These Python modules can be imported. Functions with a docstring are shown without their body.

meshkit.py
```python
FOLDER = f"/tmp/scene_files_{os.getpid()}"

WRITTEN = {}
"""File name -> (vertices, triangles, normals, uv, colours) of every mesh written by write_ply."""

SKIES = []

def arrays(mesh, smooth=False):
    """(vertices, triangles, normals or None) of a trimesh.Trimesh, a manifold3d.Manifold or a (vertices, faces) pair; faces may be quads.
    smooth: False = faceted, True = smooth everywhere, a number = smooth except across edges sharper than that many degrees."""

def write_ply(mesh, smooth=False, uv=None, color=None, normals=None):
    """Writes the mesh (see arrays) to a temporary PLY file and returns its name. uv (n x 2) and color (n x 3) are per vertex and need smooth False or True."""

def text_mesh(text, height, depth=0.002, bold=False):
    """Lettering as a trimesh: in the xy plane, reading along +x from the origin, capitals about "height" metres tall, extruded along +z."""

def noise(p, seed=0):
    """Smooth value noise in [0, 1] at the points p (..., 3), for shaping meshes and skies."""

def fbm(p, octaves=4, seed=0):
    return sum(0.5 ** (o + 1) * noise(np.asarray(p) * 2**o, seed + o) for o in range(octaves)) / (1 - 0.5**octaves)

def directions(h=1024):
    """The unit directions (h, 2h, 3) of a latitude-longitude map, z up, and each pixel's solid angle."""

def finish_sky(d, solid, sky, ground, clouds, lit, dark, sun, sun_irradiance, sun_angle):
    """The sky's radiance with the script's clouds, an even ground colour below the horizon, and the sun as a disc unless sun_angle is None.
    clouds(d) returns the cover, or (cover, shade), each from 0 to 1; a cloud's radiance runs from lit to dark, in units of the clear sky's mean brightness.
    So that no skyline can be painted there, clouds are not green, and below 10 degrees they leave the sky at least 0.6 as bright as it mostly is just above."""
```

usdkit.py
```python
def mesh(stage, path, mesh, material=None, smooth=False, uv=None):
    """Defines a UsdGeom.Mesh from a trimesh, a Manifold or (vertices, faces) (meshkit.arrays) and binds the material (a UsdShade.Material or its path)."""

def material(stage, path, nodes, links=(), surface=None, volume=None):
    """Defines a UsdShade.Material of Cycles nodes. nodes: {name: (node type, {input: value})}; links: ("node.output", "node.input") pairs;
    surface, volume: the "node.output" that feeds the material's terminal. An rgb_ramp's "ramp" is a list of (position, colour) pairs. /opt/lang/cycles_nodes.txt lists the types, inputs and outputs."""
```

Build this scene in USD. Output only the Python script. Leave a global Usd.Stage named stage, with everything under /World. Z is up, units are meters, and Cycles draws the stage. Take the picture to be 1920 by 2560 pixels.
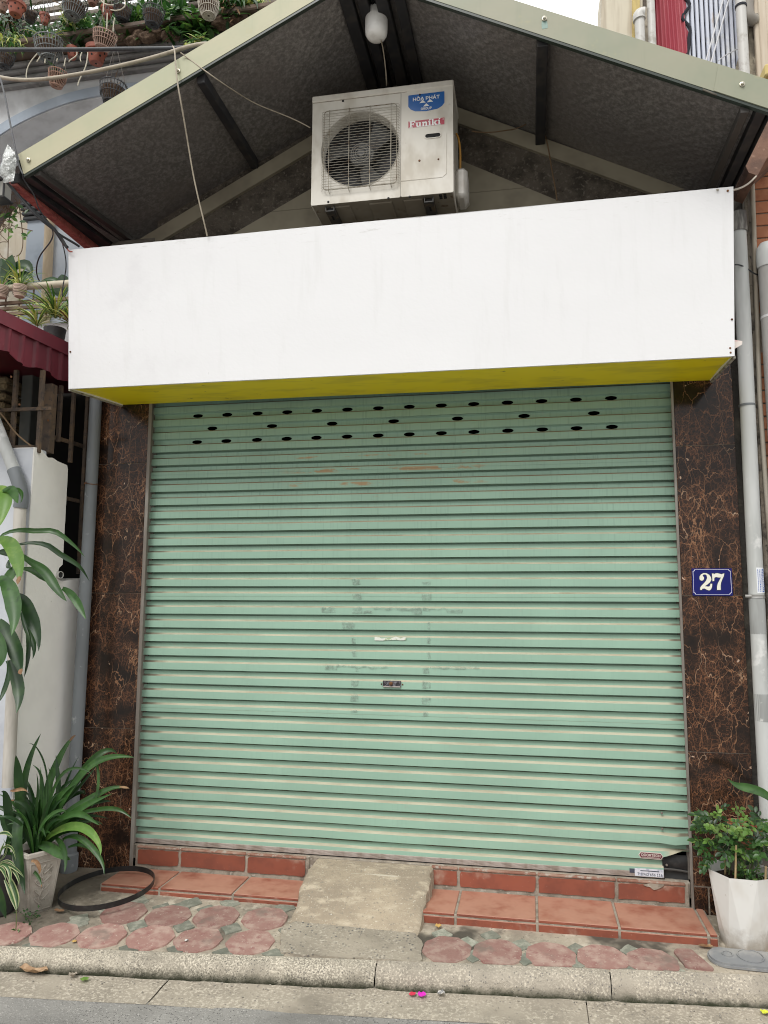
import math, random
import numpy as np, trimesh
import manifold3d as m3
from shapely.geometry import Polygon, Point, LineString, box as sbox
from shapely import affinity
import usdkit, meshkit
from pxr import Usd, UsdGeom, UsdLux, UsdShade, Gf, Sdf, Vt

rng = random.Random(7)
nrg = np.random.default_rng(7)
PI = math.pi
stage = Usd.Stage.CreateInMemory()
UsdGeom.SetStageUpAxis(stage, 'Z'); UsdGeom.SetStageMetersPerUnit(stage, 1.0)
UsdGeom.Xform.Define(stage, '/World'); UsdGeom.Scope.Define(stage, '/World/Looks')

# ------------------------------------------------------------------ camera, sky, sun, exposure
FOC, YAW, PITCH, ROLL = 1900.0, 0.188037, 0.119990, 0.0052777
EYE = np.array([2.111601, -3.959446, 1.200222])
EXPOSURE = 0.35
SUN_EL, SUN_AZ = math.radians(49), math.radians(197)      # azimuth from +y towards +x
SUN_I, SUN_ANGLE, SKY_I = 0.40, 22.0, 0.076
_cy, _sy, _cp, _sp = math.cos(YAW), math.sin(YAW), math.cos(PITCH), math.sin(PITCH)
FWD = np.array([-_sy*_cp, _cy*_cp, _sp]); _r0 = np.array([_cy, _sy, 0]); _u0 = np.cross(_r0, FWD)
RIGHT = math.cos(ROLL)*_r0 + math.sin(ROLL)*_u0; UP = -math.sin(ROLL)*_r0 + math.cos(ROLL)*_u0
cam = UsdGeom.Camera.Define(stage, '/World/camera')
cam.AddTransformOp().Set(Gf.Matrix4d(*[float(x) for row in ((*RIGHT, 0), (*UP, 0), (*(-FWD), 0), (*EYE, 1)) for x in row]))
cam.CreateHorizontalApertureAttr(36.0); cam.CreateVerticalApertureAttr(48.0)
cam.CreateFocalLengthAttr(36.0*FOC/1920); cam.CreateClippingRangeAttr(Gf.Vec2f(0.05, 2000)); cam.CreateExposureAttr(EXPOSURE)
sun_dir = np.array([math.sin(SUN_AZ)*math.cos(SUN_EL), math.cos(SUN_AZ)*math.cos(SUN_EL), math.sin(SUN_EL)])

def P3(*a): return np.array(a, float)

class S(str): pass
class G:
    """a small writer of Cycles node graphs"""
    def __init__(s): s.n, s.l = {}, []
    def __call__(s, kind, out=None, **inp):
        name = f"n{len(s.n)}_{kind}"
        lit = {}
        for k, v in inp.items():
            if isinstance(v, S): s.l.append((v, f"{name}.{k}"))
            else: lit[k] = v
        s.n[name] = (kind, lit)
        return S(f"{name}.{out}") if out else name
    def math(s, op, a, b=0.0, clamp=False): return s('math', 'value', math_type=op, value1=a, value2=b, use_clamp=clamp)
    def noise(s, vec, scale, detail=3, rough=.55, dist=0.0): return s('noise_texture', 'fac', vector=vec, scale=scale, detail=detail, roughness=rough, distortion=dist)
    def step(s, x, lo, hi): return s('map_range', 'result', range_type='smoothstep', value=x, from_min=lo, from_max=hi, to_min=0.0, to_max=1.0, clamp=True)
    def mix(s, fac, a, b, kind='mix'): return s('mix_color', 'result', blend_type=kind, fac=fac, a=a, b=b)
    def pos(s): return s('geometry', 'position')
    def xyz(s, v):
        n = s('separate_xyz', vector=v)
        return S(n+'.x'), S(n+'.y'), S(n+'.z')
    def scale(s, v, sc, loc=(0, 0, 0)): return s('mapping', 'vector', vector=v, scale=sc, location=loc)
    def bump(s, h, strength, dist=0.01): return s('bump', 'normal', height=h, strength=strength, distance=dist)
    def done(s, name, color, rough=.6, normal=None, **kw):
        inp = dict(base_color=color, roughness=rough, **kw)
        if normal: inp['normal'] = normal
        p = s('principled_bsdf', **inp)
        return usdkit.material(stage, '/World/Looks/'+name, s.n, s.l, surface=p+'.BSDF')

MATS = {}
def worn(name, base, layers=(), rough=.6, bump=None, rand=0.0, dust=None, metal=0.0, spec=.5, rvar=0.0, leaf=False, offs=False, foot=None, left_dirt_shade=False):
    """layers: (colour, noise scale or (sx,sy,sz), lo, hi); dust: (colour, lo, hi) on upward faces; bump: (scale, strength, distance)"""
    if name in MATS: return MATS[name]
    g = G(); p = g.pos(); c = tuple(base)
    if offs:
        r = g('object_info', 'random'); p = g('vector_math', 'vector', vector_math_type='add', math_type='add', vector1=p, vector2=g('combine_xyz', 'vector', x=g.math('multiply', r, 7.3), y=g.math('multiply', r, 3.1), z=g.math('multiply', r, 11.7)))
    for col, sc, lo, hi in layers:
        v = g.scale(p, sc) if isinstance(sc, tuple) else p
        f = g.noise(v, 1.0 if isinstance(sc, tuple) else sc, 4, .6)
        c = g.mix(g.step(f, lo, hi), c, tuple(col))
    if rand:
        r = g('object_info', 'random')
        c = g('hsv', 'color', color=c, value=g('map_range', 'result', value=r, from_min=0., from_max=1., to_min=1-rand, to_max=1+rand), hue=.5, saturation=1., fac=1.)
    if dust:
        nz = g.xyz(g('geometry', 'normal'))[2]
        f = g.step(nz, dust[1], dust[2])
        f = g.math('multiply', f, g.step(g.noise(p, 9., 4), .2, .6))
        c = g.mix(f, c, tuple(dust[0]))
    if left_dirt_shade:
        x_, y_, z_ = g.xyz(p); f = g.math('subtract', 1.0, g.step(g.math('add', x_, g.math('multiply', g.math('subtract', g.noise(p, 7., 5, .7), .5), .9)), -.15, .32))  # left end darkened: damp dirt, with contact shade painted in
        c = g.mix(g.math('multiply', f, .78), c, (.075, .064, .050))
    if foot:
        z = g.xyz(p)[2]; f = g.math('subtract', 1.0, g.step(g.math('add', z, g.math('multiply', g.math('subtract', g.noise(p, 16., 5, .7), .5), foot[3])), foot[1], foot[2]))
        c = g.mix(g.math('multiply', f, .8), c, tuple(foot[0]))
    nrm = None
    if bump: nrm = g.bump(g.noise(p, bump[0], 4, .6), bump[1], bump[2])
    ro = rough
    if rvar: ro = g('map_range', 'result', value=g.noise(p, 12., 3), from_min=.3, from_max=.7, to_min=rough-rvar, to_max=rough+rvar, clamp=True)
    if leaf:
        inp = dict(base_color=c, roughness=ro, specular_ior_level=spec)
        if nrm: inp['normal'] = nrm
        b = g('principled_bsdf', **inp)
        t = g('translucent_bsdf', color=g.mix(.5, c, tuple(x*1.6 for x in base)))
        mx = g('mix_closure', fac=.22, closure1=S(b+'.BSDF'), closure2=S(t+'.BSDF'))
        MATS[name] = usdkit.material(stage, '/World/Looks/'+name, g.n, g.l, surface=mx+'.closure')
    else:
        MATS[name] = g.done(name, c, ro, nrm, metallic=metal, specular_ior_level=spec)
    return MATS[name]

# sky: an overcast layer of cloud over the physical sky
g = G()
sk = g('sky_texture', 'color', sky_type='single_scattering', sun_disc=False, sun_elevation=SUN_EL, sun_rotation=SUN_AZ)
gen = g('texture_coordinate', 'generated')
cl = g.noise(g.scale(gen, (1.6, 1.6, 3.2)), 1.4, 4, .5)
cloud = g.mix(g.step(cl, .25, .75), (10.5, 10.6, 10.8), (14.0, 13.9, 13.6))
gz = g.xyz(gen)[2]
grad = g('map_range', 'result', value=gz, from_min=0.0, from_max=1.0, to_min=.50, to_max=1.80, clamp=True)
cloud = g('vector_math', 'vector', math_type='multiply', vector1=cloud, vector2=g('combine_xyz', 'vector', x=grad, y=grad, z=grad))
skc = g.mix(.93, sk, cloud)
for k in list(g.n):
    if g.n[k][0] == 'mix_color': g.n[k][1]['use_clamp'] = False; g.n[k][1]['use_clamp_result'] = False
bg = g('background_shader', color=skc, strength=SKY_I)
sky_mat = usdkit.material(stage, '/World/Looks/sky_air', g.n, g.l, surface=bg+'.background')
dome = UsdLux.DomeLight.Define(stage, '/World/sky')
UsdShade.MaterialBindingAPI.Apply(dome.GetPrim()).Bind(sky_mat)
dome.GetPrim().SetCustomDataByKey('kind', 'structure')
sun = UsdLux.DistantLight.Define(stage, '/World/sun')
sun.CreateIntensityAttr(SUN_I); sun.CreateAngleAttr(SUN_ANGLE); sun.CreateNormalizeAttr(True); sun.CreateColorAttr(Gf.Vec3f(1.0, .975, .94))
_z = sun_dir; _x = np.cross([0, 0, 1], _z); _x /= np.linalg.norm(_x); _y = np.cross(_z, _x)
sun.AddTransformOp().Set(Gf.Matrix4d(*[float(x) for row in ((*_x, 0), (*_y, 0), (*_z, 0), (0, 0, 0, 1)) for x in row]))

# ------------------------------------------------------------------ helpers
DK = 1920/1659
def ray(x, y):
    px, py = x*DK, y*DK
    return FWD*FOC + RIGHT*(px-960) - UP*(py-1280)
def at(x, y, Y=None, Z=None, X=None, pl=None):
    """the point of the scene on a given wall plane (Y), level (Z), side plane (X) or sloping plane pl=(normal, d)"""
    d = ray(x, y)
    if Y is not None: t = (Y-EYE[1])/d[1]
    elif Z is not None: t = (Z-EYE[2])/d[2]
    elif X is not None: t = (X-EYE[0])/d[0]
    else: t = (pl[1]-EYE@pl[0])/(d@pl[0])
    return EYE+t*d

used = {}
base_of = {}
def new_path(name, parent):
    root = str(parent.GetPath()) if parent else '/World'
    n = used.get((root, name), 0); used[(root, name)] = n+1
    return f"{root}/{name}" + (f"_{n:03d}" if n else "")
def tag(p, label=None, cat=None, group=None, kind=None):
    for k, v in (('label', label), ('category', cat), ('group', group), ('kind', kind)):
        if v: p.SetCustomDataByKey(k, v)
    return p
def thing(name, label=None, cat=None, base=(0, 0, 0), group=None, kind=None, parent=None):
    path = new_path(name, parent)
    x = UsdGeom.Xform.Define(stage, path)
    pb = base_of[str(parent.GetPath())] if parent else np.zeros(3)
    b = np.array(base, float) if parent is None else pb
    if parent is None: x.AddTranslateOp().Set(Gf.Vec3d(*map(float, b)))
    base_of[path] = b
    return tag(x.GetPrim(), label, cat, group, kind)
def obj(name, mesh, mat, parent=None, smooth=False, label=None, cat=None, group=None, kind=None):
    path = new_path(name, parent)
    if isinstance(mesh, MB): mesh = mesh.mesh()
    v, f, n = meshkit.arrays(mesh, smooth)
    b = np.zeros(3)
    if parent: b = base_of[str(parent.GetPath())]
    else: base_of[path] = b
    base_of[path] = b
    m = usdkit.mesh(stage, path, trimesh.Trimesh(v-b, f, process=False), mat, smooth=False)
    if n is not None:
        m.CreateNormalsAttr(Vt.Vec3fArray.FromNumpy(n.astype(np.float32))); m.SetNormalsInterpolation('vertex')
    return tag(m.GetPrim(), label, cat, group, kind)

class MB:
    def __init__(s): s.v, s.f, s.k = [], [], 0
    def add(s, v, f=None):
        if f is None:
            if hasattr(v, 'to_mesh'):
                mm = v.to_mesh(); v, f = mm.vert_properties[:, :3], mm.tri_verts
            else: v, f = v.vertices, v.faces
        v = np.asarray(v, float); f = np.asarray(f, int)
        if f.shape[1] == 4: f = np.vstack([f[:, [0, 1, 2]], f[:, [0, 2, 3]]])
        s.v.append(v); s.f.append(f+s.k); s.k += len(v); return s
    def mesh(s): return trimesh.Trimesh(np.vstack(s.v), np.vstack(s.f), process=False)

def cbox(lo, hi, c=.004):
    lo, hi = np.minimum(lo, hi).astype(float), np.maximum(lo, hi).astype(float)
    c = min(c, .3*float((hi-lo).min()))
    pts = []
    for sx in (0, 1):
        for sy in (0, 1):
            for sz in (0, 1):
                p = np.where([sx, sy, sz], hi, lo); d = np.where([sx, sy, sz], -1, 1)*c
                for k in range(3):
                    q = p.copy()
                    for j in range(3):
                        if j != k: q[j] += d[j]
                    pts.append(q)
    return trimesh.convex.convex_hull(np.array(pts))
def bar(a, b, w, h, up=(0, 0, 1), c=.0):
    """a square bar from a to b, w across and h along 'up'"""
    a, b = np.array(a, float), np.array(b, float); t = b-a; L = np.linalg.norm(t); t /= L
    u = np.array(up, float); u -= t*(u@t); u /= np.linalg.norm(u); s = np.cross(t, u)
    m = cbox((-w/2, 0, -h/2), (w/2, L, h/2), c) if c else trimesh.creation.box(bounds=[(-w/2, 0, -h/2), (w/2, L, h/2)])
    M = np.eye(4); M[:3, 0], M[:3, 1], M[:3, 2], M[:3, 3] = s, t, u, a
    m = m.copy(); m.apply_transform(M); 
    if np.linalg.det(M[:3, :3]) < 0: m.invert()
    return m
def spline(pts, n):
    pts = np.array(pts, float)
    if len(pts) == 2: return pts[0]+(pts[1]-pts[0])*np.linspace(0, 1, n)[:, None]
    from scipy.interpolate import CubicSpline
    t = np.r_[0, np.cumsum(np.maximum(np.linalg.norm(np.diff(pts, axis=0), axis=1), 1e-6)**.5)]
    return CubicSpline(t, pts)(np.linspace(0, t[-1], n))
def tube(path, r, sides=8, caps=True):
    path = np.array(path, float); n = len(path); r = np.broadcast_to(np.asarray(r, float), (n,))
    t = np.gradient(path, axis=0); t /= np.maximum(np.linalg.norm(t, axis=1, keepdims=True), 1e-9)
    u = np.cross(t[0], [0.13, .27, 1.0]); u /= np.linalg.norm(u)
    V = []
    for i in range(n):
        u = u-t[i]*(u@t[i]); u /= np.linalg.norm(u); w = np.cross(t[i], u)
        a = np.arange(sides)*2*PI/sides
        V.append(path[i]+r[i]*(np.cos(a)[:, None]*u+np.sin(a)[:, None]*w))
    F = []
    for i in range(n-1):
        for k in range(sides):
            a, b = i*sides+k, i*sides+(k+1) % sides
            F += [(a, b, b+sides), (a, b+sides, a+sides)]
    V = np.vstack(V)
    if caps:
        V = np.vstack([V, path[:1], path[-1:]]); c0, c1 = n*sides, n*sides+1
        for k in range(sides):
            F += [(c0, (k+1) % sides, k), (c1, (n-1)*sides+k, (n-1)*sides+(k+1) % sides)]
    return trimesh.Trimesh(V, F, process=False)
def lathe(profile, sides=24, center=(0, 0, 0), axis=None):
    pr = np.array(profile, float); n = len(pr); a = np.arange(sides)*2*PI/sides
    V = np.stack([pr[:, 0, None]*np.cos(a), pr[:, 0, None]*np.sin(a), np.repeat(pr[:, 1, None], sides, 1)], -1).reshape(-1, 3)
    F = []
    for i in range(n-1):
        for k in range(sides):
            x, y = i*sides+k, i*sides+(k+1) % sides
            F += [(x, y, y+sides), (x, y+sides, x+sides)]
    m = trimesh.Trimesh(V, F, process=False)
    if axis is not None: m.apply_transform(trimesh.geometry.align_vectors((0, 0, 1), axis))
    m.apply_translation(center); return m
def plate(poly, depth, frame):
    """extrudes a shapely polygon; frame maps local (x, y, z) to the scene as a 4x4"""
    ms = [trimesh.creation.extrude_polygon(q, depth, engine='earcut') for q in getattr(poly, 'geoms', [poly]) if q.area > 1e-9]
    m = trimesh.util.concatenate(ms); m.apply_transform(frame); return m
def wallframe(o, ax=(1, 0, 0), ay=(0, 0, 1)):
    """local x along ax, local y along ay, local z out of the wall towards the street"""
    ax, ay = np.array(ax, float), np.array(ay, float); az = np.cross(ax, ay)
    M = np.eye(4); M[:3, 0], M[:3, 1], M[:3, 2], M[:3, 3] = ax, ay, az, o; return M
def quadgrid(fn, us, vs):
    V = np.array([[fn(u, v) for u in us] for v in vs], float).reshape(-1, 3); n = len(us); F = []
    for j in range(len(vs)-1):
        for i in range(n-1):
            a = j*n+i; F += [(a, a+1, a+n+1), (a, a+n+1, a+n)]
    return trimesh.Trimesh(V, F, process=False)
def blade(path, width, hint, n=10, fold=.25, shape='strap'):
    """a strap leaf along path (already 3-D), folded along its midrib"""
    p = spline(path, n); t = np.gradient(p, axis=0); t /= np.linalg.norm(t, axis=1, keepdims=True)
    hint = np.array(hint, float); V = []
    s = np.linspace(0, 1, n)
    if shape == 'strap': w = np.minimum(np.minimum(.45+1.6*s, 1.0), (np.maximum(1-s, 0)*2.6)**.75)
    else: w = np.sin(PI*np.clip(s, 0, 1)**.8)**.8
    for i in range(n):
        sd = np.cross(t[i], hint); sd /= max(np.linalg.norm(sd), 1e-6); up = np.cross(sd, t[i])
        hw = max(width*w[i]/2, 4e-4)
        V += [p[i]-sd*hw+up*hw*fold, p[i]-sd*hw*.5+up*hw*fold*.35, p[i], p[i]+sd*hw*.5+up*hw*fold*.35, p[i]+sd*hw+up*hw*fold]
    F = []
    for i in range(n-1):
        for k in range(4):
            a = i*5+k; F += [(a, a+1, a+6), (a, a+6, a+5)]
    return trimesh.Trimesh(np.array(V), F, process=False)
def leaflet(base, d, up, L, W):
    """a small pointed leaf of six triangles"""
    d = np.array(d, float)/np.linalg.norm(d); s = np.cross(d, up); s /= max(np.linalg.norm(s), 1e-6); u = np.cross(s, d)
    b = np.array(base, float)
    V = [b, b+d*L*.35-s*W*.5+u*W*.12, b+d*L*.4-u*W*.04, b+d*L*.35+s*W*.5+u*W*.12, b+d*L*.75-s*W*.33, b+d*L*.75+s*W*.33, b+d*L-u*L*.08]
    F = [(0, 2, 1), (0, 3, 2), (1, 2, 4), (2, 3, 5), (2, 6, 4), (2, 5, 6)]
    return np.array(V), np.array(F)
def words_mesh(text, height, o, ax=(1, 0, 0), ay=(0, 0, 1), width=None, bold=True, depth=.001):
    m = meshkit.text_mesh(text, height, depth, bold)
    b = m.bounds
    m.apply_translation((-(b[0, 0]+b[1, 0])/2, -(b[0, 1]+b[1, 1])/2, 0))
    if width:
        k = width/(b[1, 0]-b[0, 0]); m.vertices[:, 0] *= k
    m.apply_transform(wallframe(o, ax, ay)); return m
def screw(c, r=.006, axis=(0, -1, 0)):
    return lathe([(0, -.002), (r, -.002), (r, .0), (r*.75, .003), (0, .004)], 10, c, axis)

def blob(poly_pts, jitter, n=40, seed=0):
    """a polygon with an irregular edge"""
    q = Polygon(poly_pts); L = q.exterior.length; pts = []
    for i in range(n):
        p = q.exterior.interpolate(L*i/n); a = meshkit.noise(np.array([p.x*40+seed*9.1, p.y*40, seed*1.7]))-.5
        b = meshkit.noise(np.array([p.x*40-5, p.y*40+seed*3.3, seed*.7+9]))-.5
        pts.append((p.x+a*jitter, p.y+b*jitter))
    r = Polygon(pts); return r if r.is_valid else r.buffer(0)

#==PART2==
# ------------------------------------------------------------------ ground
PAVE = (np.array([0, -.08, 1.0]), -.209)
def pz(y): return -.209+.08*y
ROADZ = -.345
def kback(x): return -.848+.1*(x+.145)
def kfront(x): return -.918+.1*(x+.09)
def gutter_edge(x): return -1.066+.096*(x-.017)

def aggregate(name, paste, pale, dark, scale=55, moss=None, strength=.5, pf=(.45, .62), df=(.62, .7)):
    g = G(); p = g.pos()
    wn = g.noise(p, 5., 4, .6)
    c = g.mix(g.step(wn, .3, .7), tuple(paste), tuple(x*.72 for x in paste))
    f1 = g.noise(p, scale, 3, .65)
    c = g.mix(g.math('multiply', g.step(f1, *pf), g.step(g.noise(p, 7., 3), .3, .55)), c, tuple(pale))
    v = g('voronoi_texture', vector=p, scale=scale*.9, feature='f1')
    vr = g.xyz(S(v+'.color'))[0]
    f2 = g.math('multiply', g.step(vr, *df), g.math('subtract', 1.0, g.step(S(v+'.distance'), .22, .42)))
    c = g.mix(g.math('multiply', f2, g.step(g.noise(p, 4., 2), .3, .6)), c, tuple(dark))
    if moss:
        z = g.xyz(p)[2]
        m = g.math('add', g.math('multiply', g.noise(p, 22., 4, .7), moss[3]), z)
        c = g.mix(g.math('subtract', 1.0, g.step(m, moss[1], moss[2])), c, tuple(moss[0]))
    c = g.mix(g.math('multiply', g.step(g.noise(p, 2.6, 5, .7), .50, .72), .55), c, tuple(x*.55 for x in paste))
    h = g.math('add', f1, g.math('multiply', f2, .5))
    return g.done(name, c, .88, g.bump(h, strength, .006), specular_ior_level=.25)
kerb_mat = aggregate('kerb_concrete', (.335, .30, .24), (.63, .57, .46), (.22, .205, .18), 150, ((.030, .032, .018), -.318, -.268, .05), .9, (.40, .66))
kerb_mat2 = aggregate('kerb_concrete_worn', (.36, .32, .26), (.58, .52, .42), (.22, .205, .185), 120, ((.030, .034, .018), -.320, -.276, .05), .7, (.46, .70), (.7, .78))
patch_mat = aggregate('rough_patch_concrete', (.36, .315, .25), (.50, .45, .37), (.10, .10, .10), 75, None, .6, (.5, .7), (.55, .62))
gutter_mat = aggregate('gutter_concrete', (.34, .30, .24), (.50, .45, .365), (.20, .18, .155), 85, None, .35, (.46, .68), (.8, .86))
asphalt_mat = aggregate('asphalt', (.28, .27, .25), (.50, .48, .45), (.09, .088, .085), 130, None, .6, (.58, .7), (.6, .7))
cement = worn('cement_dusty', (.37, .32, .25), [((.25, .215, .17), 5., .42, .64), ((.49, .435, .35), 16., .50, .70), ((.20, .175, .14), 60., .56, .70), ((.085, .075, .06), 2.6, .57, .68)], .9, (90, .5, .004), spec=.2, left_dirt_shade=True)
grout = worn('cement_grout', (.33, .285, .23), [((.20, .17, .135), 20., .45, .65), ((.43, .39, .33), 40., .55, .7)], .9, (120, .5, .003), spec=.2)
ramp_mat = worn('ramp_concrete', (.385, .318, .232), [((.29, .24, .178), 4., .38, .66), ((.47, .40, .30), (10, 24, 10), .48, .72), ((.24, .21, .165), 70., .56, .70), ((.56, .51, .41), 130., .60, .70), ((.50, .45, .36), (3, 60, 3), .66, .70), ((.74, .71, .64), 26., .72, .76), ((.15, .13, .105), 12., .68, .78)], .88, (60, .8, .006), spec=.25)
tile_red = worn('terracotta_tile', (.245, .072, .042), [((.19, .058, .036), 9., .4, .65), ((.36, .24, .18), 6., .58, .76), ((.43, .30, .23), 120., .66, .74)], .55, (60, .12, .002), rand=.10, dust=((.42, .21, .145), .3, .9), rvar=.12, spec=.4)
pav_red = worn('paver_red', (.285, .165, .140), [((.38, .27, .225), 13., .40, .66), ((.25, .125, .11), 30., .5, .7), ((.46, .37, .31), 60., .60, .72), ((.21, .155, .13), 5., .56, .72)], .85, (110, .5, .003), rand=.16, spec=.2)
pav_grey = worn('paver_grey', (.20, .205, .165), [((.31, .305, .25), 25., .42, .66), ((.145, .155, .125), 9., .5, .7)], .9, (100, .7, .004), rand=.25, spec=.2)

xs = np.linspace(-6, 9, 61)
road = quadgrid(lambda u, v: (u, (1-v)*(gutter_edge(u)+.004*math.sin(u*9)+.002*math.sin(u*31))+v*-14, ROADZ-.004), xs, np.linspace(0, 1, 20)**1.5)
road.vertices[:, 2] += 0
obj('road', road, asphalt_mat, kind='structure', label='grey asphalt road along the gutter')
apron = trimesh.Trimesh([(-60, -60, -.43), (60, -60, -.43), (60, 60, -.43), (-60, 60, -.43)], [(0, 1, 2), (0, 2, 3)], process=False)
obj('ground', apron, asphalt_mat, kind='structure')

obj('gutter_bed', quadgrid(lambda u, v: (u, kfront(u)*(1-v)+gutter_edge(u)*v, ROADZ-.012), xs, np.linspace(-2.5, 1.1, 5)), grout, kind='structure')
gut = thing('gutter', 'pale concrete gutter strip between the kerb and the asphalt', None, kind='structure')
for a, b in ((-6, -3.1), (-3.095, -1.1), (-1.095, .624), (.630, 2.302), (2.306, 3.4), (3.406, 9)):
    m = quadgrid(lambda u, v: (u, kfront(u)*(1-v)+gutter_edge(u)*v, ROADZ+.004-.006*v+.004*(meshkit.noise(np.array([u*5, v*3, 0.]))-.5)), np.linspace(a, b, 24), np.linspace(-.3, 1.15, 8))
    obj('gutter_slab', m, gutter_mat, gut, smooth=True)

kerb = thing('kerb', 'low rounded concrete kerb with mossy foot', None, kind='structure')
def kerb_prof(x, s):
    yb, yf = kback(x), kfront(x); zt = pz(yb)+.004
    prof = [(yb+.03, zt-.06), (yb, zt), (yb-.012, zt+.003), (yf+.036, zt-.010), (yf+.020, zt-.022), (yf+.008, zt-.042), (yf+.001, ROADZ+.012), (yf, ROADZ-.03)]
    return prof[s]
for i, (a, b, mm) in enumerate(((-6, -1.45, kerb_mat), (-1.447, 1.469, kerb_mat), (1.473, 2.402, kerb_mat2), (2.406, 9, kerb_mat2))):
    uu = np.linspace(a, b, max(24, int((b-a)*22)))
    def kf(u, s):
        y, z = kerb_prof(u, int(s))
        if 0 < s < 7:
            d = (meshkit.fbm(np.array([u*14, s*1.3, i*3.]), 3)-.5)*.016; y -= d; z += d*.6
            e = min(u-a, b-u); y += .012*max(0, 1-e/.03); z -= .006*max(0, 1-e/.03)
            if u > 2.55: z -= min((u-2.55)*.02, .02)*(s > 2)
        return (u, y, z)
    obj('kerb_stone', quadgrid(kf, uu, range(8)), mm, kerb, smooth=40)

pave = thing('pavement', 'narrow pavement of red octagon pavers and grey squares in cement', None, kind='structure')
base = quadgrid(lambda u, v: (u, kback(u)*(1-v)+.25*v-.006*(v == 0), pz(kback(u)*(1-v)+.25*v)-.003+.006*(meshkit.fbm(np.array([u*6, v*6, 2.]), 3)-.5)), np.linspace(-6, 9, 220), np.linspace(-.01, 1, 24))
obj('cement_bed', base, cement, pave, smooth=True)
def on_pave(x, y): return at(x, y, pl=PAVE)
def paver(c, r, sides, rot, mat, name, thick=.014, proud=.004, jit=.007, clip=None, wob=0):
    a = rot+np.arange(sides)*2*PI/sides
    q = Polygon([(c[0]+r*math.cos(t), c[1]+r*math.sin(t)) for t in a])
    if clip is not None: q = q.intersection(clip)
    if q.is_empty: return
    q = blob(list(q.exterior.coords), jit, 30, seed=c[0]*3+c[1])
    m = trimesh.creation.extrude_polygon(q, thick, engine='earcut')
    v = m.vertices.copy(); top = v[:, 2] > thick/2
    v[:, 2] = np.array([pz(y) for y in v[:, 1]])-thick+v[:, 2]+proud+wob
    v[top, :2] = c[:2]+(v[top, :2]-c[:2])*.975
    m.vertices = v; obj(name, m, mat, pave)
clipk = Polygon([(-3, kback(-3)+.006), (5, kback(5)+.006), (5, -.0), (-3, 0)])
OCT = [(14, 2018), (118, 2020), (220, 2022), (325, 2026), (428, 2031), (540, 2036), (160, 1968), (267, 1973), (363, 1980), (467, 1982), (572, 1985), (965, 2051), (1075, 2058), (1190, 2065), (1302, 2072), (1410, 2080)]
for k, (x, y) in enumerate(OCT):
    c = on_pave(x, y)
    if k == 6: continue
    paver(c, .1115, 8, PI/8+rng.uniform(-.04, .04)-.06, pav_red, 'paver', wob=rng.uniform(-.0015, .002), clip=clipk)
c = on_pave(1470, 2062); paver(c+P3(.05, -.03, 0), .10, 8, PI/8, pav_red, 'paver', clip=Polygon([(c[0]-.03, c[1]+.04), (c[0]+.0, c[1]-.1), (c[0]+.12, c[1]-.11), (c[0]+.05, c[1]+.05)]))
SQ = [(169, 1994), (296, 1999), (397, 2001), (500, 2006), (172, 1985), (350, 1962), (448, 1966), (497, 1951), (617, 1960), (625, 2010), (415, 1949), (388, 1959), (300, 1946), (230, 1960),
      (277, 2050), (382, 2051), (480, 2060), (590, 2062), (1010, 2036), (1127, 2041), (1246, 2050), (1060, 2022), (955, 2018), (1022, 2066), (1135, 2072), (1247, 2080), (1352, 2090), (1455, 2097), (1362, 2054), (70, 2044)]
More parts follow.
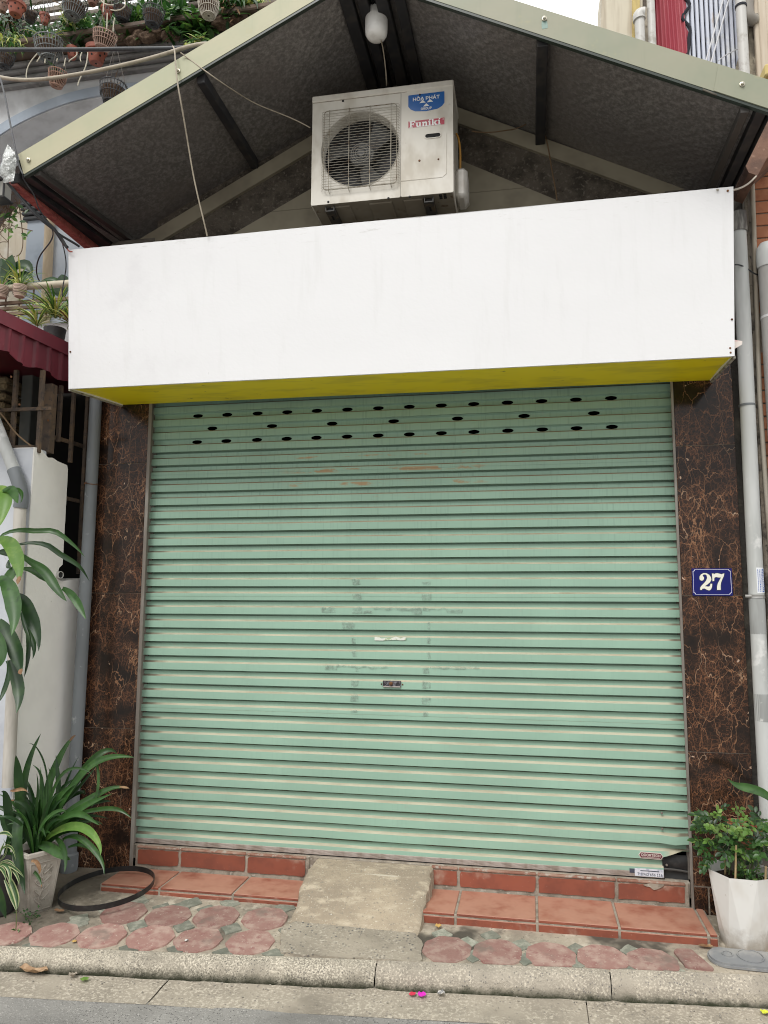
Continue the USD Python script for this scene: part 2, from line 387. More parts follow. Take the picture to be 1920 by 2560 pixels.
for k, (x, y) in enumerate(SQ):
    c = on_pave(x, y)
    paver(c, .056 if k < 14 else .05, 4, rng.uniform(-.1, .1), pav_grey, 'square_paver', proud=.002, jit=.008, clip=clipk)

# concrete ramp and the rough patch below it
def ramp_fn():
    tl, tr = at(680, 1850, Y=-.034), at(937, 1872, Y=-.034); bl, br = on_pave(624, 1994), on_pave(908, 2022)
    def f(u, v):
        a = tl*(1-v)+bl*v; b = tr*(1-v)+br*v; p = a*(1-u)+b*u
        z0 = -.0895*(1-v)+(pz(p[1])+.004)*v; z = z0+.010*math.sin(PI*v)+.008*(meshkit.fbm(np.array([u*5, v*6, 1.]), 4)-.5)
        e = min(u, 1-u)*.55
        wob = .045*(meshkit.fbm(np.array([v*7., u*3, 4.]), 4)-.5)
        z -= .010*max(0, 1-e/.02)**2
        return (p[0]+wob*(abs(u-.5)*2)**3, p[1], z)
    return f
rf = ramp_fn(); us = np.r_[0, .012, .03, np.linspace(.07, .93, 14), .97, .988, 1]; vs = np.linspace(0, 1, 16)
top = quadgrid(rf, us, vs); mb = MB().add(top)
for u in (0, 1):
    mb.add(quadgrid(lambda v, w: tuple(np.array(rf(u, v))*(1, 1, 1-w)+np.array([(.012 if u else -.012)*w+.008*(meshkit.noise(np.array([v*14, w*5, 3.+u]))-.5)*(w > 0), 0, w*-.33])), vs, np.linspace(0, 1, 5)))
mb.add(quadgrid(lambda u, w: tuple(np.array(rf(u, 1))*(1, 1, 1-w)+np.array([0, 0, w*-.33])), us, (0, 1)))
obj('ramp', mb, ramp_mat, smooth=40, label='worn pale concrete ramp up to the shutter, between the two red tiled steps', cat='ramp')
pp = [on_pave(*q)[:2] for q in ((612, 2004), (640, 1992), (900, 2018), (916, 2040), (912, 2082), (760, 2072), (604, 2060))]
q = blob(pp, .02, 46, 3)
m = trimesh.creation.extrude_polygon(q, .01, engine='earcut'); v = m.vertices.copy(); v[:, 2] = np.array([pz(y) for y in v[:, 1]])+v[:, 2]-.003; m.vertices = v
obj('concrete_patch', m, patch_mat, pave)

# tiled steps
def step_thing(label, x0, x1, yf, seams, riser_x, riser_seams, zt=-.1995):
    t = thing('tiled_step', label, 'step', base=(x0, -.03, -.2))
    mb = MB().add(cbox((x0, yf+.004, -.36), (x1, -.028, zt-.005), .003)).add(cbox((riser_x[0], -.0285, -.215), (riser_x[1], .03, -.0905), .003))
    obj('cement_core', mb, grout, t)
    xs_ = [x0+.002]+seams+[x1-.002]
    for a, b in zip(xs_[:-1], xs_[1:]):
        obj('tile', cbox((a+.006, yf+.002, zt-.012), (b-.006, -.047+rng.uniform(-.006, .004), zt+rng.uniform(-.001, .001)), .002), tile_red, t)
        z0 = pz(yf)
        if z0 < -.225 or a > .6:
            obj('tile', cbox((a+.006, yf, max(z0-.02, -.262)), (b-.006, yf+.008, zt-.0185), .0015), tile_red, t)
    rx = [riser_x[0]+.01]+riser_seams+[riser_x[1]-.014]
    for a, b in zip(rx[:-1], rx[1:]):
        zz = zt+.0155+rng.uniform(-.004, .004)
        q = blob([(a+.008, zz), (b-.008, zz), (b-.008, -.1065), (a+.008, -.1065)], .007, 44, a*5)
        obj('tile', plate(q, .008, wallframe((0, -.026, 0))), tile_red, t)
        obj('tile', cbox((a+.003, -.037, -.1005), (b-.003, .02, -.0895), .003), worn('sill_tile', (.32, .20, .15), [((.24, .12, .085), 14., .4, .6), ((.38, .33, .28), 30., .5, .65)], .8, (90, .4, .003), spec=.2), t)
    return t
ex = lambda x, y: float(at(x, y, Y=-.034)[0])
fx = lambda x, y: float(at(x, y, Z=-.2)[0])
t_left = step_thing('left red tiled doorstep, low and dusty, running out beside the black hoop', -.03, 1.04, -.284, [fx(345, 1917), fx(502, 1931)], (.02, .985), [ex(388, 1850), ex(532, 1865)])
t_right = step_thing('right red tiled doorstep with a free broken corner beside the white faceted pot', 1.60, 2.882, -.332, [fx(988, 1960), fx(1160, 1978), fx(1334, 1992), fx(1524, 2010)], (1.60, 2.822), [ex(990, 1890), ex(1160, 1905), ex(1332, 1920)], -.190)
# cement smear on the right riser
q = blob([(ex(1400, 1885), -.100), (ex(1432, 1889), -.100), (ex(1428, 1900), -.112), (ex(1415, 1907), -.128), (ex(1400, 1900), -.116), (ex(1388, 1890), -.106)], .02, 40, 5)
obj('cement_smear', plate(q, .004, wallframe((0, -.0345, 0))), grout, t_right)
# threshold under the shutter
obj('threshold', cbox((-.0, -.02, -.16), (2.83, .30, -.0885), .003), grout, kind='structure', label='cement threshold strip under the closed shutter')
#==PART3==
# ------------------------------------------------------------------ the shop: walls, marble piers, gable
def marble_mat():
    g = G(); p = g.pos(); r = g('object_info', 'random')
    off = g('combine_xyz', 'vector', x=g.math('multiply', r, 7.7), y=0., z=g.math('multiply', r, 13.3))
    p = g('vector_math', 'vector', math_type='add', vector1=p, vector2=off)
    p2 = g('vector_math', 'vector', math_type='multiply', vector1=p, vector2=(1., .0, 1.))
    def warp(v, sc, amt):
        n = g('noise_texture', 'color', vector=v, scale=sc, detail=3., roughness=.6)
        return g('vector_math', 'vector', math_type='add', vector1=v, vector2=g('vector_math', 'vector', math_type='multiply', vector1=g('vector_math', 'vector', math_type='subtract', vector1=n, vector2=(.5, .5, .5)), vector2=(amt, amt, amt)))
    def vein(sc, wsc, amt, lo, hi, nsc, nlo, nhi):
        d = g('voronoi_texture', 'distance', vector=warp(p2, wsc, amt), scale=sc, feature='distance_to_edge')
        f = g.math('subtract', 1.0, g.step(d, lo, hi))
        return g.math('multiply', f, g.step(g.noise(p2, nsc, 2), nlo, nhi))
    def long_vein(rot, sc, wsc, amt, hi, nsc, nlo, nhi):
        q = g('mapping', 'vector', vector=p2, rotation=(0., rot, 0.), scale=sc)
        d = g('voronoi_texture', 'distance', vector=warp(q, wsc, amt), scale=1.0, feature='distance_to_edge')
        return g.math('multiply', g.math('subtract', 1.0, g.step(d, 0.0, hi)), g.step(g.noise(p2, nsc, 2), nlo, nhi))
    c = g.mix(g.step(g.noise(p2, 6., 4, .65), .32, .7), (.0105, .0074, .0062), (.029, .0155, .0105))
    c = g.mix(g.math('multiply', g.step(g.noise(p2, 28., 5, .75), .52, .78), .5), c, (.075, .034, .018))
    c = g.mix(g.math('multiply', vein(62., 30., .05, .0, .10, 5., .42, .62), .5), c, (.14, .060, .030))
    c = g.mix(g.math('multiply', vein(36., 20., .08, .0, .06, 6., .42, .60), .65), c, (.20, .085, .042))
    c = g.mix(g.math('multiply', long_vein(.7, (24., 1., 11.), 2.2, .55, .034, 5., .42, .58), .75), c, (.22, .098, .048))
    c = g.mix(g.math('multiply', long_vein(-.6, (13., 1., 6.5), 1.6, .6, .016, 3.2, .45, .56), .85), c, (.30, .155, .082))
    c = g.mix(g.math('multiply', long_vein(.5, (7., 1., 3.4), 1.6, .7, .008, 3., .48, .54), .9), c, (.42, .27, .17))
    sp = g.math('multiply', g.step(g.noise(warp(p2, 40., .03), 26., 2, .5), .71, .74), 1.0)
    c = g.mix(sp, c, (.46, .32, .23))
    dust = g.noise(p2, 3., 4)
    return g.done('marble', c, g('map_range', 'result', value=dust, from_min=.3, from_max=.7, to_min=.09, to_max=.22, clamp=True), specular_ior_level=.34)
marble = marble_mat()
plaster_dark = worn('dark_rough_plaster', (.125, .108, .088), [((.065, .056, .046), 8., .42, .64), ((.20, .175, .145), 45., .52, .7), ((.04, .036, .03), 28., .62, .74)], .95, (55, 1.0, .014), spec=.1)
wall_dark = worn('interior_dark', (.03, .03, .03), [], .9, spec=.1)  # near black: unlit insides and openings are put into the colour
board_beige = worn('beige_board', (.30, .27, .20), [((.22, .195, .145), 4., .4, .7)], .7, (30, .1, .002), spec=.3)
trim_metal = worn('guide_rail_metal', (.20, .175, .15), [((.30, .28, .25), (8, 8, 2.), .5, .7), ((.09, .07, .055), (20, 20, 4.), .6, .75)], .5, metal=.3)
render_grey = worn('grey_render', (.17, .155, .13), [((.09, .08, .065), 5., .42, .62)], .9, (60, .6, .006), spec=.2)

shop = thing('shop_building', 'closed narrow shopfront with dark marble piers and a gable under the green-edged canopy', 'building', base=(1.41, 0, -.2))
SL = .512; RX = 1.415; RZ = 4.14
def roofz(x, y=0.0):
    return RZ-abs(x-RX)*(.469 if x < RX else .527)
# structure behind
for a, b in ((-.31, -.024), (2.842, 3.115)): obj('pier_core', cbox((a, -.026, -.4), (b, 1.2, 3.34), .002), render_grey, shop)
gab = Polygon([(-.024, 2.36), (2.842, 2.36), (2.842, roofz(2.842)+.10), (RX, RZ+.1), (-.024, roofz(-.024)+.10)])
obj('gable_wall', plate(gab, .05, wallframe((0, .05, 0))), plaster_dark, shop)
mb = MB().add(cbox((-.02, .9, -.3), (2.84, .95, 2.4), .002)).add(cbox((-.02, .06, 2.34), (2.84, .95, 2.36), .001)).add(cbox((-.022, .06, -.3), (-.018, .95, 2.4), .001)).add(cbox((2.836, .06, -.3), (2.84, .95, 2.4), .001))
obj('interior_wall', mb, wall_dark, shop)
obj('back_block', cbox((-.31, 1.25, -.4), (3.115, 6, 4.0), .01), render_grey, shop)
for sx, zl in ((0, [-.31, .517, 1.251, 1.984, 2.72, 3.3]), (1, [-.09, .04, .513, 1.247, 1.984, 2.72, 3.3])):
    x0, x1 = (-.305, -.001) if sx == 0 else (2.8395, 3.116)
    for a, b in zip(zl[:-1], zl[1:]):
        obj('marble_panel', cbox((x0, -.05+rng.uniform(-.0006, .0006), a+.0012), (x1, -.0245, b-.0012), .0012), marble, shop)
obj('marble_panel', cbox((2.8395, -.0505, -.34), (2.899, -.0255, -.0955), .0012), marble, shop)
obj('marble_panel', cbox((2.907, -.0495, -.34), (3.116, -.0255, -.0965), .0012), marble, shop)
for a, b in ((-.3045, -.0015), (2.84, 3.1155)): obj('mortar', cbox((a, -.0465, -.33), (b, -.025, 3.3), .001), grout, shop)
# beige lower triangle of boards and the trim strips under the roof
tri = Polygon([(.10, 2.9), (.10, 3.149), (1.45, 3.82), (2.70, 3.13), (2.70, 2.9)])
for a, b in ((2.90, 3.205), (3.207, 3.44), (3.442, 3.85)):
    obj('gable_board', plate(tri.intersection(sbox(-1, a, 4, b)), .012, wallframe((0, .002, 0))), board_beige, shop)
for s in (-1, 1):
    q = Polygon([(RX, RZ-.012), (RX+s*1.70, RZ-.012-SL*1.70), (RX+s*1.70, RZ-.105-SL*1.70), (RX, RZ-.105)])
    obj('eave_trim', plate(q if s > 0 else Polygon(list(q.exterior.coords)[::-1]), .025, wallframe((0, .002, 0))), board_beige, shop, label='beige sloping trim under the '+('right' if s > 0 else 'left')+' roof slope')

# ------------------------------------------------------------------ roller shutter
def shutter_mat(name, base, rust=True):
    g = G(); p = g.pos(); x, y, z = g.xyz(p)
    c = g.mix(g.step(g.noise(p, 1.7, 3), .35, .65), tuple(base), tuple(v*.90 for v in base))
    st = g.noise(g.scale(p, (70., 70., 1.6)), 1.0, 4, .65)
    upper = g.step(z, .9, 2.1)
    c = g.mix(g.math('multiply', g.step(st, .50, .72), g('map_range', 'result', value=upper, from_min=0., from_max=1., to_min=.12, to_max=.55)), c, tuple(v*.62 for v in base))
    c = g.mix(g.math('multiply', g.step(g.noise(p, 26., 5, .7), .58, .75), .35), c, (.33, .33, .27))
    nz = g.xyz(g('geometry', 'normal'))[2]
    up = g.step(nz, .12, .42)
    dn = g.noise(g.scale(p, (3., 3., 30.)), 1.0, 5, .7)
    dcol = g.mix(g.step(dn, .40, .66), (.47, .43, .32), (.30, .25, .17))
    dcol = g.mix(g.step(z, .75, 1.5), g.mix(.35, dcol, (.58, .53, .40)), dcol)
    dcol = g.mix(g.step(z, 1.35, 1.9), dcol, (.27, .20, .14))
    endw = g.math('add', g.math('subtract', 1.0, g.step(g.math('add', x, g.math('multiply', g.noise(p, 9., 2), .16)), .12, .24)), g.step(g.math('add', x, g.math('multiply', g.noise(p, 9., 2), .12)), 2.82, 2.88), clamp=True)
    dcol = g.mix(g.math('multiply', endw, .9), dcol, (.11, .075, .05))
    c = g.mix(g.math('multiply', up, .92), c, dcol)
    # grime creeping above each ledge
    c = g.mix(g.math('multiply', g.step(dn, .62, .78), .25), c, (.40, .36, .26))
    if rust:
        for zc, w, thr in ((1.919, .014, .55), (1.843, .014, .60), (1.995, .008, .58), (1.767, .010, .66)):
            band = g.math('subtract', 1.0, g.step(g.math('absolute', g.math('subtract', z, zc)), w*.4, w))
            xin = g.math('multiply', g.step(x, .75, .9), g.math('subtract', 1.0, g.step(x, 1.7, 2.1)))
            rn = g.step(g.noise(g.scale(p, (5., 5., 16.)), 1.0, 4, .7), thr-.08, thr+.02)
            c = g.mix(g.math('multiply', g.math('multiply', g.math('multiply', band, .75), xin), rn), c, (.40, .20, .075))
    nrm = g.bump(g.noise(g.scale(p, (4., 4., 14.)), 1.0, 3, .5), .25, .004)
    ro = g.mix(up, (.38, .38, .38), (.85, .85, .85))
    return g.done(name, c, g.xyz(ro)[0], nrm, specular_ior_level=.4)
PAINT = (.288, .446, .346)
green = shutter_mat('shutter_paint', PAINT)
shut = thing('roller_shutter', 'closed pale green ribbed roller shutter with rows of oval vent holes at the top', 'shutter', base=(1.41, 0, -.085))
PIT = .076
XA, XB = -.015, 2.836
def rib_profile(z0, top_z, seam=False, plain=False):
    T = .0014
    f = [(0, 0), (0, .036)] if not seam else [(0, 0), (0, .0185), (.0014, .0187), (.0014, .0203), (0, .0205), (0, .036)]
    f += [(.0012, .0380), (.0165, .0435), (.0190, .0460), (.0195, .0662), (.0330, .0668), (.0335, .0752), (.0020, .0757), (.0010, .076)]
    if plain: f = f[:-5]+[(.0195, .0700), (.0175, .0722), (.0020, .0757), (.0010, .076)]
    return f, T
def slat_mesh(z0, holes=(), seam=False, x1=XB, zc=(0, .076), bend=None, seed=0):
    f, T = rib_profile(z0, z0+PIT, seam, bool(holes))
    f = ([(0, zc[0])] if zc[0] > 0 else [])+[(y, z) for y, z in f if zc[0]-1e-6 <= z <= zc[1]+1e-6]
    nx = 40 if not bend else 90
    xs_ = np.linspace(XA, x1, nx)
    pr = [(y, z) for y, z in f]+[(y+T, z) for y, z in f[::-1]]; n = len(pr)
    V, F = [], []
    for i, x in enumerate(xs_):
        dy = .0036*(meshkit.fbm(np.array([x*2.2, seed*1.3, .5]), 3)-.5); dz = .0030*(meshkit.fbm(np.array([x*1.6, seed*2.1, 7.]), 3)-.5)
        if seed >= 27: dy += .004*(meshkit.fbm(np.array([x*5, seed*1.3, 3.]), 2)-.5); dz += .004*(meshkit.fbm(np.array([x*4, seed*1.1, 9.]), 2)-.5)
        for y, z in pr:
            b = (0, 0)
            if bend: b = bend(x, z)
            V.append((x, y+dy*(1 if y < .01 else .4)+b[0], z0+z+dz+b[1]))
    for i in range(nx-1):
        for k in range(n):
            a, b = i*n+k, i*n+(k+1) % n; F += [(a, b, b+n), (a, b+n, a+n)]
    for i0, fl in ((0, 1), ((nx-1)*n, 0)):
        for k in range(1, n-1): pass
    h = len(f)
    for i0, fl in ((0, 0), ((nx-1)*n, 1)):
        for k in range(h-1):
            a, b, c_, d = i0+k, i0+k+1, i0+n-2-k, i0+n-1-k
            F += [(a, c_, b), (a, d, c_)] if not fl else [(a, b, c_), (a, c_, d)]
    m = trimesh.Trimesh(np.array(V), np.array(F), process=False)
    if holes:
        mm = m3.Manifold(m3.Mesh(m.vertices.astype(np.float32), m.faces.astype(np.uint32)))
        cs = []
        for hx, hz in holes:
            el = m3.Manifold.cylinder(.08, 1.0, 1.0, 28, True).scale((.0300, .0112, 1)).rotate((90, 0, 0)).translate((hx, 0, hz)); cs.append(el)
        r_ = mm-m3.Manifold.batch_boolean(cs, m3.OpType.Add)
        if r_.num_tri() > 50: return r_
    return m
HZ = [2.263, 2.187, 2.1105]
hole_rows = {-0: [float(at(x, 896-.0448*(x-427), Y=.0145)[0]) for x in (427, 490, 556, 620, 684, 750, 817, 884, 953, 1023, 1096, 1170, 1244, 1320)],
             1: [float(at(x, 923-.041*(x-458), Y=.0145)[0]) for x in (458, 587, 717, 850, 988, 1132, 1283)]}
hole_rows[2] = hole_rows[0]
def bend29(x, z):
    t = min(max((x-2.66)/.15, 0), 1); k = max(0, 1-z/.04)
    return (-.016*t**1.5*k+.006*t, .052*t**1.6*k)
def bend28(x, z):
    t = math.exp(-((x-2.77)/.035)**2); return (-.010*t*(z < .04), -.004*t)
for n in range(-1, 30):
    z0 = (29-n)*PIT
    hs = ()
    if n in (0, 1, 2): hs = [(x, z0+.0568) for x in hole_rows[n]]
    bd = bend29 if n == 29 else bend28 if n == 28 else None
    obj('slat', slat_mesh(z0, hs, n in (4, 13, 21), bend=bd, seed=n), green, shut, smooth=35)
XC = float(at(1434, 1880, Y=0)[0])
obj('slat', slat_mesh(-PIT, (), False, x1=XC, zc=(.017, .076), seed=31), green, shut, smooth=35)
alu = worn('aluminium_rail', (.42, .36, .32), [((.30, .24, .20), (12, 12, 3), .45, .65)], .45, metal=.35)
mb = MB()
for k in range(6): mb.add(cbox((XA, -.004+.0003*(k % 2), -.0815+k*.0038), (XC-.0, .012, -.0815+k*.0038+.003), .0006))
mb.add(cbox((XA, -.001, -.0835), (XC-.001, .011, -.0585), .0005))
obj('bottom_rail', mb, alu, shut)
rub = worn('black_rubber', (.012, .012, .012), [((.035, .034, .032), 18., .5, .7)], .55)
obj('rubber_seal', cbox((XA, .001, -.0893), (XC+.004, .008, -.0825), .001), rub, shut)
flap = quadgrid(lambda u, v: (XC-.004+(2.83-XC)*u, .016+.004*math.sin(v*7)+.003*math.sin(u*5), -.0885+v*.11), np.linspace(0, 1, 10), np.linspace(0, 1, 14))
obj('rubber_flap', flap, rub, shut, smooth=True)
obj('flap_crease', tube(spline([(XC+.0, .006, -.042), (XC+.06, .010, -.045), (2.826, .011, -.051)], 8), .005, 6), worn('rubber_dusty', (.07, .066, .06), [], .8), shut)
for a, b in ((.0, .019), (2.826, 2.8385)):
    mb = MB().add(cbox((a, -.052, -.2 if a < 1 else -.22), (b, -.046, 2.6), .0012))
    xx = a-.0005 if a < 1 else b-.004
    mb.add(cbox((a if a < 1 else b-.003, -.047, -.088), (a+.003 if a < 1 else b, .03, 2.6), .0008)); mb.add(cbox((a, .022, -.088), (b, .03, 2.6), .0008))
    mb.add(cbox((a-.03 if a < 1 else a, .026, -.088), (b if a < 1 else b+.03, .034, 2.6), .0008))
    obj('guide_rail', mb, trim_metal, shut)
# lock
lo, hi = at(827, 1484, Y=-.006), at(866, 1471, Y=-.006)
steel_old = worn('old_steel', (.16, .15, .16), [((.05, .045, .05), 60., .45, .6), ((.28, .27, .30), 90., .55, .65)], .4, metal=.7)
lk = obj('lock_plate', cbox((lo[0], -.008, lo[2]), (hi[0], .001, hi[2]), .0015), steel_old, shut)
rustm = worn('rust', (.20, .085, .03), [((.09, .04, .02), 60., .4, .6)], .75, metal=.2)
cx, cz = (lo[0]+hi[0])/2-.004, (lo[2]+hi[2])/2+.002
obj('keyhole', lathe([(0, .012), (.006, .012), (.009, .010), (.0095, 0)], 14, (cx, -.008, cz), (0, -1, 0)), rustm, lk, smooth=40)
obj('print', words_mesh('15', .008, (hi[0]-.014, -.0083, cz-.003), bold=False, depth=.0004), rub, lk)
obj('bottom_lip', cbox((lo[0]+.002, -.011, lo[2]), (hi[0]-.002, -.007, lo[2]+.006), .001), worn('pale_steel', (.42, .38, .36), [], .4, metal=.5), lk)
for dx in (-.008, hi[0]-lo[0]+.008): obj('screw', screw((lo[0]+dx, -.001, cz-.004), .004), rustm, lk)
# rivets
for (x, y) in ((1430, 1757), (1431, 1791), (1441, 1870)):
    p = at(x, y, Y=0.0); obj('rivet', screw((p[0], p[1]+.004 if y != 1870 else .008, p[2]), .006), trim_metal, shut)
# name plate and sticker
a, b = at(1379, 1843, Y=-.002), at(1433, 1854, Y=-.002); w, h = b[0]-a[0], .030; cx, cz = (a[0]+b[0])/2, (a[2]+b[2])/2
maroon = worn('maroon_plate', (.13, .028, .04), [], .4); cream = worn('cream_print', (.62, .56, .50), [], .5)
hexa = lambda w, h: Polygon([(-w/2, 0), (-w/2+h*.35, h/2), (w/2-h*.35, h/2), (w/2, 0), (w/2-h*.35, -h/2), (-w/2+h*.35, -h/2)])
rtilt = -.02
pl_ = obj('name_plate', plate(hexa(w, h), .0016, wallframe((cx, -.0005, cz), (1, 0, rtilt), (0, 0, 1))), cream, shut, label='small maroon maker plate')
obj('plate_face', plate(hexa(w-.007, h-.006), .0008, wallframe((cx, -.0021, cz), (1, 0, rtilt), (0, 0, 1))), maroon, pl_)
obj('lettering', words_mesh('DOORTECH', .011, (cx, -.0029, cz+.002), (1, 0, rtilt), width=w*.76), cream, pl_)
obj('underline', plate(sbox(-w*.36, -.0008, w*.36, .0008), .0006, wallframe((cx, -.0029, cz-.0085), (1, 0, rtilt))), cream, pl_)
a, b = at(1366, 1896, Y=-.005), at(1436, 1878, Y=-.005)
stk = obj('paper_sticker', cbox((a[0]+.012, -.0052, -.079), (XC-.002, -.0044, -.0435), .0002), worn('sticker_paper', (.62, .63, .68), [((.40, .42, .50), 50., .5, .65), ((.12, .12, .14), 130., .66, .72)], .6), shut, label='torn pale sticker on the bottom rail')
ink = worn('dark_ink', (.05, .055, .08), [], .7)
obj('print', words_mesh('T: 0962 656 116', .012, ((a[0]+XC)/2+.008, -.0053, -.069), width=(XC-a[0])*.78, depth=.0003), ink, stk)
obj('print', plate(sbox(-.035, -.002, .05, .002), .0003, wallframe(((a[0]+XC)/2, -.0053, -.0535))), ink, stk)
obj('dark_end', cbox((a[0]-.012, -.0050, -.066), (a[0]+.013, -.0042, -.047), .0002), ink, stk)
# marks left by tape and posters on the raised faces
def tape_mat():
    g = G(); p = g.pos()
    n = g.noise(p, 110., 5, .75); c = g.mix(g.step(n, .4, .65), (.19, .255, .205), (.26, .345, .28))
    b = g('principled_bsdf', base_color=c, roughness=.7)
    al = g.math('multiply', g.step(g.noise(p, 48., 5, .75), .30, .74), .55)
    mx = g('mix_closure', fac=al, closure1=S(g('transparent_bsdf')+'.BSDF'), closure2=S(b+'.BSDF'))
    return usdkit.material(stage, '/World/Looks/tape_mark', g.n, g.l, surface=mx+'.closure')
tape = tape_mat(); paper = worn('paper_scrap', (.66, .68, .62), [((.36, .45, .28), 40., .5, .6)], .8)
CR = lambda cx, cy: ((700+cx/2.765)/DK, (1400+cy/2.765)/DK)
def mark(x0, y0, x1, y1, mt, nm, jit=.012, seed=0, kk=[0]):
    kk[0] += 1
    P = [at(*CR(x, y), Y=-.0016) for x, y in ((x0, y0), (x1, y0), (x1, y1), (x0, y1))]
    q = blob([(p[0], p[2]) for p in P], jit, 60, seed)
    obj(nm, plate(q, .0003, wallframe((0, -.0030-.0004*(kk[0] % 5), 0))), mt, shut)
for k, r_ in enumerate(((495, 128, 552, 170), (985, 148, 1038, 172), (500, 232, 562, 268), (985, 235, 1042, 275), (285, 326, 382, 361), (500, 326, 570, 370), (575, 350, 640, 368), (640, 328, 980, 345), (912, 332, 980, 375), (990, 332, 1040, 353), (1040, 335, 1160, 342), (1150, 346, 1260, 365), (1021, 430, 1038, 476), (430, 430, 515, 468), (500, 540, 525, 572), (1018, 532, 1037, 577), (499, 625, 522, 667), (1018, 636, 1037, 681), (310, 727, 395, 757), (385, 727, 522, 743), (520, 738, 745, 748), (525, 757, 545, 772), (985, 745, 1032, 786), (1040, 738, 1380, 750), (492, 828, 541, 874), (985, 840, 1038, 887), (490, 930, 539, 978), (985, 946, 1041, 993), (488, 1035, 530, 1052), (990, 1050, 1030, 1077))):
    mark(*r_, tape, 'tape_mark', .011, k)
mark(650, 536, 872, 556, paper, 'paper_scrap', .010, 50)
#==PART4==
# ------------------------------------------------------------------ blank sign box
def white_sign():
    g = G(); p = g.pos(); x, y, z = g.xyz(p)
    c = (.765, .765, .77)
    st = g.noise(g.scale(p, (16., 16., 1.1)), 1.0, 4, .65)
    c = g.mix(g.math('multiply', g.step(st, .52, .75), .22), c, (.62, .62, .60))
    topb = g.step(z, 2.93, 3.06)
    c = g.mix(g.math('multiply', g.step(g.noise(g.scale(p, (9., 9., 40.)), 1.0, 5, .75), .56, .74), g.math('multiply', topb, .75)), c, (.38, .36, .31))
    lft = g.math('subtract', 1.0, g.step(x, -.2, .9))
    c = g.mix(g.math('multiply', g.step(g.noise(p, 3.5, 5, .7), .48, .72), g.math('multiply', lft, .35)), c, (.60, .585, .60))
    c = g.mix(g.step(g.noise(p, 42., 3, .6), .755, .80), c, (.35, .34, .31))
    h = g.math('add', g.noise(p, 55., 4, .6), g.math('multiply', g.noise(g.scale(p, (.9, 9., 2.)), 1.0, 2), 6.0))
    return g.done('white_sign_paint', c, .55, g.bump(h, .16, .004), specular_ior_level=.4)
wsign = white_sign()
ysoff = worn('yellow_soffit', (.84, .70, .010), [((.66, .55, .02), (3, 9, 9), .45, .68), ((.16, .13, .03), (14, 14, 14), .66, .78)], .45, (14, .15, .004), spec=.4)
sgn = thing('sign_box', 'long blank white sign box with yellow underside above the shutter', 'sign', base=(1.4, -.05, 2.305))
bl, br, tl, tr = at(148, 840, Y=-.48), at(1587, 769, Y=-.48), at(148, 540, Y=-.55), at(1584, 403, Y=-.55)
def sg(u, v, d=0.0):
    return tuple((bl*(1-u)+br*u)*(1-v)+(tl*(1-u)+tr*u)*v+np.array([0, d, 0]))
front = MB().add(quadgrid(lambda u, v: np.array(sg(u, v))+np.array([0, .006*(meshkit.fbm(np.array([u*5, v*2, 3.]), 3)-.5), 0]), np.linspace(0, 1, 60), np.linspace(0, 1, 20)))
edge = [(0, 0), (1, 0), (1, 1), (0, 1)]
V = [sg(*e) for e in edge]+[sg(*e, d=.012) for e in edge]
front.add(trimesh.Trimesh(V, [(0, 4, 5), (0, 5, 1), (1, 5, 6), (1, 6, 2), (2, 6, 7), (2, 7, 3), (3, 7, 4), (3, 4, 0), (4, 7, 6), (4, 6, 5)], process=False))
obj('front_panel', front, wsign, sgn, smooth=20)
kl, kr = at(263, 876, Y=-.052), at(1537, 823, Y=-.052)
def soff(u, v):
    a = np.array(sg(u, 0, .0125)); b = kl*(1-u)+kr*u
    p = a*(1-v)+b*v; p[2] += .012*(1-v)*0+.006*math.sin(PI*v)+.004*(meshkit.fbm(np.array([u*7, v*2, 1.]), 3)-.5)+.004; return p
so = quadgrid(soff, np.linspace(0, 1, 50), np.linspace(0, 1, 8)); so2 = quadgrid(lambda u, v: soff(u, v)+np.array([0, 0, .006]), np.linspace(0, 1, 50), np.linspace(0, 1, 8)); so.invert()
obj('soffit', MB().add(so).add(so2), ysoff, sgn, smooth=True, label='yellow painted underside')
edge_m = worn('sign_edge', (.34, .32, .27), [((.12, .10, .08), 25., .5, .65)], .6)
for u in (0, 1):
    a0, a1 = np.array(sg(u, 0, .012)), np.array(sg(u, 1, .012)); k = kl if u == 0 else kr
    k1 = k+np.array([0, 0, .72]); o = np.array([.008 if u == 0 else -.008, 0, 0])
    V = [a0, k, k1, a1, a0+o, k+o, k1+o, a1+o]
    F = [(0, 1, 2), (0, 2, 3), (4, 6, 5), (4, 7, 6), (0, 4, 5), (0, 5, 1), (1, 5, 6), (1, 6, 2), (2, 6, 7), (2, 7, 3), (3, 7, 4), (3, 4, 0)]
    m = trimesh.Trimesh(np.array(V)-o*.0, F, process=False)
    if u == 0: m.invert()
    obj('side_panel', m, wsign, sgn)
    obj('edge_angle', bar(a0+(0, -.003, -.002), k+(0, 0, -.002), .012, .012), edge_m, sgn)
m = quadgrid(lambda u, v: tuple(np.array(sg(u, 1, .012))*(1-v)+(np.array(sg(u, 1))*[1, 0, 1]+[0, -.06, -.02])*v+np.array([0, 0, -.004])), np.linspace(0, 1, 4), (0, 1))
obj('top_panel', m, render_grey, sgn)
for x, y in ((1581, 690), (1577, 752), (1578, 762), (1572, 412), (152, 760)):
    p = at(x, y, Y=-.5); p = at(x, y, Y=-.48-.07*(p[2]-2.3)/.75); obj('screw', screw(p+(0, -.001, 0), .005), rustm, sgn)
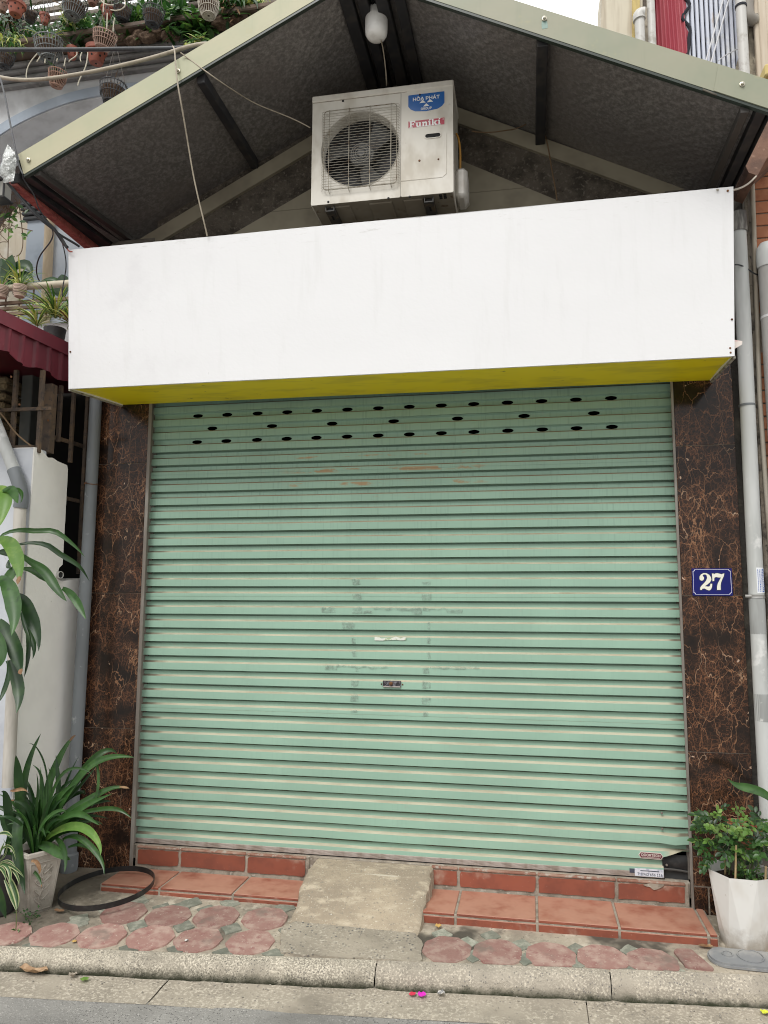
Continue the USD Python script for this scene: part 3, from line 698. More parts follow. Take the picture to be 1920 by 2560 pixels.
# small folded foil end sticking out at the lower right corner
a = at(1584, 745, Y=-.44)
obj('foil_flap', MB().add(trimesh.Trimesh([a+(-.02, 0, .03), a+(.036, -.01, .012), a+(.034, -.012, -.004), a+(-.02, -.01, -.035), a+(-.02, .012, .0), a+(.03, .006, .0)], [(0, 3, 2), (0, 2, 1), (0, 1, 5), (0, 5, 4), (3, 4, 5), (3, 5, 2), (1, 2, 5)], process=False)), worn('pale_foil', (.58, .52, .47), [((.55, .33, .32), 25., .5, .6)], .5), sgn)

# ------------------------------------------------------------------ canopy roof
def fascia_mat(name, base):
    g = G(); p = g.pos(); x, y, z = g.xyz(p)
    c = g.mix(g.step(g.noise(g.scale(p, (3., 3., 3.)), 1.0, 4, .6), .35, .7), tuple(base), tuple(np.array(base)*(.86, .93, .92)))
    st = g.noise(g.scale(p, (28., 28., 1.5)), 1.0, 4, .6)
    c = g.mix(g.math('multiply', g.step(st, .55, .78), .35), c, tuple(np.array(base)*(.72, .80, .78)))
    c = g.mix(g.math('multiply', g.step(g.noise(p, 6., 4, .7), .60, .75), .5), c, (.42, .37, .21))
    return g.done(name, c, .5, g.bump(g.noise(g.scale(p, (2., 2., 6.)), 1.0, 2), .2, .01), specular_ior_level=.4)
fas_mat = fascia_mat('fascia_paint', (.43, .405, .27)); fas_mat_r = fascia_mat('fascia_paint_right', (.30, .295, .215))  # right half given a darker, greyer tone than the left
def foil_mat():
    g = G(); p = g.pos(); x, y, z = g.xyz(p)
    w1 = g('wave_texture', 'fac', vector=g.scale(p, (1., 1., 0.)), scale=9., distortion=2., detail=3., detail_scale=3., wave_type='bands', bands_direction='diagonal')
    n = g.noise(g.scale(p, (1., 1., 1.)), 45., 5, .75)
    v = g('voronoi_texture', 'distance', vector=g.scale(p, (1., .8, 1.)), scale=60., feature='f1')
    c = g.mix(g.step(n, .40, .66), (.175, .163, .154), (.31, .292, .277))
    c = g.mix(g.math('multiply', g.step(g.noise(p, 2.4, 3), .45, .7), .6), c, (.215, .192, .182))
    fr = g.math('subtract', 1.0, g.step(y, -.78, -.45))  # paler flecks towards the front edge, sheen put into the colour
    c = g.mix(g.math('multiply', g.math('multiply', fr, g.step(g.noise(g.scale(p, (60., 40., 60.)), 1.0, 4, .8), .56, .66)), .8), c, (.36, .34, .32))
    sc = g.step(g.noise(g.scale(p, (2., 60., 2.)), 1.0, 3, .7), .70, .73)
    c = g.mix(g.math('multiply', sc, .5), c, (.45, .42, .40))
    h = g.math('add', g.math('multiply', w1, .5), g.math('add', n, v))
    return g.done('foil_underside', c, .38, g.bump(h, .40, .004), metallic=.45, specular_ior_level=.5)
foil = foil_mat()
steel_dark = worn('dark_steel', (.022, .022, .024), [((.040, .036, .033), 12., .45, .65)], .55, spec=.35)
can = thing('canopy_roof', 'gabled sheet metal canopy with pale green fascia and dark foil underside over the shop sign', 'canopy', base=(RX, -.05, 3.3))
YF, XLc, XRc = -.80, -.362, 3.128
def roof_panel(x0, x1, nm):
    m = MB()
    u_ = np.linspace(x0, x1, 30); v_ = np.linspace(YF+.012, .05, 16)
    fn = lambda x, y: (x+(y+.8)/.8*.068*max(0, (RX-x)/1.78)**3, y, roofz(x, y)+.006+.006*(meshkit.fbm(np.array([x*4, y*4, 5.]), 3)-.5))
    q = quadgrid(fn, u_, v_); q.invert(); m.add(q)
    m.add(quadgrid(lambda x, y: (x, y, roofz(x, y)+.03), u_[::6], v_[::5]))
    obj(nm, m, foil, can, smooth=60)
for a, b in ((XLc+.02, .575), (.576, RX), (RX+.0005, 2.205), (2.206, XRc-.02)): roof_panel(a, b, 'foil_panel')
sheet = worn('roof_sheet', (.16, .18, .15), [((.10, .11, .09), 5., .4, .6)], .5, metal=.3)
for s, xe in ((-1, XLc-.01), (1, XRc+.01)):
    obj('roof_sheet', quadgrid(lambda u, v: (RX+(xe-RX)*u, YF+(.3-YF)*v, roofz(RX+(xe-RX)*u, -.8)+.085), np.linspace(0, 1, 8), (0, 1)), sheet, can)
# front fascia: two sloping flashings, dark return strip beneath
for s, xe, zt, zb in ((-1, XLc, .094, .0), (1, XRc+.06, .100, -.01)):
    P = [(RX, RZ+zt), (RX, RZ+zb), (xe, roofz(xe, -.8)+zb), (xe, roofz(xe, -.8)+zt)]
    if s < 0:
        l = at(39, 333, Y=YF); l2 = at(51, 376.5, Y=YF); P[3] = (l[0], l[2]); P[2] = (l2[0], l2[2])
        a2, b2 = at(570, 17, Y=YF), at(570, 65.5, Y=YF)
    else:
        l = at(1659, 172, Y=YF); l2 = at(1659, 235, Y=YF); a2, b2 = at(1279, 53, Y=YF), at(1279, 111, Y=YF)
        ext = (xe-l[0])/(l[0]-a2[0]); P[3] = (xe, l[2]+(l[2]-a2[2])*ext); ext = (xe-l2[0])/(l2[0]-b2[0]); P[2] = (xe, l2[2]+(l2[2]-b2[2])*ext)
    zt_ = P[3][1]+(a2[2]-P[3][1])/(a2[0]-P[3][0])*(RX-P[3][0]); zb_ = P[2][1]+(b2[2]-P[2][1])/(b2[0]-P[2][0])*(RX-P[2][0])
    P[0], P[1] = (RX, zt_), (RX, zb_)
    q = Polygon(P)
    obj('fascia', plate(q, .012, wallframe((0, YF+.012, 0))), fas_mat if s < 0 else fas_mat_r, can, label=('left' if s < 0 else 'right')+' sloping pale green fascia')
    e0, e1 = np.array([P[1][0], YF+.012, P[1][1]-.006]), np.array([P[2][0], YF+.012, P[2][1]-.006])
    obj('drip_edge', bar(e0, e1, .020, .014, up=(0, 0, 1)), worn('drip_edge_green', (.018, .028, .020), [], .4), can)
    if s > 0:
        xj = float(at(1548, 190, Y=YF)[0]); zl_ = lambda x, z0, z1: z0+(z1-z0)*(x-RX)/(xe-RX)
        obj('fascia_lap', plate(Polygon([(xj+.012, zl_(xj+.012, zt_, P[3][1])-.001), (xj-.012, zl_(xj-.012, zb_, P[2][1])+.001), (xe, P[2][1]+.001), (xe, P[3][1]-.001)]), .002, wallframe((0, YF-.0005, 0))), fas_mat_r, can)
        obj('scratch', tube([at(1518, 193, Y=YF-.001), at(1548, 205, Y=YF-.001)], .0035, 6), render_grey, can)
brass = worn('screw_zinc', (.45, .42, .34), [], .35, metal=.8)
for x, y in ((62, 346), (385, 154), (1176, 41), (1603, 183)):
    p = at(x, y, Y=YF-.002)
    sc_ = obj('screw', lathe([(.0, 0), (.011, 0), (.011, .004), (.007, .005), (.0065, .012), (0, .014)], 12, p, (0, -1, 0)), brass, can, smooth=30)
    if x in (1176, 1603):
        gs = worn('green_run_stain', (.22, .32, .28), [], .5)
        obj('run_stain', plate(blob([(p[0]-.011, p[2]-.008), (p[0]+.011, p[2]-.008), (p[0]+.014, p[2]-.045), (p[0]-.012, p[2]-.045)], .006, 24, x), .0006, wallframe((0, YF-.0001, 0))), gs, can)
# rafters, ridge beams and edge channels under the sheets
def along(x, y0, y1, w, h, mt, nm, dz=0.0, c=.003):
    return obj(nm, bar((x, y0, roofz(x, y0)-h/2+dz), (x, y1, roofz(x, y1)-h/2+dz), w, h, c=c), mt, can)
along(.586, YF+.03, -.02, .042, .055, steel_dark, 'rafter', .012)
along(2.213, YF+.03, -.02, .050, .06, steel_dark, 'rafter', .012)
for xa, w in ((1.30, .06), (1.375, .05), (1.47, .06), (1.56, .05)):
    along(xa, YF+.03, -.02, w, .05+.03*(1.3 < xa < 1.5), steel_dark, 'ridge_beam', .02)
for s, xe in ((-1, XLc), (1, XRc)):
    za, zb = roofz(xe, YF), roofz(xe, 0)
    xb = xe+(.068 if s < 0 else 0); zb = roofz(xb)
    def edge_bar(dx, w, dz, h, mt): obj('edge_channel', bar((xe-s*dx, YF+.02, za+dz), (xb-s*dx, .0, zb+dz), w, h, c=.002), mt, can)
    edge_bar(.030, .045, .022, .04, steel_dark); edge_bar(.095, .035, .022, .03, worn('steel_brownish', (.05, .045, .04), [], .6)); edge_bar(-.003, .004, .03, .09, steel_dark)
    if s < 0:
        hp_ = [np.array(q_)+[0, 0, dz] for q_ in ((xe-.062, YF+.03, za-.010), (xe, YF+.03, za-.010), (xb+.01, .02, zb-.004), (xe-.055, .02, zb-.03)) for dz in (0, .014)]
        obj('gutter_tray', trimesh.convex.convex_hull(np.array(hp_)), steel_dark, can)
        edge_bar(-.030, .050, .006, .05, steel_dark)

# red painted steel beam with a plastic-wrapped end, left of the canopy
red_beam = worn('red_oxide_wrap', (.36, .10, .08), [((.24, .06, .05), 26., .45, .62), ((.48, .22, .19), 40., .62, .75)], .45, (45, .8, .01))
b0, b1 = at(28, 390, X=-.405), at(190, 527, X=-.405)
rb = thing('red_beam', 'red painted steel beam under the left eave, its end bagged in clear plastic', 'beam', base=tuple(b1))
d = b1-b0; b1 = b0+d*1.5
obj('beam', bar(b0, b1, .05, .055, c=.004), red_beam, rb)
def bag_mat():
    g = G(); p = g.pos()
    b = g('principled_bsdf', base_color=g.mix(g.step(g.noise(p, 30., 4, .7), .4, .6), (.72, .74, .72), (.30, .31, .29)), roughness=.12, normal=g.bump(g.noise(p, 24., 3, .5), 1.0, .03), specular_ior_level=.9)
    mx = g('mix_closure', fac=.72, closure1=S(g('transparent_bsdf')+'.BSDF'), closure2=S(b+'.BSDF'))
    return usdkit.material(stage, '/World/Looks/clear_plastic', g.n, g.l, surface=mx+'.closure')
bg_ = [at(x, y, Y=-.83) for x, y in ((16, 312), (33, 330), (36, 345), (30, 392), (8, 396), (-2, 372), (6, 335))]
cc = np.mean(bg_, axis=0); V = [cc+(0, -.035, 0)]+bg_+[cc+(0, .05, 0)]; n = len(bg_)
F = [(0, 1+(k+1) % n, 1+k) for k in range(n)]+[(n+1, 1+k, 1+(k+1) % n) for k in range(n)]
bm = trimesh.Trimesh(V, F, process=False).subdivide().subdivide().subdivide()
bm.vertices += (np.stack([meshkit.fbm(bm.vertices*22, 3, k) for k in range(3)], 1)-.5)*.02
obj('plastic_wrap', bm, bag_mat(), rb, smooth=35)

# lamp hanging at the front of the ridge
bulb_w = worn('lamp_white', (.82, .81, .78), [((.72, .705, .67), 20., .45, .7)], .4, rvar=.05)
lp = at(813, 58, Y=-.6)
lamp = thing('lamp_bulb', 'white cylindrical lamp bulb hanging from the canopy ridge above the air conditioner', 'lamp', base=(lp[0], -.6, 4.13))
zc = lp[2]
obj('bulb', lathe([(0, -.066), (.025, -.064), (.044, -.056), (.053, -.040), (.056, -.015), (.056, .03), (.055, .046)], 32, (lp[0], -.6, zc)), bulb_w, lamp, smooth=True)
mb = MB().add(lathe([(.055, .046), (.052, .05), (.049, .080), (.040, .090), (.02, .094), (.0, .094)], 32, (lp[0], -.6, zc)))
obj('heat_sink', mb, bulb_w, lamp, smooth=30)
for k in range(20):
    a = k*PI/10; obj('fin', bar((lp[0]+.045*math.cos(a), -.6+.045*math.sin(a), zc+.064), (lp[0]+.054*math.cos(a), -.6+.054*math.sin(a), zc+.064), .003, .034), bulb_w, lamp)
obj('socket', lathe([(.0, .092), (.021, .092), (.021, .11), (.017, .15), (0, .15)], 18, (lp[0], -.6, zc)), steel_dark, lamp, smooth=30)

# ------------------------------------------------------------------ air conditioner
cas = worn('casing_cream', (.66, .63, .56), [((.50, .46, .385), (6, 6, 3), .42, .66), ((.34, .29, .22), (22, 22, 22), .70, .80), ((.66, .63, .57), 3., .5, .7)], .5, (40, .08, .002), spec=.4)
cas_shade = worn('casing_shade', (.32, .28, .22), [((.14, .10, .07), 25., .48, .62)], .6)
AX0, AX1, AY, AZ0, AZ1 = 1.038, 1.776, -.385, 3.241, 3.842
ac = thing('air_conditioner', 'cream outdoor air conditioner unit with wire fan guard on the gable wall', 'air conditioner', base=((AX0+AX1)/2, -.05, AZ0))
cfan = at(777, 322, Y=AY); rfan = .205
xs_seam = float(at(866, 300, Y=AY)[0])
hole = Point(cfan[0], cfan[2]).buffer(rfan, 40)
fl = sbox(AX0, AZ0, xs_seam-.001, AZ1).buffer(-.008).buffer(.008).difference(hole)
obj('front_panel', plate(fl, .004, wallframe((0, AY+.004, 0))), cas, ac)
obj('service_panel', plate(sbox(xs_seam+.001, AZ0, AX1, AZ1).buffer(-.008).buffer(.008), .005, wallframe((0, AY+.004, 0))), cas, ac)
rz_ = .004
for (a, b) in ((AX0, xs_seam-.0), (xs_seam, AX1)): pass
mb = MB().add(cbox((AX0-.004, AY-.006, AZ1-.030), (AX1+.004, -.105, AZ1+.006), .006))
obj('top_cover', mb, cas, ac)
obj('side_panel', cbox((AX0, AY+.004, AZ0), (AX0+.006, -.11, AZ1-.03), .001), cas, ac)
obj('side_panel', cbox((AX1-.006, AY+.004, AZ0), (AX1, -.11, AZ1-.03), .001), cas, ac)
obj('back_panel', cbox((AX0+.006, -.116, AZ0), (AX1-.006, -.11, AZ1-.03), .001), worn('coil_dark', (.03, .03, .03), [], .6), ac)
pan = obj('base_pan', cbox((AX0+.006, AY+.006, AZ0+.002), (AX1-.006, -.117, AZ0+.012), .001), worn('pan_rusty', (.24, .21, .165), [((.30, .27, .22), 5., .4, .6), ((.10, .05, .025), 11., .60, .70), ((.30, .12, .03), 26., .70, .76)], .7), ac)
for k, (x, w) in enumerate(((.10, .10), (.30, .12), (.48, .10))): obj('pan_rib', cbox((AX0+x, AY+.03, AZ0-.006), (AX0+x+w, -.14, AZ0+.003), .004), worn('pan_rusty', ()), pan)
for k in range(3):
    for j in range(2): obj('vent_slot', cbox((AX1-.075+j*.022, AY+.012+k*.016, AZ0-.0015), (AX1-.060+j*.022, AY+.022+k*.016, AZ0+.004), .001), wall_dark, pan)
# front pressed outline
ring = obj('fan_ring', lathe([(rfan+.004, 0), (rfan+.0, -.003), (rfan-.003, .01), (rfan-.004, .07)], 48, (cfan[0], AY-.001, cfan[2]), (0, 1, 0)), cas, ac, smooth=50)
obj('fan_housing', lathe([(rfan-.004, .07), (rfan-.006, .075), (rfan-.03, .12), (0, .125)], 48, (cfan[0], AY-.001, cfan[2]), (0, 1, 0)), worn('coil_dark', ()), ac, smooth=50)
fan_grey = worn('fan_grey', (.060, .060, .057), [((.09, .088, .082), 15., .45, .65)], .5)
fan = thing('fan', parent=ac)
obj('hub', lathe([(0, -.016), (.02, -.017), (.024, -.010), (.058, -.006), (.066, .0), (.068, .03), (0, .03)], 30, (cfan[0], AY+.045, cfan[2]), (0, 1, 0)), fan_grey, fan, smooth=35)
for r_ in (.03, .042, .052): obj('hub_ring', lathe([(r_-.002, -.003), (r_, -.006), (r_+.002, -.003)], 28, (cfan[0], AY+.034, cfan[2]), (0, 1, 0)), worn('fan_grey_pale', (.26, .26, .25), [], .5), fan, smooth=40)
for k in range(3):
    a0 = -PI/2+k*2*PI/3+.12
    def bl_(u, v, a0=a0):
        r = .062+u*(rfan-.078); th = a0-.30+v*(.72-.10*u)+.25*u
        return (cfan[0]+r*math.cos(th), AY+.050+.030*(v-.5)*(-1)+.01*u, cfan[2]+r*math.sin(th))
    obj('fan_blade', quadgrid(bl_, np.linspace(0, 1, 8), np.linspace(0, 1, 8)), fan_grey, fan, smooth=True)
wire_m = worn('guard_wire', (.30, .275, .22), [((.15, .11, .07), 30., .5, .66)], .5, metal=.3)
gd = thing('fan_guard', parent=ac)
g0, g1 = at(693, 410, Y=AY-.02), at(862, 238, Y=AY-.02); gx0, gx1, gz0, gz1 = g0[0], g1[0], cfan[2]-.222, cfan[2]+.222
for k in range(31):
    z = gz0+.008+(gz1-gz0-.016)*k/30
    obj('guard_wire', tube([(gx0, AY-.004, z), (gx0+.004, AY-.020, z), (gx1-.004, AY-.020, z), (gx1, AY-.004, z)], .0011, 5), wire_m, gd)
for fx_ in (.10, .36, .63, .90):
    x = gx0+(gx1-gx0)*fx_
    obj('guard_bar', tube([(x, AY-.003, gz0-.006), (x, AY-.0235, gz0+.004), (x, AY-.0235, gz1-.004), (x, AY-.003, gz1+.006)], .0020, 6), wire_m, gd)
rr = Polygon(sbox(gx0+.012, gz0+.004, gx1-.012, gz1-.004).buffer(-.02).buffer(.02).exterior.coords)
pth = [(x, AY-.018, z) for x, z in rr.exterior.coords]
obj('guard_frame', tube(pth, .0022, 5, caps=False), wire_m, gd)
# pressed line of the service panel, handle slot, screws
def onac(x, y, d=0.0): return at(x, y, Y=AY-.001-d)
hs = onac(935, 293)
hd = obj('handle_rim', plate(LineString([(hs[0]-.028, hs[2]-.0), (hs[0]+.028, hs[2]+.0)]).buffer(.015).difference(LineString([(hs[0]-.028, hs[2]), (hs[0]+.028, hs[2])]).buffer(.0105)), .003, wallframe((0, AY-.001, 0))), cas, ac)
obj('handle_slot', plate(LineString([(hs[0]-.028, hs[2]), (hs[0]+.028, hs[2])]).buffer(.0112), .0015, wallframe((0, AY-.001, 0))), wall_dark, hd)
pl0 = [(xs_seam+.0, AZ0+.085), (AX1-.055, AZ0+.085), (AX1-.035, AZ0+.10), (AX1-.033, AZ0+.32)]
obj('pressed_line', tube([(x, AY-.0008, z) for x, z in pl0], .0025, 5), cas, ac)
obj('seam', cbox((xs_seam-.0012, AY+.001, AZ0+.002), (xs_seam+.0012, AY+.0042, AZ1-.03), .0001), wall_dark, ac)
obj('shadow_gap', cbox((AX0+.002, AY-.0012, AZ1-.0335), (xs_seam+.03, AY+.003, AZ1-.0300), .0004), cas_shade, ac)  # darker strip painted as the shade line below the top cover
for x, y in ((709, 436), (839, 428), (885, 425), (741, 218), (907, 205), (906, 347), (947, 344)):
    obj('screw', screw(onac(x, y), .0062 if y != 344 else .005), rustm if y in (344, 347) else steel_dark, ac)
for k in range(9):
    x0_ = rng.uniform(AX0+.03, AX1-.1)
# badges
blue = worn('badge_blue', (.010, .105, .36), [], .35); white_p = worn('print_white', (.78, .78, .76), [], .5); redb = worn('badge_red', (.42, .035, .065), [((.36, .05, .07), 20., .45, .6)], .4)
bp = [onac(882, 205), onac(960, 198), onac(960, 227), onac(921, 247), onac(882, 229)]
bx0, bx1 = bp[0][0], bp[1][0]; bz1 = bp[0][2]-.004; bw = bx1-bx0; bm_ = (bx0+bx1)/2
shp = Polygon([(bx0, bz1), (bx0, bz1-.062), (bx0+.012, bz1-.078), (bx0+.035, bz1-.091), (bm_, bz1-.097), (bx1-.035, bz1-.091), (bx1-.012, bz1-.078), (bx1, bz1-.062), (bx1, bz1)])
sh0 = Polygon(list(shp.exterior.coords)).buffer(-.004)
tl_ = .0
b_ = obj('badge', plate(shp.buffer(-.004).buffer(.004), .0012, wallframe((0, AY-.0008, 0))), blue, ac, label='blue shield badge with white letters and three triangles')
obj('lettering', words_mesh('HÒA PHÁT', .018, (bm_, AY-.0022, bz1-.024), width=bw*.74), white_p, b_)
obj('lettering', words_mesh('GROUP', .012, (bm_, AY-.0022, bz1-.083), width=bw*.30), white_p, b_)
for dx, dz in ((-.019, .0), (.019, .0), (0, -.021)):
    obj('triangle', plate(Polygon([(bm_+dx-.016, bz1-.050+dz), (bm_+dx+.016, bz1-.050+dz), (bm_+dx, bz1-.034+dz)]), .0008, wallframe((0, AY-.0021, 0))), white_p, b_)
r0, r1 = onac(882, 277), onac(960, 254)
b_ = obj('badge', plate(sbox(r0[0], r0[2], r1[0], r1[2]), .0012, wallframe((0, AY-.0008, 0))), redb, ac, label='dark red badge with white slab lettering')
# slab lettering drawn from strokes
def slab(text, h):
    u = h; out = []; x = 0; st = .20*h
    def rc(a, b, c, d): return sbox(x+a, b, x+c, d)
    for ch in text:
        if ch == 'F': ps = [rc(.08*h, 0, .08*h+st, h), rc(0, 0, .46*h, .10*h), rc(0, h-.13*h, .80*h, h), rc(.1*h, .45*h, .58*h, .58*h), rc(.70*h, .70*h, .80*h, h), rc(.5*h, .36*h, .58*h, .68*h)]; adv = .90
        elif ch in 'ui':
            if ch == 'u': ps = [rc(.08*h, .12*h, .08*h+st, .70*h), rc(0, .60*h, .2*h, .70*h), Polygon([(x+.08*h, .2*h), (x+.2*h, 0), (x+.42*h, 0), (x+.6*h, .15*h), (x+.6*h, .24*h), (x+.4*h, .13*h), (x+.28*h, .2*h)]), rc(.52*h, 0, .52*h+st, .70*h), rc(.42*h, .60*h, .6*h, .70*h), rc(.52*h, 0, .84*h, .10*h)]; adv = .92
            else: ps = [rc(.10*h, 0, .10*h+st, .70*h), rc(0, 0, .40*h, .10*h), rc(0, .60*h, .2*h, .70*h), Polygon([(x+.08*h, .80*h), (x+.24*h, .80*h), (x+.40*h, 1.02*h), (x+.20*h, 1.02*h)])]; adv = .48
        elif ch == 'n': ps = [rc(.08*h, 0, .08*h+st, .70*h), rc(0, 0, .36*h, .10*h), rc(0, .60*h, .2*h, .70*h), Polygon([(x+.2*h, .52*h), (x+.4*h, .72*h), (x+.6*h, .72*h), (x+.72*h, .55*h), (x+.72*h, .4*h), (x+.5*h, .5*h), (x+.4*h, .55*h), (x+.28*h, .42*h)]), rc(.52*h, 0, .52*h+st, .56*h), rc(.44*h, 0, .82*h, .10*h)]; adv = .90
        elif ch == 'k': ps = [rc(.08*h, 0, .08*h+st, h), rc(0, 0, .36*h, .10*h), rc(0, .9*h, .2*h, h), Polygon([(x+.25*h, .30*h), (x+.52*h, .64*h), (x+.76*h, .64*h), (x+.42*h, .26*h)]), Polygon([(x+.34*h, .44*h), (x+.50*h, .50*h), (x+.80*h, .04*h), (x+.52*h, .04*h)]), rc(.48*h, 0, .86*h, .10*h), rc(.46*h, .60*h, .82*h, .70*h)]; adv = .92
        out += ps; x += adv*h
    from shapely import union_all
    return union_all([p.buffer(.012*h) for p in out])
tx = slab('Funiki', .034); bx = tx.bounds; W_ = (r1[0]-r0[0])*.86
tx = affinity.translate(affinity.scale(tx, W_/(bx[2]-bx[0]), 1.0, origin=(0, 0)), 0, 0); bx = tx.bounds
tx = affinity.translate(tx, (r0[0]+r1[0])/2-.006-(bx[0]+bx[2])/2, (r0[2]+r1[2])/2-(bx[1]+bx[3])/2)
obj('lettering', plate(tx, .0008, wallframe((0, AY-.0021, 0))), white_p, b_)
obj('registered_mark', lathe([(.0016, 0), (.003, .0), (.003, .0006), (.0016, .0006)], 10, (r1[0]-.006, AY-.0021, r1[2]-.008), (0, -1, 0)), white_p, b_)
# valve cover, orange hose and brackets
v0 = at(984, 438, Y=-.24)
vc = cbox((AX1-.001, -.30, 3.262), (AX1+.062, -.15, 3.425), .02)
obj('valve_cover', vc, worn('cover_white', (.62, .60, .56), [((.52, .49, .44), 8., .4, .6)], .5), ac, smooth=40)
obj('hose', tube(spline([(AX1+.004, -.25, 3.64), (AX1+.020, -.26, 3.58), (AX1+.024, -.25, 3.50), (AX1+.018, -.23, 3.42)], 14), .0055, 8), worn('orange_hose', (.48, .24, .04), [], .5), ac, smooth=True)
brk = worn('bracket_steel', (.06, .058, .055), [((.12, .09, .06), 20., .5, .65)], .6, metal=.3)
for x in (at(716, 470, Y=-.3)[0]+.01, at(930, 440, Y=-.3)[0]+.0):
    b_ = obj('bracket', MB().add(cbox((x-.024, AY+.012, AZ0-.034), (x+.024, .0, AZ0-.028), .001)).add(cbox((x-.024, AY+.012, AZ0-.032), (x-.019, .0, AZ0-.002), .001)).add(cbox((x+.019, AY+.012, AZ0-.032), (x+.024, .0, AZ0-.002), .001)).add(cbox((x-.024, -.012, AZ0-.3), (x+.024, -.004, AZ0-.03), .001)), brk, ac)
    obj('bracket_slot', cbox((x-.005, AY+.06, AZ0-.0352), (x+.005, AY+.10, AZ0-.0335), .0005), wall_dark, b_)
    obj('foot', cbox((x-.016, AY+.03, AZ0-.028), (x+.016, -.13, AZ0-.006), .002), steel_dark, b_)
#==PART5==
# ------------------------------------------------------------------ left neighbour: yard wall, bars, awning, house
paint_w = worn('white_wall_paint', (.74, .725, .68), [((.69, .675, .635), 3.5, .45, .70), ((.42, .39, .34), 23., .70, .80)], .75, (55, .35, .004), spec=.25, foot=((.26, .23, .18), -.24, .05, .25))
paint_bw = worn('bluish_wall_paint', (.55, .57, .60), [((.44, .46, .50), 3., .42, .66), ((.33, .33, .34), 13., .66, .76)], .75, (45, .25, .004), spec=.25)
WX = -.42
cw = thing('yard_wall', 'white painted yard wall with a chipped top beside the grey pipe left of the shop', 'wall', base=(WX, -.3, -.25))
ya, yb_ = float(at(75, 970, X=WX)[1]), -.155
ztop = [(ya, 2.005), (ya+.05, 2.006), (ya+.09, 1.985), (ya+.115, 1.972), (ya+.16, 1.978), (ya+.2, 1.968), (yb_-.012, 1.962), (yb_, 1.94)]
zn = float(at(122, 1238, X=WX)[2])
prof = [(ya, -.35)]+ztop+[(yb_, zn+.05), (yb_-.03, zn+.03), (yb_-.045, zn-.01), (yb_-.035, zn-.03), (yb_, zn-.045), (.015, zn-.02), (.02, -.35)]
q = Polygon(prof)
m = trimesh.creation.extrude_polygon(q, .12, engine='earcut'); v = m.vertices.copy(); m.vertices = np.c_[WX-.12+v[:, 2], v[:, 0], v[:, 1]]
obj('side_panel', m, paint_w, cw, label='cream white side of the wall with a notch cut for a pipe')
obj('street_panel', cbox((-1.6, ya-.001, -.4), (WX-.004, ya+.11, 2.006), .006), paint_bw, cw, label='bluish white street face of the wall')
obj('corner_bead', tube([(WX-.003, ya, z) for z in np.linspace(-.3, 2.004, 12)], .004, 6), paint_w, cw)
pw = thing('pipe_stub', 'short white plastic pipe end poking out of the notch in the yard wall', 'pipe', base=(WX, -.17, zn))
a = at(133, 1240, X=WX+.005); 
obj('stub', MB().add(lathe([(.0165, 0), (.0195, 0), (.0195, .07), (.0165, .07), (.0165, 0)], 18, (WX-.045, a[1]-.015, a[2]-.006), (1, -.25, 0))), worn('pvc_white', (.52, .51, .48), [((.35, .33, .29), 12., .5, .7)], .45), pw, smooth=40)
obj('bore', lathe([(0, .0), (.0165, 0)], 18, (WX+.018, a[1]-.030, a[2]-.006), (1, -.25, 0)), wall_dark, pw)
# bars of the yard behind and above the wall
bar_m = worn('rusty_bar', (.085, .060, .042), [((.13, .085, .05), 14., .45, .62), ((.045, .035, .03), 40., .5, .7)], .75)
gr = thing('yard_bars', 'rusty brown iron bars above the yard wall under the red awning', 'grille', base=(WX, -.3, 2.0))
def vbar(x, y0, y1, X=None, Y=None, w=.020, nm='bar', mt=None):
    t_ = at(x[0], y0, X=X, Y=Y); b = at(x[1], y1, X=X, Y=Y)
    xm = t_*.5+b*.5
    obj(nm, cbox((xm[0]-w/2, xm[1]-w/2, min(t_[2], b[2])), (xm[0]+w/2, xm[1]+w/2, max(t_[2], b[2])), .002), mt or bar_m, gr)
YB = ya+.03
for xa, xb in ((33, 28), (91, 84)): vbar((xa, xb), 800, 978, Y=YB, w=.022)
vbar((108, 104), 830, 980, X=WX-.03, w=.050, nm='post')
for xa, xb, y1 in ((131, 127, 955), (159, 153, 1000), (190-1, 172, 1240)): vbar((xa, xb), 832, y1, X=WX-.03, w=.020)
p0, p1 = at(0, 884, Y=YB-.012), at(112, 882, Y=YB-.012); obj('rail', bar(p0-(.6, 0, 0), p1, .012, .018), bar_m, gr)
p0, p1 = at(112, 943, X=WX-.045), at(205, 972, X=WX-.045); p1 = p0+(p1-p0)*1.3; obj('rail', bar(p0, p1, .012, .022), bar_m, gr)
p0, p1 = at(162, 1081, X=WX-.045), at(185, 1086, X=WX-.045); obj('rail', bar(p0-(0, .2, 0), p1, .012, .020), bar_m, gr)
obj('rail', bar((-1.6, YB-.012, 2.012), (WX-.02, YB-.012, 2.012), .02, .016), bar_m, gr)
vbar((183, 168), 1080, 1235, X=WX-.02, w=.012)
yd = worn('yard_dark', (.02, .019, .018), [], .9, spec=.1)  # near black: the shade of the yard is put into the colour
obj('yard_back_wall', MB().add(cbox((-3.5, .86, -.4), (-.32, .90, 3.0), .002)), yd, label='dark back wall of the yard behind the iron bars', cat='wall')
obj('yard_side_wall', cbox((-3.5, -.40, -.4), (-3.46, .86, 2.9), .002), yd, label='side wall of the yard with shade painted into its dark colour', cat='wall')
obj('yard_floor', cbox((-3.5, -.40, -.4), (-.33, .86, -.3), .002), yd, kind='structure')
pp_ = thing('yard_pillar', 'yellowish moulded pillar standing in the dark yard behind the bars', 'pillar', base=(-1.0, .5, -.3))
yel = worn('old_yellow_plaster', (.30, .23, .13), [((.17, .13, .08), 9., .45, .65)], .85, (40, .4, .004))
o = at(8, 850, Y=.3)
obj('shaft', cbox((o[0]-.20, .25, -.3), (o[0]+.03, .42, 2.35), .01), yel, pp_)
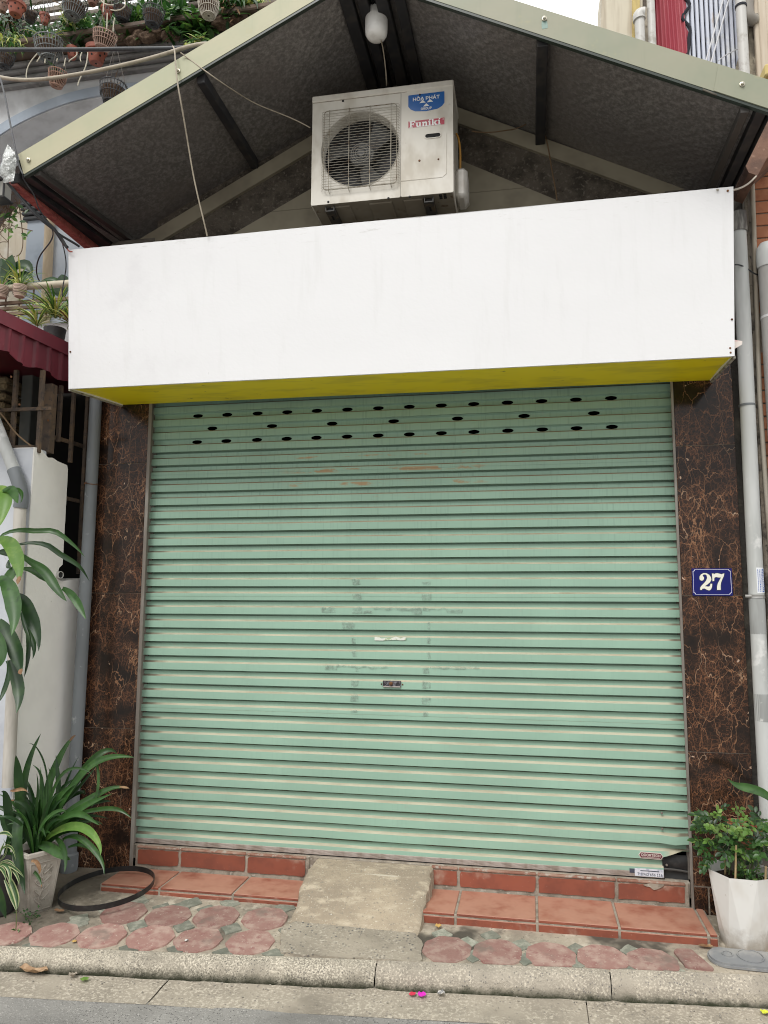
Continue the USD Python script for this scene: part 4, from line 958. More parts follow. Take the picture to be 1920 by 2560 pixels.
for k, (dz, w) in enumerate(((2.36, .10), (2.42, .075), (2.48, .09), (2.54, .11), (2.30, .05), (2.58, .12))): obj('moulding', cbox((o[0]-.22, .25-w*.4, dz), (o[0]+.03+w*.5, .42, dz+.045), .012), yel, pp_)
po = at(58, 900, Y=.35); obj('grey_post', cbox((po[0]-.04, .33, -.3), (po[0]+.04, .41, 2.7), .005), worn('post_grey', (.13, .14, .13), [((.2, .2, .18), 4., .5, .7)], .8), label='grey square post in the dark behind the iron bars', cat='post')
# red awning
maroon_s = worn('maroon_sheet', (.135, .014, .024), [((.10, .010, .018), 5., .4, .65), ((.22, .07, .07), 22., .70, .78)], .45, (10, .12, .006), spec=.45)
aw = thing('red_awning', 'dark red corrugated metal awning with a folded trim, left of the sign box', 'awning', base=(WX, -.3, 2.4))
y0_, y1_ = -1.05, -.06
def skirt(u, v):
    y = y0_+(y1_-y0_)*u; ph = (u*9.2) % 1
    dx = .012 if ph < .18 else .012*(1-(ph-.18)/.08) if ph < .26 else 0 if ph < .9 else .012*(ph-.9)/.1
    zb = 2.405+.025*u+.012*math.sin(u*23)+(.03*max(0, 1-u*2.2))
    return (WX+.004+dx+.01*(1-v)*math.sin(u*11)*.6, y, zb*(1-v)+(2.60+.03*u)*v)
m1 = quadgrid(skirt, np.linspace(0, 1, 200), np.linspace(0, 1, 5)); m2 = quadgrid(lambda u, v: np.array(skirt(u, v))-[.002, 0, 0], np.linspace(0, 1, 200), np.linspace(0, 1, 5))
obj('corrugated_skirt', MB().add(m1).add(m2), maroon_s, aw, smooth=50)
tp = [at(0, 672, X=WX), at(146, 743, X=WX)]; bt = [at(0, 702, X=WX), at(146, 771, X=WX)]
e = lambda P, y: P[0]+(P[1]-P[0])*((y-P[0][1])/(P[1][1]-P[0][1]))
A, B, C_, D_ = e(tp, y0_), e(tp, y1_), e(bt, y1_), e(bt, y0_)
V = [p+np.array([dx, 0, 0]) for dx in (.021, .016) for p in (A, B, C_+(.002*0, 0, 0), D_)]
obj('trim', trimesh.Trimesh(V, [(0, 2, 1), (0, 3, 2), (4, 5, 6), (4, 6, 7), (0, 1, 5), (0, 5, 4), (3, 7, 6), (3, 6, 2)], process=False), maroon_s, aw)
obj('roof', quadgrid(lambda u, v: (WX+.018-u*2.2, y0_+(y1_+.9-y0_)*v, A[2]+(B[2]-A[2])*v*1.9+.002-.0*u), np.linspace(0, 1, 3), np.linspace(0, 1, 3)), maroon_s, aw)
obj('roof', quadgrid(lambda u, v: (WX+.014-u*2.2, y0_+(y1_+.9-y0_)*v, A[2]+(B[2]-A[2])*v*1.9-.006-.0*u), np.linspace(0, 1, 3), np.linspace(0, 1, 3)), maroon_s, aw)
for x, y in ((42, 874), (24, 814), (104, 908)):
    p = at(x, y, X=WX+.02); obj('screw', screw(p, .006, (1, 0, 0)), rustm, aw)
# grey pipes on the left
pvc = worn('pvc_grey', (.17, .185, .195), [((.13, .14, .147), (6, 6, 1.2), .42, .66), ((.32, .33, .325), 18., .62, .76)], .5, rvar=.08, spec=.4)
pvc_l = worn('pvc_pale', (.50, .51, .495), [((.40, .41, .395), (9, 9, 1.4), .42, .66), ((.30, .285, .255), (14, 14, 3), .66, .78), ((.62, .62, .60), 9., .6, .72)], .5, rvar=.08, spec=.4)
dp = thing('drain_pipe', 'grey plastic drain pipe between the yard wall and the left marble pier', 'pipe', base=(-.32, -.1, -.2))
obj('pipe', tube([(-.322, -.095, -.13), (-.316, -.095, .6), (-.310, -.095, 1.5), (-.306, -.095, 2.9)], .0335, 20), pvc, dp, smooth=40)
w_ = at(193, 1044, Y=-.13)[2]
obj('tie_wire', tube([(-.312+.036*math.cos(t), -.095+.036*math.sin(t), w_+.004*math.sin(t*2)) for t in np.linspace(0, 2*PI, 24)], .0025, 5), rustm, dp)
obj('tie_twist', tube([(-.318, -.131, w_), (-.312, -.14, w_+.006), (-.325, -.137, w_-.004)], .003, 5), rustm, dp)
obj('base_socket', lathe([(.0, 0), (.040, 0), (.046, .03), (.046, .10), (.040, .105), (.034, .108)], 22, (-.323, -.098, -.235)), pvc, dp, smooth=35)
sl = thing('slanting_pipe', 'pale grey pipe slanting to an elbow on the bluish street face of the yard wall', 'pipe', base=(-.5, ya-.06, 0))
YP = ya-.045
q0, q1, q2, q3 = at(-40, 835, Y=YP), at(38, 1035, Y=YP), at(45, 1064, Y=YP), at(18, 1700, Y=YP)
obj('pipe', tube([q0, q1-(q1-q0)*.05], .031, 18), pvc_l, sl, smooth=40)
obj('elbow', tube(spline([q1-(q1-q0)*.10, q1, q2, q2+(q3-q2)*.055], 10), .035, 18), pvc, sl, smooth=50)
obj('pipe', tube([q2+(q3-q2)*.03, q3], .030, 18), worn('pvc_dusty', (.50, .47, .42), [((.36, .33, .29), (9, 9, 2), .45, .66)], .6), sl, smooth=40)
obj('joint_collar', lathe([(.031, 0), (.0335, 0), (.0335, .07), (.031, .07)], 18, at(40, 1235, Y=YP)), pvc_l, sl, smooth=40)

# house behind the yard
YH = 1.0
hs = thing('left_house', 'white house with a grey cornice, an arch and a loggia behind the hanging baskets', 'house', base=(-1.5, YH, 0))
white_h = worn('house_white', (.60, .61, .62), [((.47, .475, .48), 4., .45, .66), ((.30, .29, .28), 24., .70, .78)], .8, (30, .3, .004), spec=.2)
blue_h = worn('house_blue_grey', (.39, .44, .50), [((.32, .37, .43), 4., .42, .66)], .8, spec=.2)
grey_c = worn('cornice_grey', (.25, .25, .25), [((.17, .17, .165), 6., .45, .66), ((.33, .325, .31), 20., .55, .72)], .75, (40, .3, .003), spec=.3)
brown_s = worn('soffit_brown', (.13, .105, .095), [((.10, .08, .072), 4., .4, .65)], .9, spec=.1)
cream_h = worn('stained_cream_wall', (.56, .50, .40), [((.40, .33, .24), (7, 7, 1.2), .48, .68), ((.66, .62, .54), 5., .5, .7)], .9, (40, .3, .003), spec=.15)
# arch outline traced on the facade plane
arc = [at(x, y, Y=YH) for x, y in ((-120, 420), (-60, 350), (0, 300), (50, 270), (100, 247), (150, 229), (205, 216), (260, 209), (330, 205))]
ap = spline([(p[0], 0, p[2]) for p in arc], 40)
arch = [(p[0], p[2]) for p in ap]
ztopw = float(at(0, 185, Y=YH)[2])
wall = Polygon(arch+[(1.2, arch[-1][1]), (1.2, ztopw), (-4.2, ztopw), (-4.2, arch[0][1])])
obj('upper_wall', plate(wall.buffer(0), .30, wallframe((0, YH+.30, 0))), white_h, hs)
for k, (o_, w, dpt, mt) in enumerate(((.0, .05, .035, blue_h), (.085, .014, .022, white_h))):
    ring_ = LineString(arch).buffer(w/2 if k else .040, cap_style=2)
    off = affinity.translate(ring_, 0, .0 if k else .045)
    obj('arch_moulding', plate(off, dpt, wallframe((0, YH+.002, 0))), mt, hs)
obj('soffit', quadgrid(lambda u, v: (ap[int(u)][0], YH+.001+.62*v, ap[int(u)][2]+.012), range(40), (0, 1)), brown_s, hs)
obj('loggia_wall', cbox((-4.5, YH+1.3, 2.2), (1.2, YH+1.35, 5.4), .003), cream_h, hs, label='stained cream back wall of the loggia')
obj('loggia_pier', cbox((float(at(62, 600, Y=YH+1.25)[0]), YH+1.18, 2.2), (float(at(106, 600, Y=YH+1.25)[0]), YH+1.305, float(at(80, 478, Y=YH+1.25)[2])), .004), blue_h, hs)
obj('loggia_wall', cbox((float(at(106, 600, Y=YH+1.25)[0]), YH+1.24, 2.2), (1.2, YH+1.302, 5.2), .004), worn('house_pale_blue', (.52, .56, .61), [((.45, .49, .54), 4., .42, .66)], .8, spec=.2), hs, label='pale blue wall of the loggia')
cx0, cx1 = float(at(60, 470, Y=YH+1.2)[0]), float(at(115, 470, Y=YH+1.2)[0])
zc_ = float(at(85, 478, Y=YH+1.2)[2])
for k in range(5): obj('capital_moulding', cbox((cx0-.02-.008*k, YH+1.15-.01*k, zc_+.045*k), (cx1+.01*k, YH+1.30, zc_+.045*k+.035), .008), worn('capital_dark', (.035, .037, .04), [], .6), hs)
obj('loggia_pipe', tube([at(108, 465, Y=YH+1.2), at(100, 640, Y=YH+1.2), at(94, 740, Y=YH+1.2)], .045, 14), worn('pipe_tan', (.42, .33, .22), [((.55, .45, .32), (10, 10, 2), .45, .66)], .6), hs, smooth=40)
zfl = float(at(0, 690, Y=YH+.1)[2])
obj('floor_slab', cbox((-4.5, YH-.05, zfl-.35), (1.2, YH+1.4, zfl-.12), .006), white_h, hs)
# cornice
cz = [float(at(0, y, Y=YH-.12)[2]) for y in (175, 168, 158, 151, 143, 134)]
for (za, zb, dep) in ((cz[0], cz[1], .05), (cz[1]+.004, cz[2]-.004, .08), (cz[2], cz[3], .11), (cz[3]+.003, cz[4]+.01, .14)):
    obj('cornice', cbox((-4.3, YH-dep, za), (1.1, YH+.05, zb), .012), grey_c, hs)
led = worn('ledge_brown', (.15, .105, .075), [((.09, .07, .055), 7., .4, .65)], .85)
obj('planter_ledge', cbox((-4.3, YH-.30, cz[4]+.014), (1.1, YH+.45, cz[5]+.02), .008), led, hs)
zl = cz[5]+.02
# roof-level railing behind the plants: weathered timber slats
wood_g = worn('weathered_slat', (.15, .125, .10), [((.24, .21, .175), (2, 20, 20), .45, .66), ((.08, .065, .05), 30., .5, .7)], .85)
tr_ = thing('terrace_rail', 'weathered timber railing slats on the terrace above the cornice', 'railing', base=(-2, YH+.55, zl))
for yy in (78, 62, 46, 26, 4):
    zz = float(at(60, yy, Y=YH+.5)[2]); obj('rail_slat', cbox((-4.2, YH+.50, zz-.022), (.4, YH+.53, zz+.022), .004), wood_g, tr_)
for x in (-3.2, -2.3, -1.45, -.6): obj('rail_post', cbox((x-.06, YH+.54, zl-.2), (x+.06, YH+.62, zl+1.2), .006), worn('post_brownblack', (.05, .042, .038), [], .8), tr_)
for k in range(14): obj('rail_bar', tube([(-3.4+k*.21, YH+.9, zl-.2), (-3.4+k*.21, YH+.9, zl+1.1)], .012, 6), worn('bar_dark', (.04, .045, .06), [], .6), tr_)
obj('fascia_board', cbox((-4.2, YH+1.3, zl+.9), (.3, YH+1.34, zl+1.25), .004), worn('pale_board', (.45, .47, .46), [], .7), tr_)
# loggia railing at street side of the yard roof
rl = thing('loggia_rail', 'rusty loggia railing with a fat cream handrail under the spider plants', 'railing', base=(-1.5, YH-.1, zfl))
YR = YH-.12
hr0, hr1 = at(-60, 628, Y=YR), at(190, 610, Y=YR); hr1[2] = hr0[2] = (hr0[2]+hr1[2])/2
obj('handrail', tube([hr0-(.5, 0, 0), hr1+(.6, 0, 0)], .026, 14), worn('handrail_cream', (.48, .43, .33), [((.30, .25, .18), 9., .5, .7)], .55), rl, smooth=40)
rust_r = worn('rail_rusty', (.15, .10, .065), [((.24, .19, .14), (3, 20, 20), .45, .66)], .8)
for y in (652, 664, 676):
    z = float(at(60, y, Y=YR)[2]); obj('rail', cbox((hr0[0]-.5, YR-.012, z-.012), (hr1[0]+.6, YR+.012, z+.012), .002), rust_r, rl)
for k in range(26):
    x = hr0[0]-.4+k*.115; obj('bar', cbox((x-.005, YR+.0, zfl-.12), (x+.005, YR+.01, hr0[2]), .001), rust_r, rl)
obj('back_fill', cbox((-4.4, YH+1.5, -.4), (-.32, 5.5, 5.2), .01), white_h, hs)
#==PART6==
# ------------------------------------------------------------------ right neighbour
rh = thing('right_house', 'house faced with terracotta brick tiles beside the right drain pipe', 'house', base=(3.5, 0, -.3))
mort = worn('brick_mortar', (.30, .27, .23), [((.15, .13, .11), 7., .45, .66), ((.05, .045, .04), 11., .62, .72)], .92, (50, .7, .008), spec=.15)
RTOP = float(at(1650, 180, Y=-.03)[2])
obj('wall', cbox((3.228, -.030, -.4), (6.2, .9, RTOP), .004), mort, rh)
obj('side_wall', cbox((3.118, .02, -.4), (3.227, .9, RTOP-.1), .004), worn('gap_dark', (.06, .055, .048), [((.13, .115, .09), 6., .5, .7)], .95, (40, .8, .01)), rh)
brick_m = worn('brick_tile', (.36, .145, .075), [((.44, .20, .11), 10., .4, .66), ((.28, .105, .06), 22., .5, .7), ((.42, .34, .27), 30., .70, .80)], .75, (80, .3, .002), rand=.12, spec=.25)
nrow = 0
z = -.30
while z < RTOP-.06:
    h = .058; off = (nrow % 2)*.11
    gap_ = 2.30 < z < 2.50 or .75 < z < 1.9 and True
    x = 3.238+off-.22
    while x < 3.85:
        a, b = max(x, 3.236 if not (1.55 < z < 1.72) else 3.27), x+.214
        if z > 2.62: a = max(a, 3.262)
        if b-a > .02 and not (2.42 < z < 2.64 and a < 3.27) and not (1.02 < z < 1.72 and a < 3.27):
            obj('brick', cbox((a, -.0395+rng.uniform(-.001, .001), z), (b, -.029, z+h), .0015), brick_m, rh)
        x += .222
    z += .0655; nrow += 1
# narrow plaster-lined return and lumps of mortar in the gap
obj('gap_lining', cbox((3.222, -.036, -.4), (3.240, -.0305, RTOP-.02), .002), worn('gap_plaster', (.22, .19, .15), [((.07, .06, .05), 10., .45, .60), ((.04, .036, .03), 26., .55, .7)], .95, (40, .9, .012)), rh)
lm = trimesh.creation.icosphere(3, 1.0)
for k, (x, y, z, sx, sz) in enumerate(((3.245, -.03, 2.54, .022, .10), (3.235, -.03, 1.9, .018, .25), (3.24, -.03, 1.35, .02, .30), (3.20, .0, 2.9, .03, .16))):
    v = lm.vertices*(1+.5*(meshkit.fbm(lm.vertices*2.2+k*5, 3)[:, None]-.5)); obj('mortar_lump', trimesh.Trimesh(v*[sx, .014, sz]+[x, y, z], lm.faces, process=False), worn('gap_plaster', ()), rh, smooth=True)
# brown stucco ledge over the gap
led2 = worn('brown_ledge', (.20, .11, .075), [((.13, .075, .055), 9., .4, .6), ((.28, .17, .12), 25., .6, .72)], .85, (40, .5, .006))
c0 = [at(x, y, Y=-.30) for x, y in ((1659, 236), (1640, 300), (1609, 352), (1618, 372), (1636, 378), (1655, 342), (1700, 300), (1700, 236))]
q = Polygon([(p[0], p[2]) for p in c0])
obj('ledge_soffit', plate(q.buffer(.002), .26, wallframe((0, -.04, 0))), led2, rh)
obj('ledge_band', cbox((3.30, -.34, float(at(1650, 330, Y=-.30)[2])), (3.9, -.30, float(at(1650, 318, Y=-.30)[2])), .006), led2, rh)
# pipes
p_r = thing('drain_pipe', 'pale grey plastic drain pipe with a printed sticker right of the house number', 'pipe', base=(3.17, -.1, -.3))
pts = [(3.172, -.095, 3.10), (3.172, -.095, 2.60), (3.166, -.095, 1.7), (3.163, -.095, .9), (3.163, -.095, .05), (3.165, -.095, -.30)]
obj('pipe', tube(pts[::-1], .0345, 22), pvc_l, p_r, smooth=40)
for zj in (float(at(1612, 872, Y=-.13)[2]), float(at(1650, 1782, Y=-.13)[2])):
    xx = 3.1665 if zj > 1 else 3.163; obj('socket_ring', lathe([(.034, -.005), (.0368, -.005), (.0368, .005), (.034, .005)], 22, (xx, -.095, zj)), pvc, p_r, smooth=40)
zs = float(at(1630, 1288, Y=-.13)[2])
zg = [float(at(1648, y, Y=-.13)[2]) for y in (1292, 1370, 1500, 1560)]
for za_, zb_, mt_ in ((zg[0], zg[1], 'pvc_mid_grey'), (zg[2], zg[3], 'pvc_mid_grey')): obj('stained_length', lathe([(.0346, 0), (.0352, .002), (.0352, za_-zb_-.002), (.0346, za_-zb_)], 22, (3.1638, -.095, zb_)), worn('pvc_mid_grey', (.34, .35, .34), [((.27, .275, .265), (12, 12, 2), .45, .66), ((.52, .52, .50), 26., .62, .72)], .55), p_r, smooth=40)
obj('clamp', lathe([(.0345, -.008), (.0372, -.008), (.0362, -.003), (.0362, .003), (.0372, .008), (.0345, .008)], 22, (3.1645, -.095, zs)), worn('clamp_steel', (.40, .39, .37), [], .35, metal=.8), p_r, smooth=40)
obj('clamp_screw', tube([(3.112, -.105, zs), (3.14, -.112, zs)], .008, 8), worn('clamp_steel', ()), p_r, smooth=40)
obj('collar', lathe([(.0345, 0), (.040, 0), (.040, .10), (.0345, .10)], 22, (3.172, -.095, float(at(1600, 470, Y=-.13)[2])-.06)), worn('collar_stained', (.22, .21, .19), [((.06, .055, .05), (14, 14, 4), .45, .6)], .7), p_r, smooth=40)
def on_pipe(th, z, r=.0350): return (3.1645+r*math.sin(th), -.095-r*math.cos(th), z)
zt_, zb_ = float(at(1640, 1226, Y=-.13)[2]), float(at(1640, 1281, Y=-.13)[2])
lab = quadgrid(lambda u, v: on_pipe(-.15+1.35*u, zb_+(zt_-zb_)*v), np.linspace(0, 1, 12), np.linspace(0, 1, 3))
st_ = obj('label_sticker', lab, worn('label_white', (.70, .72, .74), [], .5), p_r, smooth=True)
bluei = worn('blue_ink', (.03, .09, .36), [], .6)
def strip(u0, u1, v0, v1): return quadgrid(lambda u, v: on_pipe(-.15+1.35*(u0+(u1-u0)*u), zb_+(zt_-zb_)*(v0+(v1-v0)*v), .0354), np.linspace(0, 1, 3), (0, 1))
mb = MB(); mb.add(strip(.60, .76, .04, .95))
for (u0, u1, step_) in ((.10, .17, .02), (.27, .37, .05), (.44, .51, .04), (.84, .95, .05)):
    v = .05
    while v < .93:
        l = rng.uniform(.4, 1.0)*step_*1.2; mb.add(strip(u0+rng.uniform(0, .02), u1, v, min(v+l, .94))); v += l+step_*.45
obj('print', mb, bluei, st_)
mb = MB(); v = .08
while v < .9:
    l = rng.uniform(.03, .07); mb.add(quadgrid(lambda u, w, v=v, l=l: on_pipe(-.15+1.35*(.64+.09*u), zb_+(zt_-zb_)*(v+l*w), .0358), (0, 1), (0, 1))); v += l+.035
obj('print_letters', mb, white_p, st_)
sp_ = thing('thin_pipe', 'thin beige conduit running up the brick wall between the two grey pipes', 'pipe', base=(3.25, -.06, -.3))
a, b = at(1626, 420, Y=-.055), at(1641, 860, Y=-.055)
obj('conduit', tube([a+(a-b)*.6, a, b, (b[0]+.012, -.055, 1.3), (b[0]+.03, -.055, -.3)], .0115, 10), worn('conduit_beige', (.42, .38, .31), [((.30, .26, .20), (10, 10, 2), .45, .66)], .6), sp_, smooth=40)
fp = thing('thick_pipe', 'thick grey pipe with a capped top on the brick wall at the right edge', 'pipe', base=(3.32, -.1, -.3))
c = at(1662, 560, Y=-.12)
ztop_ = float(at(1655, 527, Y=-.12)[2])
obj('pipe', tube([(c[0]+.012, -.10, -.3), (c[0]+.004, -.10, 1.5), (c[0], -.10, ztop_-.06)], .048, 22), worn('pvc_mid', (.40, .39, .37), [((.31, .30, .28), (9, 9, 1.5), .42, .66)], .55), fp, smooth=40)
obj('cap', lathe([(.052, 0), (.054, .06), (.050, .10), (.035, .125), (0, .13)], 22, (c[0], -.10, ztop_-.115)), pvc_l, fp, smooth=45)
obj('clip', lathe([(.048, -.006), (.0505, -.006), (.0505, .006), (.048, .006)], 22, (c[0]+.002, -.10, float(at(1650, 679, Y=-.15)[2]))), worn('clip_white', (.7, .7, .7), [], .4), fp, smooth=40)

# upper storeys behind on the right
YU = 1.4
ub = thing('upper_building', 'weathered tall building with red corrugated sheet and pale window bars above the canopy', 'building', base=(3.6, YU, 4.3))
cream_s = worn('streaked_cream_wall', (.60, .55, .44), [((.34, .28, .21), (5, 5, .5), .50, .66), ((.70, .67, .58), 3., .5, .7)], .9, (30, .3, .004), spec=.15)
yel_s = worn('yellow_strip', (.58, .46, .20), [((.40, .31, .15), (8, 8, 1.5), .5, .68)], .9, spec=.15)
def panel(pts, y, mt, nm, d=.04):
    P = [at(x, yy, Y=y) for x, yy in pts]; q = Polygon([(p[0], p[2]) for p in P])
    return obj(nm, plate(q if q.exterior.is_ccw else Polygon(list(q.exterior.coords)[::-1]), d, wallframe((0, y+d, 0))), mt, ub)
panel(((1296, 120), (1302, -60), (1388, -60), (1388, 120)), YU, cream_s, 'cream_wall', .4)
panel(((1366, 120), (1366, -60), (1382, -60), (1382, 120)), YU-.02, yel_s, 'yellow_strip', .02)
gap_p = worn('cracked_plaster', (.40, .36, .29), [((.12, .10, .08), 9., .48, .62)], .95, (40, .8, .01))
panel(((1382, 160), (1388, -60), (1420, -60), (1400, 160)), YU+.02, gap_p, 'cracked_strip', .06)
dk = worn('void_dark', (.02, .022, .03), [], .9)
panel(((1380, 220), (1380, -60), (1680, -60), (1680, 220)), YU+.5, dk, 'dark_interior', .05)  # near-black sheet painted as the unlit room behind the bars
pink = worn('red_corrugated', (.40, .075, .10), [((.46, .13, .15), (8, 8, 1), .45, .66)], .6, spec=.3)
l0, l1 = at(1390, 40, Y=YU+.1), at(1478, 40, Y=YU+.1)
def corr(u, v):
    x = l0[0]+(l1[0]-l0[0]+.02)*u; xr = (u*11) % 1; edge = .018*math.sin(v*40)
    return (x-(.25*v-.1)*(u)*.22+edge*(u > .98), YU+.1-.020*(.5-.5*math.cos(2*PI*xr)), 4.55+1.6*v)
cs_ = quadgrid(corr, np.linspace(0, 1, 100), np.linspace(0, 1, 24)); obj('corrugated_sheet', cs_, pink, ub, smooth=60)
obj('sheet_edge', tube([np.array(corr(1, v))+(.006+.012*math.sin(v*60), -.01, 0) for v in np.linspace(0, 1, 60)], .012, 6), dk, ub)
barw = worn('bar_pale_blue', (.55, .58, .66), [((.42, .33, .26), (14, 14, 2.5), .58, .68), ((.66, .66, .62), 4., .5, .7)], .5)
for k in range(13):
    xd = 1478+k*10.4; t_, b = at(xd+4, -10, Y=YU+.12), at(xd-7, 200, Y=YU+.12)
    obj('window_bar', cbox((t_[0]-.0105, YU+.10, 4.5), (t_[0]+.0105, YU+.13, 6.2), .003), barw, ub)
for dx in (0, 12):
    obj('diagonal_wire', tube([at(1520+dx, 150, Y=YU+.05), at(1562+dx, 0, Y=YU+.05), at(1580+dx, -60, Y=YU+.05)], .006, 6), worn('wire_white', (.6, .6, .62), [], .5), ub)
obj('loose_wire', tube(spline([at(1552, 131, Y=YU+.05), at(1575, 115, Y=YU+.06), at(1606, 100, Y=YU+.05)], 10), .004, 5), worn('wire_white', ()), ub)
moss_w = worn('mossy_concrete', (.33, .29, .22), [((.10, .085, .065), (7, 7, 1.6), .46, .60), ((.55, .49, .38), 9., .55, .70)], .95, (35, .9, .012))
panel(((1568, 230), (1594, 130), (1622, 30), (1634, -60), (1720, -60), (1720, 230)), YU+.06, moss_w, 'sloping_concrete', .03)
tanb = worn('tan_cladding', (.50, .42, .32), [((.62, .55, .45), (10, 10, .6), .45, .66)], .8)
for k in range(1, 6):
    a, b = at(1630+k*8.5+6, 200, Y=YU-.0), at(1622+k*8.5, -20, Y=YU-.0)
    obj('cladding_strip', cbox((min(a[0], b[0])-.01, YU-.0+.012*(k % 2), 4.3), (min(a[0], b[0])+.042, YU+.05, 6.2), .006), tanb, ub)
pv_w = worn('pvc_white', ())
up_ = thing('balcony_pipe', 'white vertical pipe against the mossy concrete at top right', 'pipe', base=(3.9, YU-.2, 4.3))
a = at(1605, 100, Y=YU-.02); obj('pipe', tube([(a[0], YU-.02, 4.2), (a[0], YU-.02, 5.6), (a[0], YU-.02, 6.3)], .035, 16), pv_w, up_, smooth=40)
obj('clip', lathe([(.035, -.008), (.04, -.008), (.04, .008), (.035, .008)], 16, (a[0], YU-.02, float(at(1605, 14, Y=YU-.02)[2]))), dk, up_)
eb = thing('elbow_pipe', 'dark thick pipe elbow beside the white vertical pipe at top right', 'pipe', base=(4.0, YU-.2, 5.3))
a, b, c = at(1618, 38, Y=YU-.2), at(1608, 22, Y=YU-.2), at(1624, -20, Y=YU-.2)
obj('elbow', tube(spline([at(1634, 40, Y=YU+.05), at(1622, 42, Y=YU+.0), at(1616, 24, Y=YU-.0), at(1624, -30, Y=YU-.0)], 14), .038, 16), worn('pvc_dirty', (.22, .20, .17), [((.42, .38, .30), 6., .5, .66)], .6), eb, smooth=50)
t3 = thing('balcony_pipe', 'pair of white pipes with an elbow joint on the yellow strip at top right', 'pipe', base=(3.2, YU-.1, 4.6))
a = at(1382, 60, Y=YU-.08); b = at(1392, 60, Y=YU-.08)
obj('pipe', tube([(a[0], YU-.08, 4.2), (a[0], YU-.08, float(at(1380, 42, Y=YU-.08)[2]))], .035, 14), pv_w, t3, smooth=40)
obj('elbow', tube(spline([at(1381, 44, Y=YU-.08), at(1382, 33, Y=YU-.08), at(1392, 30, Y=YU-.08)], 8), .045, 14), pv_w, t3, smooth=50)
obj('pipe', tube([(b[0]+.05, YU-.08, 4.2), (b[0]+.05, YU-.08, 6.3)], .028, 14), pv_w, t3, smooth=40)
# bracket block at the right edge
obj('yellow_block', cbox((float(at(1646, 160, Y=-.2)[0]), -.25, float(at(1650, 176, Y=-.2)[2])), (3.9, -.05, float(at(1650, 152, Y=-.2)[2])), .006), yel_s, label='yellow painted block at the right edge above the brick wall', cat='block')
#==PART7==
# ------------------------------------------------------------------ number plate
enamel = worn('enamel_blue', (.008, .011, .12), [], .3, spec=.25); cream_e = worn('enamel_cream', (.74, .72, .62), [], .3); halo = worn('enamel_grey', (.05, .055, .075), [], .3); lav = worn('enamel_line', (.62, .60, .72), [], .3)
n0, n1 = at(1496.5, 1286.5, Y=-.054), at(1580.5, 1227.5, Y=-.054)
W_, H_ = n1[0]-n0[0], n1[2]-n0[2]
npl = thing('number_plate', 'dark blue enamel house number plate reading 27 on the right marble pier', 'number plate', base=((n0[0]+n1[0])/2, -.05, n0[2]))
obj('plate', plate(sbox(n0[0], n0[2], n1[0], n1[2]).buffer(-.003).buffer(.003), .003, wallframe((0, -.0505, 0))), enamel, npl)
def inset(d, r):
    q = sbox(n0[0]+d, n0[2]+d, n1[0]-d, n1[2]-d)
    for x in (n0[0]+d, n1[0]-d):
        for z in (n0[2]+d, n1[2]-d): q = q.difference(Point(x, z).buffer(r))
    return q
obj('border', plate(inset(.0048, .008).difference(inset(.0068, .0082)), .0004, wallframe((0, -.0535, 0))), lav, npl)
G2 = [(297, 370), (300, 330), (330, 285), (385, 258), (440, 262), (495, 295), (528, 350), (530, 400), (505, 445), (460, 485), (405, 523), (385, 538), (420, 530), (460, 540), (495, 530), (512, 480), (545, 480), (540, 540), (515, 595), (480, 615), (440, 605), (390, 575), (345, 580), (330, 605), (300, 605), (302, 560), (330, 520), (390, 460), (430, 410), (450, 360), (445, 310), (420, 285), (385, 285), (360, 305), (370, 325), (388, 350), (385, 385), (360, 410), (325, 412), (303, 395)]
G7 = [(550, 270), (580, 268), (590, 285), (620, 265), (660, 262), (710, 275), (750, 285), (770, 270), (797, 270), (785, 320), (750, 390), (725, 450), (712, 520), (710, 605), (637, 605), (640, 540), (660, 470), (700, 400), (730, 350), (690, 350), (640, 340), (605, 345), (590, 370), (588, 420), (555, 425)]
for gl in (G2, G7):
    q = Polygon([(n0[0]+W_*(x-145)/805, n1[2]-H_*(y-160)/562) for x, y in gl]).buffer(0).buffer(.0012).buffer(-.0012)
    obj('digit_edge', plate(q.buffer(.0026), .0004, wallframe((0, -.0535, 0))), halo, npl)
    obj('digit', plate(q, .0005, wallframe((0, -.0539, 0))), cream_e, npl)

# ------------------------------------------------------------------ black hoop on the pavement
CC = lambda ox, oy, s: (lambda x, y: ((ox+x/s)/DK, (oy+y/s)/DK))
c7 = CC(0, 1780, 3.456)
zz = -.215
pl_, pr_, pt_, pb_ = (on_pave(*c7(*q)) for q in ((516, 1560), (1318, 1480), (1060, 1362), (830, 1708)))
hc = (pl_+pr_+pt_+pb_)/4; hc[2] = 0
ang = np.linspace(0, 2*PI, 80)
ra, rb_ = np.linalg.norm((pr_-pl_)[:2])/2, np.linalg.norm((pt_-pb_)[:2])/2
black_p = worn('black_strap', (.010, .010, .010), [((.03, .029, .027), 16., .5, .7)], .35, spec=.5)
hp = thing('hoop', 'black plastic strap bent into a hoop lying on the pavement at the left', 'hoop', base=(hc[0], hc[1], -.25))
e1 = (pr_-pl_)/2; e2 = (pt_-pb_)/2
V, F = [], []
N = 84
ctr = np.zeros(3); ring = []
for i in range(N):
    t = 2*PI*i/(N-1)*1.04-.62; k_ = 1+.010*(i/(N-1)-.5)
    ix, iy = 917+k_*(401*math.cos(t)+115*math.sin(t)), 1548-k_*(40*math.cos(t)+170*math.sin(t))*1.0
    p = on_pave(*c7(ix, iy))
    for _ in range(6):
        q_ = min(max((p[0]+.20)/.24, 0), 1); p = at(*c7(ix, iy), Z=pz(p[1])+.003+.034*q_*q_*(3-2*q_))
    ring.append(p)
ctr = np.mean(ring, axis=0)
